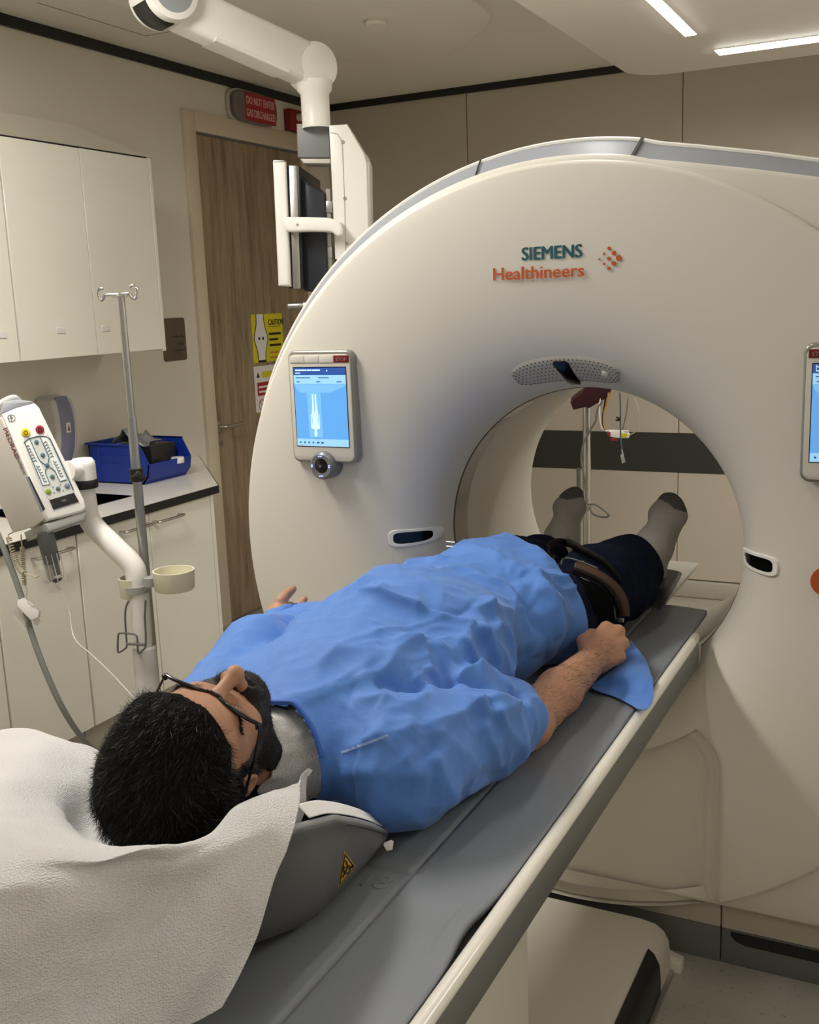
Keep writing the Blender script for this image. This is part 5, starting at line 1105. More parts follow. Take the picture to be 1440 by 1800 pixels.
# right arm with fist
B_.cone(SH, EL, .054, .043, .03); md_ = EL * .55 + WR * .45; B_.cone(EL, md_, .045, .041, .02); B_.cone(md_, WR, .041, .0285, .02, flat=((.3, 0, 1), .82) if False else None)
KN = [np.array(at(1066, 1104, z=.914)), np.array(at(1087, 1110, z=.905)), np.array(at(1095, 1131, z=.886)), np.array(at(1090, 1155, z=.866))]
off = [np.array([-.012, 0, .012]), np.array([-.004, 0, .006]), np.array([.004, 0, -.004]), np.array([.008, 0, -.013])]
for kp, o_, r in zip(KN, off, (.0150, .0150, .0140, .0125)): B_.cone(WR + o_, kp, .019, r, .012)
CU = np.array([-.55, .15, -.50]); CU /= np.linalg.norm(CU)
for i, (kp, r) in enumerate(zip(KN, (.0125, .0130, .0125, .0112))):
    L1, L2, L3 = (.038, .026, .018) if i < 3 else (.031, .020, .016)
    j1 = kp + CU * L1 + [0, .004, 0]; j2 = j1 + np.array([-.35, -.9, -.1]) * L2; j3 = j2 + np.array([.75, -.5, .45]) * L3
    B_.cone(kp, j1, r, r * .92, .004); B_.cone(j1, j2, r * .92, r * .84, .003); B_.cone(j2, j3, r * .84, r * .72, .003)
tb0 = WR + [-.020, .012, .012]; tb1 = np.array(at(1026, 1128, z=.893)); tb2 = np.array(at(1040, 1116, z=.902)); tb3 = tb2 + [.014, .018, -.004]
B_.cone(tb0, tb1, .0185, .0150, .008); B_.cone(tb1, tb2, .0145, .0130, .005); B_.cone(tb2, tb3, .0130, .0105, .004)
# left arm, hand with raised thumb
B_.cone(SHL, ELL, .054, .043, .03); B_.cone(ELL, WL_, .043, .027, .02)
la = lambda px, py, dx=0: np.array(at(px + 3, py - 9, x=-.455 + dx))
PLm = la(505, 1085); B_.cone(WL_, PLm, .026, .022, .015)
t0, t1, t2, t3 = la(492, 1078), la(490, 1066), la(501, 1053), la(513, 1044); B_.cone(WL_, t0, .022, .015, .01); B_.cone(t0, t1, .0145, .0125, .004); B_.cone(t1, t2, .0120, .0112, .003); B_.cone(t2, t3, .0112, .0085, .003)
for i, (dx, tip) in enumerate(((.0, (532, 1062)), (-.02, (530, 1072)), (-.038, (527, 1080)), (-.054, (522, 1086)))):
    a = la(508, 1084, dx); b_ = la(524, 1074 + 3 * i, dx); c_ = la(*tip, dx); B_.cone(PLm, a, .018, .011, .008); B_.cone(a, b_, .0105, .0095, .003); B_.cone(b_, c_, .0095, .0078, .003)
# feet
def foot(F_, an, hx, outx, inflate=0.0, k=.012):
    i_ = inflate; hx_ = np.array(hx); an = np.array(an); bl = np.array(outx)
    i_ = i_ + (.004 if FS > 0 and inflate else 0); ball = bl; lat = np.array([1, .0, 0]); mid = (an + ball) / 2 + [0, -.012, -.004]
    F_.cone(an, hx_, .042 + i_, .036 + i_, .02); F_.cone(an, mid, .043 + i_, .041 + i_, .02); F_.cone(mid, ball, .040 + i_, .027 + i_, .02); F_.cone(hx_ + [0, .005, .02], ball + [0, .010, -.02], .034 + i_, .027 + i_, .02)
    F_.cone(ball - lat * .019, ball + lat * .019, .0225 + i_, .0215 + i_, .02)
    up = (ball - hx_); up /= np.linalg.norm(up)
    for j, (q, L, r) in enumerate(((-.024, .040, .0140), (-.010, .043, .0110), (0, .040, .0105), (.011, .034, .0100), (.021, .026, .0095))):
        F_.cone(ball + lat * q * FS, ball + lat * q * FS * .8 + up * L, r + .006 + i_, r + i_ * .6, .012)
FS = 1; FR = ((.100, 2.605, .890), (.104, 2.665, .862), (.148, 2.70, 1.030)); foot(B_, *FR)
FS = -1; FL = ((-.137, 2.62, .886), (-.138, 2.685, .860), (-.130, 2.725, 1.030)); foot(B_, *FL)
B_.floor(T - .001, .004)
BP, BF = B_.mesh(); BP = relax(BP, BF, 1, .35)
body = np_mesh('body', BP, BF, M_skin, per)

def local(P): return (np.asarray(P) - HO) @ HM
# ---------------- hair and beard
def hair_mask(L):
    r, u, f = np.abs(L[:, 0]), L[:, 1], L[:, 2]
    fb = np.interp(u, [-.10, -.075, -.035, -.030, -.008, .020, .045, .070, .088], [-.05, -.035, -.022, .012, .018, .022, .034, .058, .25])
    fb = fb - .010 * np.clip((r - .02) / .06, 0, 1) * (u > .03)
    return fb - f - 0.0, np.where((u > -.09), 1, 0)
def beard_mask(L):
    r, u, f = np.abs(L[:, 0]), L[:, 1], L[:, 2]
    line = np.interp(f, [-.02, .0, .018, .035, .055, .075, .12], [-.10, -.020, -.012, -.046, -.060, -.060, -.055])
    lip = ((r < .023) & (u < -.066) & (u > -.082) & (f > .075)) * .02
    return np.minimum(np.minimum(line - u, f + np.where(u < -.045, .024, .012)), (u + .126)) - lip - .05 * (r > .083)
hx_, hy_, hz_ = zone((-.25, .03, .0036),), zone((.86, 1.24, .0036),), zone((.868, 1.15, .0036),)
Hf = Field(hx_, hy_, hz_); X, Y, Z = np.meshgrid(*Hf.ax, indexing='ij'); PP = np.stack([X.ravel(), Y.ravel(), Z.ravel()], 1); Dh = B_.at(PP); LL = local(PP)
hm, _ = hair_mask(LL); ear = (np.abs(LL[:, 0]) > .073) & (LL[:, 1] < .018) & (LL[:, 1] > -.05) & (LL[:, 2] < .012) & (LL[:, 2] > -.028)
th = np.clip(hm / .016, -1, 1) * np.interp(LL[:, 1], [-.02, .05, .09], [.0075, .0125, .0175]); th = np.where(ear, -.01, th); th += .003 * vnoise(PP, .012)
bm_ = np.clip(beard_mask(LL) / .010, -1, 1) * .0085 + .0018 * vnoise(PP, .006)
Hf.D = (Dh - th).reshape(X.shape).astype(np.float32); P1_, F1_ = Hf.mesh()
Bf2 = Field(hx_, hy_, hz_); Bf2.D = (Dh - bm_).reshape(X.shape).astype(np.float32); P2_, F2_ = Bf2.mesh()
def keep_out(P, F_, eps): v = B_.at(P) > eps; F_ = F_[v[F_].any(1)]; return compact(P, F_)[:2]
M_hair = mat('black_hair', (.005, .0045, .004), .75, noise=.3, nscale=120, spec=.1)
M_beard = mat('black_beard', (.009, .007, .006), .6, noise=.3, nscale=150)
P1_, F1_ = keep_out(P1_, F1_, .0006); P2_, F2_ = keep_out(P2_, F2_, .0006)
hair = np_mesh('hair', P1_, F1_, M_hair, per); beard = np_mesh('beard', P2_, F2_, M_beard, per)
def strands(P, F_, n, length, lean, width, name, m, parent, jitter=.35, curl=.3, seed=3, keep=None, field=None, lvar=.5):
    rg = np.random.default_rng(seed); tri = np.concatenate([F_[:, :3], F_[:, [0, 2, 3]]]) if F_.shape[1] == 4 else F_
    A = np.linalg.norm(np.cross(P[tri[:, 1]] - P[tri[:, 0]], P[tri[:, 2]] - P[tri[:, 0]]), axis=1); k = rg.choice(len(tri), n, p=A / A.sum()); w = rg.random((n, 2)); sw = w.sum(1) > 1; w[sw] = 1 - w[sw]
    t = tri[k]; Q = P[t[:, 0]] * (1 - w.sum(1))[:, None] + P[t[:, 1]] * w[:, :1] + P[t[:, 2]] * w[:, 1:]
    if keep is not None: Q = Q[keep(Q)]
    N = field.grad(Q); n = len(Q); ln = lean(Q, N) + rg.normal(0, jitter, (n, 3)); ln -= N * (ln * N).sum(1)[:, None] * .6
    d = N * .5 + ln; d /= np.linalg.norm(d, axis=1, keepdims=True); L = (length(Q) if callable(length) else np.full(n, length)) * (1 - lvar + lvar * rg.random(n)); bend = ln * curl - N * curl * .5
    sd_ = np.cross(d, rg.normal(0, 1, (n, 3))); sd_ /= np.linalg.norm(sd_, axis=1, keepdims=True) + 1e-9; wd = width * (.7 + .6 * rg.random(n))[:, None]
    p0 = Q - N * .001; p1 = p0 + d * (L * .5)[:, None]; p2 = p0 + d * L[:, None] + bend * (L * .6)[:, None]
    V = np.stack([p0 - sd_ * wd, p0 + sd_ * wd, p1 + sd_ * wd * .8, p1 - sd_ * wd * .8, p2 + sd_ * wd * .15, p2 - sd_ * wd * .15], 1).reshape(-1, 3); b6 = np.arange(n)[:, None] * 6
    Fq = np.concatenate([b6 + [0, 1, 2, 3], b6 + [3, 2, 4, 5]]); o = np_mesh(name, V, Fq, m, parent); o['kind'] = 'stuff'; return o
def comb(Q, N):   # hair lies back over the skull from a front parting, down on the sides
    L = local(Q); side = np.clip((np.abs(L[:, 0]) - .04) / .04, 0, 1)[:, None]; v = HU * .35 - HF * .75; dn = -HU * .9 - HF * .4; return v[None] * (1 - side) + dn[None] * side
M_strand = mat('hair_strand', (.010, .0085, .0075), .42, noise=.5, nscale=300, spec=.4)
strands(P1_, F1_, 15000, lambda Q: np.where(local(Q)[:, 1] > .03, .019, .010), comb, .00026, 'hair_strands', M_strand, hair, .30, .25, 3, field=B_)
strands(P2_, F2_, 7000, .0065, lambda Q, N: np.tile(-HU * .5 + HF * .2, (len(Q), 1)), .00022, 'beard_strands', M_strand, beard, .5, .3, 4, field=B_)
# soft edges: sparse hairs over the skin near hairline, beard edge, brows, lashes
LB = local(BP); sel = (B_.at(BP) < .01) & (LB[:, 1] > -.15) & (BP[:, 1] < 1.25)
def region(fn, name, n, length, lean, width, m, seed, **kw):
    q = fn(LB); f_ = BF[(q[BF]).all(1)]
    if len(f_): return strands(BP, f_, n, length, lean, width, name, m, per, kw.get('jitter', .4), kw.get('curl', .3), seed, field=B_, lvar=kw.get('lvar', .5))
region(lambda L: (np.abs(hair_mask(L)[0] + .004) < .008) & (L[:, 1] > -.01) & (L[:, 1] < .1) & (L[:, 2] > -.02), 'hairline_hair', 1700, .012, comb, .0002, M_strand, 8)
region(lambda L: (np.abs(L[:, 1] - .016 + .35 * np.clip(np.abs(L[:, 0]) - .038, 0, 1)) < .0048) & (np.abs(L[:, 0]) > .012) & (np.abs(L[:, 0]) < .057) & (L[:, 2] > .04), 'eyebrows', 900, .009, lambda Q, N: (np.sign(local(Q)[:, :1]) * HR[None] * 1.3 + HU[None] * .25), .0003, M_strand, 9, jitter=.25)
region(lambda L: (np.abs(L[:, 1] + .011) < .0022) & (np.abs(np.abs(L[:, 0]) - .031) < .0155) & (L[:, 2] > .06), 'eyelashes', 120, .007, lambda Q, N: np.tile(HF * .7 - HU * .9, (len(Q), 1)), .00018, M_strand, 10, jitter=.2)
region(lambda L: (np.abs(beard_mask(L)) < .005) & (L[:, 2] > -.01), 'stubble', 1600, .004, lambda Q, N: np.tile(-HU * .8, (len(Q), 1)), .0002, M_strand, 12)
# forearm hair
dE = WR - EL; LE = np.linalg.norm(dE); tE = ((BP - EL) @ dE) / LE ** 2; dist = np.linalg.norm(BP - EL - np.clip(tE, 0, 1)[:, None] * dE, axis=1); q = (tE > .02) & (tE < 1.12) & (dist < .06)
strands(BP, BF[q[BF].all(1)], 5000, .014, lambda Q, N: np.tile(dE / LE * 1.6 + np.array([.2, 0, -.5]), (len(Q), 1)), .00019, 'arm_hair', M_strand, per, .45, .35, 15, field=B_)
# ---------------- jeans bunched round the legs, belt, black lining
J_ = Field(np.arange(-.32, .22, .0058), np.arange(2.00, 2.72, .0058), np.arange(T - .006, 1.06, .0055))
J_.ell((-.085, 2.08, .905), (.185, .18, .092), .03)
J_.cone((-.17, 2.15, .92), (-.175, 2.36, .93), .088, .082, .03); J_.cone((-.175, 2.36, .93), (-.150, 2.57, .915), .082, .066, .03)
J_.cone((.03, 2.12, .905), (.068, 2.32, .925), .090, .092, .03); J_.cone((.068, 2.32, .925), (.092, 2.55, .925), .092, .078, .03)
J_.cone((-.12, 2.3, .89), (.0, 2.3, .89), .06, .06, .04)
J_.ell((.105, 2.42, .90), (.075, .10, .07), .03)
J_.floor(T, .01)
# ---------------- gown
G_ = Field(np.arange(-.54, .25, .0050), np.arange(1.09, 2.52, .0050), np.arange(T - .006, 1.16, .0050))
G_.cone((-.28, 1.315, .915), (.055, 1.315, .912), .082, .082, .03); G_.ell((-.115, 1.45, .925), (.215, .23, .128), .05); G_.ell((-.115, 1.68, .945), (.205, .25, .148), .05)
G_.ell((-.115, 1.97, .935), (.215, .23, .122), .04); G_.ell((-.11, 2.22, .930), (.205, .33, .125), .04)
G_.cone((-.29, 1.33, .92), (-.385, 1.58, .93), .082, .076, .03); G_.cone((-.385, 1.58, .93), (-.40, 1.80, .925), .076, .066, .03)
G_.cone((-.28, 1.80, .92), (-.30, 2.1, .90), .09, .07, .05)
G_.cone((.062, 1.32, .900), (.098, 1.50, .893), .086, .080, .035); G_.cone((.098, 1.50, .893), (.128, 1.60, .884), .080, .068, .018)
G_.cone((-.085, 1.13, .945), (-.100, 1.28, .930), .072, .088, .03)
G_.cone(EL + (EL - WR) * .03, WR, .052, .050, .006, op='sub'); G_.floor(T + .001, .012)
GP, GF = G_.mesh(); GP = relax(GP, GF, 2, .5); GN = vnormals(GP, GF); GN *= np.sign((GN * G_.grad(GP)).sum(1))[:, None]
def fold(pix, A, w1, w2, kind='ridge', iso=0.0):
    """one crease: pixel path -> 3-D path on the cloth; w1/w2 = width on its two sides"""
    pts = [p for p in (G_.hit(*q) for q in pix) if p is not None]
    if len(pts) < 2: return 0
    Q = np.array([list(p) for p in spline(pts, 5)]); h = np.zeros(len(GP)); near = np.nonzero((np.abs(GP - Q.mean(0)) < (np.ptp(Q, axis=0) / 2 + .12)).all(1))[0]
    P = GP[near]; best = np.full(len(near), 9.); sgn = np.ones(len(near)); tt = np.zeros(len(near)); n = len(Q) - 1
    for i in range(n):
        ab = Q[i + 1] - Q[i]; t = np.clip(((P - Q[i]) @ ab) / (ab @ ab + 1e-12), 0, 1); d_ = P - Q[i] - t[:, None] * ab; d = np.linalg.norm(d_, axis=1); s_ = np.sign((np.cross(ab, GN[near]) * d_).sum(1)); m = d < best
        best[m] = d[m]; sgn[m] = s_[m]; tt[m] = ((i + t) / n)[m]
    w = np.where(sgn > 0, w1, w2); prof = np.exp(-(best / w) ** 1.05); env = np.clip(np.minimum(tt, 1 - tt) / .18, 0, 1) ** .6
    if kind == 'step': prof = np.where(sgn > 0, np.exp(-(best / w1)), -.6 * np.exp(-(best / w2)))
    h[near] = A * prof * env; return h
C8 = lambda pts: [(440 + x / 1.8, 880 + y / 1.8) for x, y in pts]
FOLDS = [
 ([(345, 312), (430, 325), (520, 345), (600, 372), (690, 418), (760, 470), (805, 528)], .012, .014, .035),
 ([(310, 312), (345, 285), (380, 240), (420, 222), (520, 215), (620, 200)], .010, .03, .016),
 ([(505, 165), (560, 182), (640, 170), (720, 175), (800, 215), (860, 260)], .010, .022, .016),
 ([(420, 225), (520, 240), (640, 235), (740, 260), (820, 300), (880, 345)], .007, .02, .03),
 ([(860, 225), (900, 290), (935, 350), (960, 430), (975, 505)], .012, .016, .028),
 ([(800, 235), (830, 300), (865, 345), (895, 400), (925, 500)], -.008, .014, .02),
 ([(880, 300), (960, 345), (1010, 420), (1030, 450)], .008, .012, .02),
 ([(940, 230), (1000, 300), (1040, 380), (1065, 440)], .009, .016, .02),
 ([(720, 325), (735, 360), (755, 400), (745, 440)], .012, .010, .016),
 ([(690, 365), (740, 355), (800, 360), (860, 350)], .009, .012, .015),
 ([(700, 340), (660, 370), (600, 365), (530, 350)], -.006, .012, .012),
 ([(760, 405), (800, 440), (815, 500), (800, 560)], .010, .010, .02),
 ([(635, 445), (665, 490), (700, 545), (725, 590)], .012, .012, .026),
 ([(575, 450), (610, 500), (640, 560), (655, 600)], .010, .012, .026),
 ([(690, 420), (735, 470), (765, 530), (790, 580)], .011, .010, .022),
 ([(520, 455), (545, 500), (575, 560)], .007, .012, .02),
 ([(560, 610), (500, 600), (430, 585), (380, 590)], -.013, .018, .022),
 ([(540, 455), (500, 470), (450, 510), (420, 560), (330, 600)], .009, .02, .025),
 ([(560, 605), (640, 580), (720, 600), (800, 640), (840, 615)], -.016, .012, .02),
 ([(640, 575), (700, 572), (770, 580), (835, 612)], .012, .014, .02),
 ([(690, 640), (715, 700), (770, 690), (815, 665), (835, 640)], .010, .010, .018),
 ([(540, 725), (620, 710), (700, 670), (770, 655), (850, 650)], .011, .012, .026),
 ([(320, 640), (420, 650), (500, 665), (545, 640), (560, 605)], .009, .016, .02),
 ([(700, 720), (740, 780), (780, 850), (800, 900)], .007, .012, .03),
 ([(730, 700), (790, 740), (850, 800), (870, 850)], .009, .012, .025),
 ([(850, 640), (880, 690), (900, 760), (890, 800)], .008, .012, .014),
 ([(300, 790), (380, 770), (470, 740), (540, 722)], .004, .010, .014),
 ([(250, 880), (400, 860), (560, 880), (700, 930)], .006, .02, .03),
 ([(560, 800), (600, 880), (620, 960)], .008, .016, .03),
 ([(100, 430), (200, 400), (330, 400), (470, 430)], .005, .03, .03),
 ([(60, 520), (180, 480), (300, 500), (420, 470)], .005, .03, .03),
 ([(100, 640), (200, 620), (330, 560), (430, 500)], .006, .02, .03),
 ([(380, 290), (420, 300), (410, 320), (350, 312)], .006, .010, .012),
 ([(440, 480), (500, 455), (560, 450), (640, 440), (690, 415)], .007, .012, .018),
 ([(900, 240), (960, 262), (993, 272), (985, 295), (900, 270), (840, 245)], .007, .008, .010),
 ([(960, 345), (935, 300), (905, 255)], .005, .010, .012),
]
H_ = np.zeros(len(GP))
for pts, A, w1, w2 in FOLDS: H_ += fold(C8(pts), A * 1.45, w1, w2)
for pix in [[(600, 1070), (700, 1165), (790, 1240)], [(470, 1130), (600, 1235), (700, 1330)], [(560, 1180), (680, 1120), (800, 1085)], [(500, 1250), (640, 1200), (780, 1160)], [(760, 1000), (850, 1075), (940, 1170)], [(700, 1290), (770, 1350), (830, 1420)], [(640, 1400), (720, 1330), (800, 1280)], [(840, 975), (900, 1060), (950, 1150)], [(930, 1000), (900, 1060), (880, 1130)]]: H_ += fold(pix, .0038, .005, .010)
for pix, A, w1, w2 in [([(258, 1205), (300, 1195), (345, 1170), (400, 1140)], .009, .014, .02), ([(245, 1235), (300, 1215), (360, 1200)], .007, .012, .02), ([(330, 1150), (352, 1175), (395, 1190)], .008, .010, .02),
                       ([(270, 1195), (330, 1160), (385, 1130)], .006, .010, .02), ([(390, 1120), (460, 1105), (560, 1080)], .006, .015, .03), ([(470, 1200), (560, 1180), (640, 1130), (720, 1120)], .006, .03, .03)]: H_ += fold(pix, A, w1, w2)
W = np.stack([GP[:, 0] * .8 + GP[:, 1] * .35, GP[:, 1] * .8 - GP[:, 0] * .5, GP[:, 2] * .8], 1) + 3.1
rid = lambda P, s_: (1 - 2 * np.abs(2 * vnoise(P, s_)) ** .8)
amp = np.interp(GP[:, 1], [1.2, 1.4, 1.7, 2.0, 2.4], [.35, .6, 1.0, 1.0, .8]); amp = np.where((GP[:, 0] > .04) & (GP[:, 1] < 1.75), 1.1, amp)
H_ += amp * (.0062 * rid(W, .13) + .0042 * rid(W + 7.7, .065) + .0022 * rid(W + 3.3, .032)) + .006 * vnoise(W, .16)
low = np.clip((GP[:, 2] - T - .004) / .02, 0, 1); H_ = H_ * 1.25 * low
GP2 = GP + GN * H_[:, None]; GP2[:, 2] = np.maximum(GP2[:, 2], T + .001)
# keep cloth outside the arm and body where they are close
v = B_.at(GP2); push = np.clip(.004 - v, 0, .03); GP2 = GP2 + B_.grad(GP2) * push[:, None]
for _ in range(2): vj = np.where((GP2[:, 1] > 2.0) & (GP2[:, 0] > -.31), J_.at(GP2), 1.0); GP2 = GP2 + J_.grad(GP2) * np.clip(.008 - vj, 0, .03)[:, None]
bm = bmesh.new(); me = bpy.data.meshes.new('t'); me.from_pydata(GP2.tolist(), [], GF.tolist()); bm.from_mesh(me)
def cutp(co, no): bmesh.ops.bisect_plane(bm, geom=bm.verts[:] + bm.edges[:] + bm.faces[:], plane_co=co, plane_no=no, clear_outer=True)
hemA, hemB = Vector((-.224, 2.325, 1.0)), Vector((.17, 2.045, .9)); hn = Vector((hemB - hemA)).cross(Vector((0, 0, 1))).normalized(); hn = hn if hn.y > 0 else -hn
cutp(hemA, hn)
NC = Vector((-.070, 1.175)); NRX, NRY = .088, .056; NE = 1.5
def neck_in(p): return abs((p.x - NC.x) / NRX) ** (NE if p.y > NC.y else 2) + abs((p.y - NC.y) / (NRY if p.y > NC.y else .13)) ** (NE if p.y > NC.y else 2) < 1
bmesh.ops.delete(bm, geom=[f for f in bm.faces if neck_in(f.calc_center_median()) or f.calc_center_median().y < 1.125], context='FACES')
bm.to_mesh(me); bm.free()
def gown_mat():
    m = bpy.data.materials.new('gown_blue'); m.use_nodes = True; nt = m.node_tree; b = nt.nodes['Principled BSDF']; L = nt.links.new
    b.inputs['Roughness'].default_value = .62; b.inputs['Sheen Weight'].default_value = .15; b.inputs['Specular IOR Level'].default_value = .3
    tc = nt.nodes.new('ShaderNodeTexCoord'); n = nt.nodes.new('ShaderNodeTexNoise'); n.inputs['Scale'].default_value = 30; n.inputs['Detail'].default_value = 8
    mx = nt.nodes.new('ShaderNodeMix'); mx.data_type = 'RGBA'; mx.inputs['A'].default_value = (.072, .195, .56, 1); mx.inputs['B'].default_value = (.095, .245, .66, 1)
    L(tc.outputs['Object'], n.inputs['Vector']); L(n.outputs['Fac'], mx.inputs['Factor']); L(mx.outputs['Result'], b.inputs['Base Color'])
    w1 = nt.nodes.new('ShaderNodeTexVoronoi'); w1.inputs['Scale'].default_value = 520; n3 = nt.nodes.new('ShaderNodeTexNoise'); n3.inputs['Scale'].default_value = 70; n3.inputs['Detail'].default_value = 6
    L(tc.outputs['Object'], w1.inputs['Vector']); L(tc.outputs['Object'], n3.inputs['Vector'])
    b1 = nt.nodes.new('ShaderNodeBump'); b1.inputs['Strength'].default_value = .25; b1.inputs['Distance'].default_value = .0006; L(w1.outputs['Distance'], b1.inputs['Height'])
    b2 = nt.nodes.new('ShaderNodeBump'); b2.inputs['Strength'].default_value = .35; b2.inputs['Distance'].default_value = .003; L(n3.outputs['Fac'], b2.inputs['Height']); L(b1.outputs['Normal'], b2.inputs['Normal']); L(b2.outputs['Normal'], b.inputs['Normal'])
    return m
M_gown = gown_mat(); M_pipe = mat('gown_piping_blue', (.035, .13, .50), .55)
me.name = 'gown'; gown = obj_from_mesh('gown', me, M_gown, per, 180); md = gown.modifiers.new('s', 'SOLIDIFY'); md.thickness = .0016; md.offset = -1
from mathutils.bvhtree import BVHTree
def bvh_of(o): w = WLOC[o]; m_ = o.data; return BVHTree.FromPolygons([v.co + w for v in m_.vertices], [tuple(p.vertices) for p in m_.polygons])
gt = bvh_of(gown)
def surf(t, px, py, lift=.001):
    d = ray(px, py).normalized(); h, n, i, dist = t.ray_cast(CAM, d)
    if h is None: return None
    if n.dot(d) > 0: n = -n
    return h + n * lift
def drop(t, x, y, lift=.001, z=1.4):
    h, n, i, dist = t.ray_cast(Vector((x, y, z)), Vector((0, 0, -1)))
    return None if h is None else h + Vector((0, 0, lift))
ring = []
for k in range(90):
    a = 2 * PI * k / 90; x, y = NC.x + (NRX + .004) * math.copysign(abs(math.cos(a)) ** (2 / NE), math.cos(a)), NC.y + (NRY + .004) * math.copysign(abs(math.sin(a)) ** (2 / NE), math.sin(a))
    if y < 1.172: continue
    p = drop(gt, x, y, .002)
    if p is not None: ring.append((a, p))
ring.sort(key=lambda q: (q[0] + PI / 2) % (2 * PI)); rp = [p for a, p in ring]
for _ in range(3): rp = [rp[0]] + [(rp[i - 1] + rp[i] * 2 + rp[i + 1]) / 4 for i in range(1, len(rp) - 1)] + [rp[-1]]
g = MB(); g.tube(rp, .0042, 8); g.build('neck_binding', M_pipe, gown, smooth=80)
g = MB()
sp_ = [surf(gt, 600 + 80 * t, 1321 - 30 * t, .0008) for t in np.linspace(0, 1, 34)]
for i, p in enumerate(sp_):
    if p is None: continue
    q = surf(gt, 600 + 80 * i / 33 + 2.2, 1321 - 30 * i / 33 + 4.0, .0012); 
    if q is not None: g.tube([p, q], .0006, 4)
g.build('seam_stitches', mat('stitch_white', (.55, .68, .85), .5), gown, kind='stuff')
# tie lying over the belly, piping of the wrap edge
def ribbon(pix, w, name, m, par, t, lift=.0015):
    c = [surf(t, *p, lift) for p in pix]; c = [p for p in c if p is not None]
    for _ in range(2): c = [c[0]] + [(c[i - 1] + c[i] * 2 + c[i + 1]) / 4 for i in range(1, len(c) - 1)] + [c[-1]]
    c = spline(c, 4); g = MB(); vs = []
    for i, p in enumerate(c):
        d = (c[min(i + 1, len(c) - 1)] - c[max(i - 1, 0)]).normalized(); n = (CAM - p).normalized(); s_ = d.cross(n).normalized() * w / 2; vs += [p - s_, p + s_]
    g.add(vs, [(2 * i, 2 * i + 1, 2 * i + 3, 2 * i + 2) for i in range(len(c) - 1)]); o = g.build(name, m, par, smooth=80); md = o.modifiers.new('s', 'SOLIDIFY'); md.thickness = .001; return o


# ---------------- shirt collar and chest under the gown
S_ = Field(np.arange(-.26, .06, .0045), np.arange(1.12, 1.36, .0045), np.arange(.84, 1.10, .0045))
S_.cone(hd(0, -.105, -.028), (-.100, 1.25, .928), .060, .070, .02); S_.cone((-.26, 1.31, .905), (.04, 1.31, .905), .076, .076, .03); S_.ell((-.112, 1.44, .92), (.195, .20, .110), .04)
SP, SF = S_.mesh(); SP = relax(SP, SF, 1, .5); SN = S_.grad(SP); SP = SP + SN * (.0025 * rid(SP + 1.3, .03))[:, None]
nh = Vector(tuple(HU)) 
bm = bmesh.new(); me2 = bpy.data.meshes.new('shirt'); me2.from_pydata(SP.tolist(), [], SF.tolist()); bm.from_mesh(me2)
bmesh.ops.bisect_plane(bm, geom=bm.verts[:] + bm.edges[:] + bm.faces[:], plane_co=tuple(hd(0, -.112, 0)), plane_no=tuple(HU * .97 + HF * .25), clear_outer=True)
bm.to_mesh(me2); bm.free()
def heather():
    m = bpy.data.materials.new('heather_grey'); m.use_nodes = True; nt = m.node_tree; b = nt.nodes['Principled BSDF']; b.inputs['Roughness'].default_value = .9; L = nt.links.new
    tc = nt.nodes.new('ShaderNodeTexCoord'); n = nt.nodes.new('ShaderNodeTexNoise'); n.inputs['Scale'].default_value = 700; n.inputs['Detail'].default_value = 3; r = nt.nodes.new('ShaderNodeValToRGB')
    r.color_ramp.elements[0].position = .35; r.color_ramp.elements[0].color = (.42, .41, .40, 1); r.color_ramp.elements[1].position = .62; r.color_ramp.elements[1].color = (.74, .725, .71, 1)
    L(tc.outputs['Object'], n.inputs['Vector']); L(n.outputs['Fac'], r.inputs['Fac']); L(r.outputs['Color'], b.inputs['Base Color']); bp = nt.nodes.new('ShaderNodeBump'); bp.inputs['Strength'].default_value = .3; bp.inputs['Distance'].default_value = .001; L(n.outputs['Fac'], bp.inputs['Height']); L(bp.outputs['Normal'], b.inputs['Normal']); return m
shirt = obj_from_mesh('shirt', me2, heather(), per, 180); md = shirt.modifiers.new('s', 'SOLIDIFY'); md.thickness = .003; md.offset = 1

# ---------------- jeans, belt, black lining
JP, JF = J_.mesh(); JP = relax(JP, JF, 2, .5); JN = J_.grad(JP)
Wj = np.stack([JP[:, 0] * .6, JP[:, 1] * 1.8, JP[:, 2] * .6], 1) + 5; JH = .011 * vnoise(Wj, .055) + .006 * rid(Wj, .07) + .004 * vnoise(Wj, .02)
JP = JP + JN * (JH * np.clip((JP[:, 2] - T) / .02, 0, 1))[:, None]; JP[:, 2] = np.maximum(JP[:, 2], T)
bm = bmesh.new(); me3 = bpy.data.meshes.new('jeans'); me3.from_pydata(JP.tolist(), [], JF.tolist()); bm.from_mesh(me3)
bmesh.ops.bisect_plane(bm, geom=bm.verts[:] + bm.edges[:] + bm.faces[:], plane_co=(.10, 2.56, .91), plane_no=Vector((.12, .95, .25)).normalized(), clear_outer=True)
bm.to_mesh(me3); bm.free()
M_denim = mat('dark_denim', (.0035, .006, .017), .9, spec=.15, noise=.35, nscale=160, bump=.5, bscale=500)
jeans = obj_from_mesh('jeans', me3, M_denim, per, 180); md = jeans.modifiers.new('s', 'SOLIDIFY'); md.thickness = .003
jt = bvh_of(jeans)
M_lin = mat('black_lining', (.003, .003, .0035), 1.0, spec=.05); M_belt = mat('brown_leather', (.075, .035, .020), .5, noise=.15, nscale=60); M_edge = mat('belt_edge_black', (.010, .008, .007), .6, spec=.2)
C9 = lambda pts: [(940 + x / 5.143, 920 + y / 5.143) for x, y in pts]
beltc = C9([(350, 430), (430, 445), (520, 475), (600, 515), (680, 570), (730, 625), (770, 700), (790, 770), (780, 830)])
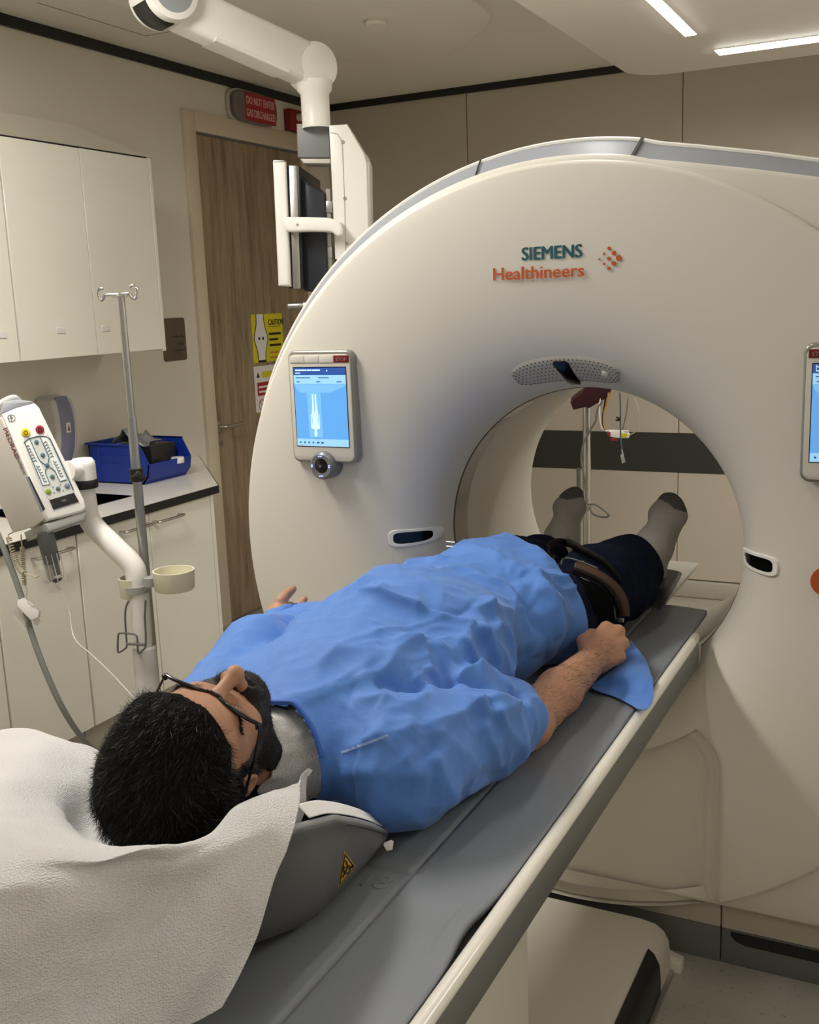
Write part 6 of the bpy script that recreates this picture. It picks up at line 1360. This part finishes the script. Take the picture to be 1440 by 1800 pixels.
ribbon(beltc, .030, 'belt', M_belt, jeans, jt, .006)
ribbon(C9([(345, 440), (440, 475), (520, 500), (600, 545), (660, 600), (710, 665), (745, 740), (750, 820)]), .010, 'belt_lining', M_edge, jeans, jt, .0075)
ribbon(C9([(360, 420), (450, 435), (540, 460), (620, 500), (700, 555), (770, 620), (820, 690), (835, 780), (800, 850)]), .007, 'waistband_edge', M_denim, jeans, jt, .008)
ribbon(C9([(410, 500), (470, 520), (550, 570), (640, 635), (690, 700), (718, 770), (720, 860)]), .0025, 'lining_stitch', mat('grey_thread', (.18, .18, .18)), jeans, jt, .0035)
# lining: a dark fabric shell just over the thighs inside the belt
lin = MB(); L0 = C9([(360, 470), (440, 500), (560, 560), (650, 640), (700, 720), (710, 880)]); L1 = C9([(320, 440), (380, 470), (430, 560), (480, 680), (540, 800), (580, 930)])
rows = []
for a, c in zip(L0, L1): rows.append([surf(jt, a[0] + (c[0] - a[0]) * t, a[1] + (c[1] - a[1]) * t, .003) for t in np.linspace(0, 1, 7)])
ok = all(p is not None for r in rows for p in r)
if ok:
    vs = [p for r in rows for p in r]; lin.add(vs, [(i * 7 + j, i * 7 + j + 1, (i + 1) * 7 + j + 1, (i + 1) * 7 + j) for i in range(len(rows) - 1) for j in range(6)]); o = lin.build('lining', M_lin, jeans, smooth=180); o.modifiers.new('s', 'SOLIDIFY').thickness = .001
PJ = lambda px, py, lift=.012: surf(jt, px, py, lift) or at(px, py, y=2.3)
g = MB(); lp = C9([(160, 400), (125, 375), (95, 330), (95, 280), (130, 245), (190, 230), (270, 240), (350, 265), (430, 310), (520, 370), (600, 430), (680, 520), (730, 580)])
P_ = spline([PJ(*p, lift=.014) for p in lp], 4)
vs = []
for i, p in enumerate(P_):
    d = (P_[min(i + 1, len(P_) - 1)] - P_[max(i - 1, 0)]).normalized(); s_ = d.cross((CAM - p).normalized().cross(d)).normalized() * .012; s_ = Vector((s_.x * .4, s_.y * .4, abs(s_.z) + .010)); vs += [p, p + s_.normalized() * .022]
g.add(vs, [(2 * i, 2 * i + 1, 2 * i + 3, 2 * i + 2) for i in range(len(P_) - 1)]); o = g.build('belt_loop_end', M_edge, jeans, smooth=80); md = o.modifiers.new('s', 'SOLIDIFY'); md.thickness = .003
ribbon(C9([(250, 410), (252, 360), (275, 325), (330, 335), (400, 375), (500, 410), (560, 440)]), .004, 'zip_edge', mat('zip_grey', (.08, .08, .085), .5), jeans, jt, .010)
for px, py in C9([(165, 390), (410, 400), (735, 855)]):
    g = MB(); c = PJ(px, py, .012); g.box(c - Vector((.008, .003, .005)), c + Vector((.008, .003, .005)), r=.0015); g.build('metal_ring', M_steel, jeans)
g = MB(); c = at(793, 957, z=1.035); g.tube([c + Vector(q) for q in ((-.012, 0, -.005), (.010, 0, -.005), (.010, .0, .006), (-.012, 0, .006))], .0014, 6, closed=True); g.tube([c + Vector((-.002, 0, -.005)), c + Vector((-.002, 0, .006))], .0012, 6)
tag(g.build('belt_buckle', M_steel), 'small silver buckle lying on the far edge of the gown by the bore', 'buckle')

# ---------------- socks
def sock(fa, side):
    global FS
    FS = side; F1 = Field(np.arange(fa[0][0] - .11, fa[2][0] + .12, .0045), np.arange(2.46, 2.80, .0045), np.arange(T - .004, 1.12, .0045)); foot(F1, *fa, inflate=.0035)
    an = np.array(fa[0]); kn = np.array((.055, 2.24, .915) if side > 0 else (-.155, 2.24, .915)); F1.cone(an + (kn - an) * .42, an, .052, .043, .02); F1.floor(T, .004)
    P, F_ = F1.mesh(); P = relax(P, F_, 3, .5); N = F1.grad(P); P = P + N * (.0012 * vnoise(P * [1, 1, 2], .02))[:, None]; c = P[F_].mean(1); b_ = np.array(fa[2]); up = b_ - np.array(fa[1]); up = up / np.linalg.norm(up)
    toe = ((c - b_) @ up) > .026 + .006 * np.sin(c[:, 0] * 60); heel = ((c - np.array(fa[1])) @ up < .02) & (c[:, 1] > fa[0][1] + .02)
    Nf = np.cross(P[F_[:, 2]] - P[F_[:, 0]], P[F_[:, 3]] - P[F_[:, 1]]); Nf /= np.linalg.norm(Nf, axis=1, keepdims=True) + 1e-9
    return np_mesh('sock', P, F_, [M_sock, M_sockd], per, 180, mi=(toe | heel).astype(int))
M_sock = mat('grey_sock', (.43, .40, .375), .85, noise=.06, nscale=30, bump=.4, bscale=700); M_sockd = mat('grey_sock_toe', (.125, .12, .115), .85, noise=.06, nscale=40, bump=.4, bscale=700)
sock(FR, 1); sock(FL, -1)

# ---------------- glasses
gl = thing('glasses', 'black-framed glasses resting on the face of the lying man', 'glasses', tuple(hd(0, 0, .09))); V3 = lambda r, u, f: Vector(tuple(hd(r, u, f)))
M_fr = mat('frame_black', (.006, .006, .007), .22, coat=.3)
for s in (-1, 1):
    cx = s * .0365; pts = [(cx + s * a, c) for a, c in ((-.026, .012), (-.010, .017), (.014, .0165), (.030, .012), (.031, .002), (.026, -.014), (.012, -.022), (-.010, -.022), (-.024, -.013), (-.027, .0))]
    sp2 = spline([V3(a, c * .8 + .004, .0985 - .168 * max(0, abs(a) - .03) + .38 * min(0, c - .010)) for a, c in pts], 4, True); g = MB(); g.tube(sp2, .0008, 6, closed=True); g.build('rim', mat('rim_clear', (.10, .10, .10), .2), gl, smooth=80)
    g = MB(); g.add(sp2, [list(range(len(sp2)))]); o = g.build('lens', mat('lens_clear', (.95, .95, .95), .03, trans=1.0, ior=1.08), gl); o.modifiers.new('s', 'SOLIDIFY').thickness = .0015
    g = MB(); top = [V3(s * a, c, .0985 - .168 * max(0, a - .03)) for a, c in ((.010, .012), (.024, .017), (.044, .018), (.060, .0155), (.071, .011), (.0745, .010))]; g.tube(spline(top, 4), .0033, 8, flat=.8); g.build('brow_bar', M_fr, gl, smooth=80)
    g = MB(); g.box(V3(s * .0745, .010, .0885) - Vector((.003, .004, .004)), V3(s * .0745, .010, .0885) + Vector((.003, .004, .004)), r=.001); g.build('hinge', M_fr, gl)
    g = MB(); tp_ = spline([V3(s * .0755, .009, .090), V3(s * .0790, .007, .070), V3(s * .0835, .004, .035), V3(s * .0855, .002, .005), V3(s * .0860, -.004, -.010), V3(s * .0840, -.022, -.026)], 5); g.tube(tp_, [.0016 + .0012 * (i / len(tp_)) for i in range(len(tp_))], 8); g.build('temple_arm', M_fr, gl, smooth=80)
g = MB(); g.tube(spline([V3(-.0115, .008, .0985), V3(-.005, .0115, .101), V3(.005, .0115, .101), V3(.0115, .008, .0985)], 5), .0024, 8); g.build('bridge', M_fr, gl, smooth=80)

# ---------------- blue cloth end lying under the hand and over the rail
ctrl = [[at(1026, 1195, z=T + .004), at(1045, 1200, z=T + .006), at(1080, 1170, z=T + .020), at(1110, 1125, z=T + .022)],
        [at(1045, 1212, z=T + .003), at(1068, 1205, z=T + .004), at(1100, 1180, z=T + .032), at(1125, 1145, z=T + .030)],
        [at(1080, 1224, z=T + .003), at(1100, 1218, z=T + .005), at(1125, 1195, z=T + .022), at(1138, 1165, z=T + .025)],
        [at(1108, 1238, z=T + .012), at(1128, 1232, z=T + .018), at(1143, 1215, z=T + .020), at(1145, 1188, z=T + .020)],
        [at(1122, 1246, x=.309), at(1138, 1246, x=.313), at(1147, 1228, x=.312), at(1147, 1200, x=.304)]]
def patch(ctrl, nu, nv):
    cols = []
    for row in ctrl: cols.append([v.copy() for v in spline(row, nv)])
    out = []; m = len(cols[0])
    for j in range(m): out.append(spline([c[j] for c in cols], nu))
    vs = [p for r in out for p in r]; n = len(out[0]); fs = [[i * n + j, i * n + j + 1, (i + 1) * n + j + 1, (i + 1) * n + j] for i in range(m - 1) for j in range(n - 1)]; return vs, fs, m, n
vs, fs, _, _ = patch(ctrl, 8, 10); g = MB(); g.add(vs, fs); o = tag(g.build('gown_flap', M_gown, smooth=180), 'loose blue cloth end under the fist, hanging over the cream table rail', 'cloth'); o.modifiers.new('s', 'SOLIDIFY').thickness = .0015
# ================================================================== HEADREST
hr = thing('headrest', 'dark grey boat-shaped head holder with a yellow warning sticker, on the table mat', 'headrest', (-.1, 1.0, T))
XC = -.105
ys_ = np.linspace(.86, 1.252, 48)
xr = np.interp(ys_, [.66, .86, .93, 1.0, 1.10, 1.17, 1.22, 1.245, 1.252], [.03, .05, .074, .092, .097, .090, .082, .074, .060])
zr = np.interp(ys_, [.66, .80, .90, .99, 1.07, 1.13, 1.18, 1.22, 1.245, 1.252], [.95, .965, .972, .972, .947, .912, .880, .852, .836, .832])
xb = np.interp(ys_, [.66, .85, .93, .98, 1.03, 1.12, 1.22, 1.252], [-.02, .02, .042, .065, .083, .083, .076, .055])
zb = np.interp(ys_, [.66, .82, .90, .95, 1.0, 1.25], [.95, .885, .845, .826, T, T])
dish = np.interp(ys_, [.66, .75, .95, 1.1, 1.2, 1.252], [.985, .915, .868, .858, .840, .831])
rows = []
for y, a, za, c, zc_, dz_ in zip(ys_, xr, zr, xb, zb, dish):
    half = [(0, zc_), ((c - XC) * .6, zc_), ((c - XC) * .93, zc_ + .001), (c - XC, zc_ + .008)]
    for t in (.25, .5, .75, .93): half.append(((c - XC) + (a - c) * (t ** .8) + .006 * math.sin(PI * t), zc_ + .008 + (za - .008 - zc_) * t))
    half += [(a - XC + .004, za - .003), (a - XC + .003, za), (a - XC - .004, za + .0015), (a - XC - .012, za), (a - XC - .016, za - .006)]
    for t in (.25, .5, .75, 1): half.append(((a - XC - .018) * (1 - t), dz_ + (za - .008 - dz_) * (1 - t) ** 1.7))
    rows.append([(XC + q, z_) for q, z_ in half] + [(XC - q * .9, min(z_, .872)) for q, z_ in half[-2:0:-1]])
n = len(rows[0]); vs = [(x, y, z) for y, r in zip(ys_, rows) for x, z in r]; fs = [[i * n + k, i * n + (k + 1) % n, (i + 1) * n + (k + 1) % n, (i + 1) * n + k] for i in range(len(ys_) - 1) for k in range(n)]; fs += [list(range(n)), [(len(ys_) - 1) * n + k for k in range(n)]]
g = MB(); g.add(vs, fs); hull = g.build('shell', mat('headrest_grey', (.115, .117, .118), .42, bump=.1, bscale=200), hr, smooth=60)
rim_p = [Vector((a - .004, y, z + .001)) for y, a, z in zip(ys_, xr, zr)]; g = MB(); g.tube(rim_p, .0055, 10); g.build('rim_lip', mat('headrest_lip', (.30, .305, .31), .4), hr, smooth=80)
ht = bvh_of(hull)
def decal(pts, t, name, m, par, lift, n=6):
    tri = [Vector((a, c, 0)) for a, c in pts]; vs = []; fs = []; idx = {}
    for i in range(n + 1):
        for j in range(n + 1 - i): q = tri[0] + (tri[1] - tri[0]) * i / n + (tri[2] - tri[0]) * j / n; p = surf(t, q.x, q.y, lift) or at(q.x, q.y, x=.1); idx[i, j] = len(vs); vs.append(p)
    for i in range(n):
        for j in range(n - i):
            fs.append([idx[i, j], idx[i + 1, j], idx[i, j + 1]])
            if j < n - i - 1: fs.append([idx[i + 1, j], idx[i + 1, j + 1], idx[i, j + 1]])
    g = MB(); g.add(vs, fs); return g.build(name, m, par)
tr = [(605, 1496), (625, 1523), (593, 1561)]; cn3 = Vector((607, 1527))
def shr(k, c=(608, 1527)): return [(c[0] + (x - c[0]) * k, c[1] + (y - c[1]) * k) for x, y in tr]
decal(tr, ht, 'sticker_edge', mat('sticker_yellow', (.62, .36, .03), .4), hr, .0006); decal(shr(.90), ht, 'sticker_border', M_blackp, hr, .0010); st = decal(shr(.70), ht, 'warning_sticker', mat('sticker_yellow', (.62, .36, .03), .4), hr, .0014)
g = MB()
for pp in ([(606, 1512), (609, 1520), (614, 1523)], [(609, 1520), (606, 1530), (600, 1541)], [(603, 1533), (610, 1534), (614, 1528)], [(611, 1526), (617, 1524), (617, 1519)], [(604, 1522), (601, 1528), (604, 1531)]):
    g.tube([surf(ht, *q, .0022) or at(*q, x=.1) for q in pp], .0011, 5)
g.build('sticker_symbol', M_blackp, hr, kind='stuff')
# white underlay edge along the headrest rim with its small end tab
und_ = [(522, 1418), (545, 1424), (575, 1430), (605, 1440), (635, 1452), (660, 1467), (682, 1483)]
ctrl = [[Vector((np.interp(y, ys_, xr) - .004 - o_, y, np.interp(y, ys_, zr) + .006 + o_ * .8 + .004)) for y in (1.02, 1.06, 1.10, 1.14, 1.18, 1.215, 1.24)] for o_ in (0.0, .008, .018)]
vs, fs, _, _ = patch(ctrl, 4, 5); g = MB(); g.add(vs, fs); ul = thing('paper_underlay', 'thin white underlay edge between blue gown and grey headrest rim, with a small tab', 'paper', (.08, 1.15, .9)); M_paper0 = mat('underlay_white', (.78, .77, .75), .6)
o = g.build('edge', M_paper0, ul, smooth=180); o.modifiers.new('s', 'SOLIDIFY').thickness = .001
g = MB(); tp0 = at(684, 1487, z=.838); PT2 = Plane(tp0, (CAM - tp0)); g.prism(PT2.poly([(675, 1481), (688, 1476), (692, 1479), (690, 1494), (680, 1496), (674, 1486)]), -.004, .001, PT2.frame, r=.0008); g.build('tab', M_paper0, ul)

# ================================================================== PAPER SHEET
A_, B3, C3 = Vector((.015, .78, 1.038)), Vector((.112, .932, .955)), Vector((.118, .80, .85)); pn = (B3 - A_).cross(C3 - A_).normalized(); pn = pn if pn.x > 0 else -pn; PP_ = Plane(A_, pn)
dr = lambda px, py, l=0.0: PP_.pt(px, py, l)
ctrl = [
 [at(-90, 1310, z=.93), at(0, 1284, z=.95), at(62, 1279, z=.955), at(110, 1300, z=.945), at(182, 1325, z=.93), Vector((-.20, 1.08, .89)), Vector((-.12, 1.15, .88)), Vector((-.04, 1.17, .90)), at(545, 1350, x=-.008)],
 [at(-90, 1370, z=.95), at(0, 1340, z=.965), at(60, 1340, z=.96), at(120, 1362, z=.94), at(190, 1390, z=.90), Vector((-.17, 1.00, .872)), Vector((-.08, 1.06, .868)), Vector((.0, 1.12, .89)), at(535, 1360, x=.010)],
 [at(-90, 1430, z=.985), at(0, 1410, z=.99), at(60, 1412, z=.975), at(110, 1430, z=.95), Vector((-.22, .93, .90)), Vector((-.13, .92, .880)), Vector((-.04, .96, .885)), Vector((.02, 1.03, .92)), at(531, 1368, x=.022)],
 [at(-90, 1480, x=-.14), at(0, 1474, x=-.11), at(80, 1484, x=-.06), at(171, 1498, x=-.015), at(241, 1485, x=.012), at(307, 1487, x=.028), at(366, 1470, x=.032), at(425, 1412, x=.028), at(529, 1378, x=.035)],
 [dr(-90, 1540, -.02), dr(0, 1545, -.01), dr(80, 1535, .0), dr(160, 1530, .0), dr(240, 1518, .004), dr(310, 1515, .004), dr(375, 1490, .002), dr(440, 1455, -.004), at(526, 1420, x=.075)],
 [dr(-90, 1600, -.015), dr(0, 1600, .0), dr(90, 1595, .01), dr(170, 1588, .006), dr(240, 1570, -.006), dr(310, 1560, -.004), dr(380, 1540, .004), dr(440, 1505, .006), at(514, 1470, x=.100)],
 [dr(-90, 1680, .0), dr(0, 1680, .006), dr(90, 1672, .008), dr(170, 1660, -.002), dr(240, 1640, -.010), dr(310, 1620, .0), dr(370, 1600, .010), dr(425, 1570, .008), at(484, 1545, x=.108)],
 [dr(-90, 1760, .0), dr(0, 1762, .0), dr(90, 1755, .0), dr(170, 1745, -.004), dr(240, 1725, .0), dr(300, 1705, .008), dr(355, 1690, .010), dr(400, 1670, .006), at(452, 1645, x=.112)],
 [dr(-90, 1820, .0), dr(0, 1820, .0), dr(80, 1815, .0), dr(160, 1805, .0), dr(230, 1785, .004), dr(290, 1765, .008), dr(335, 1752, .006), dr(375, 1735, .0), at(425, 1708, x=.114)],
 [dr(-90, 1890, -.01), dr(0, 1880, .0), dr(80, 1870, .01), dr(150, 1856, .0), dr(210, 1840, .0), dr(260, 1826, .004), dr(305, 1812, .0), dr(345, 1797, -.004), at(390, 1772, x=.112)]]
vs, fs, nu, nv = patch(ctrl, 12, 14); P = np.array([list(v) for v in vs]); Fp = np.array(fs); N = vnormals(P, Fp)
N *= np.sign((N * (np.array(CAM) - P)).sum(1))[:, None]
hgt = .0055 * vnoise(P * [1.2, 1, 1.0] + 2, .075) + .0030 * rid(P + 4.2, .07) + .0015 * vnoise(P, .03)
P = P + N * hgt[:, None]
# the sheet stays under and outside the head and hair
mk_ = (P[:, 0] > -.26) & (P[:, 0] < .01) & (P[:, 1] > .86) & (P[:, 1] < 1.22); vv = Hf.at(P[mk_]); gr = Hf.grad(P[mk_]); P[mk_] += gr * np.clip(.0035 - vv, 0, .05)[:, None]
P = relax(P, Fp, 2, .4)
def paper_mat():
    m = bpy.data.materials.new('paper_sheet'); m.use_nodes = True; nt = m.node_tree; b = nt.nodes['Principled BSDF']; L = nt.links.new; b.inputs['Roughness'].default_value = .85; b.inputs['Specular IOR Level'].default_value = .2
    tc = nt.nodes.new('ShaderNodeTexCoord'); n = nt.nodes.new('ShaderNodeTexNoise'); n.inputs['Scale'].default_value = 12; mx = nt.nodes.new('ShaderNodeMix'); mx.data_type = 'RGBA'; mx.inputs['A'].default_value = (.63, .62, .615, 1); mx.inputs['B'].default_value = (.69, .68, .665, 1)
    L(tc.outputs['Object'], n.inputs['Vector']); L(n.outputs['Fac'], mx.inputs['Factor']); L(mx.outputs['Result'], b.inputs['Base Color'])
    mp = nt.nodes.new('ShaderNodeMapping'); mp.inputs['Rotation'].default_value = (.3, .2, .5); mp.inputs['Scale'].default_value = (1, 1, 1.6); v = nt.nodes.new('ShaderNodeTexVoronoi'); v.inputs['Scale'].default_value = 330; v.inputs['Randomness'].default_value = .7
    L(tc.outputs['Object'], mp.inputs['Vector']); L(mp.outputs['Vector'], v.inputs['Vector']); bp = nt.nodes.new('ShaderNodeBump'); bp.inputs['Strength'].default_value = .75; bp.inputs['Distance'].default_value = .002; L(v.outputs['Distance'], bp.inputs['Height']); L(bp.outputs['Normal'], b.inputs['Normal']); return m
sh = np_mesh('paper_sheet', P, Fp, paper_mat(), None, 180); tag(sh, 'large white embossed paper sheet draped under the head and over the headrest', 'paper sheet'); sh.modifiers.new('s', 'SOLIDIFY').thickness = .0008
g = MB(); c = at(543, 1354, x=-.006); PT3 = Plane(c, (CAM - c)); g.prism(PT3.poly([(531, 1360), (541, 1350), (550, 1354), (543, 1364), (534, 1366)]), -.001, .001, PT3.frame); g.build('corner_tab', M_paper0, sh)
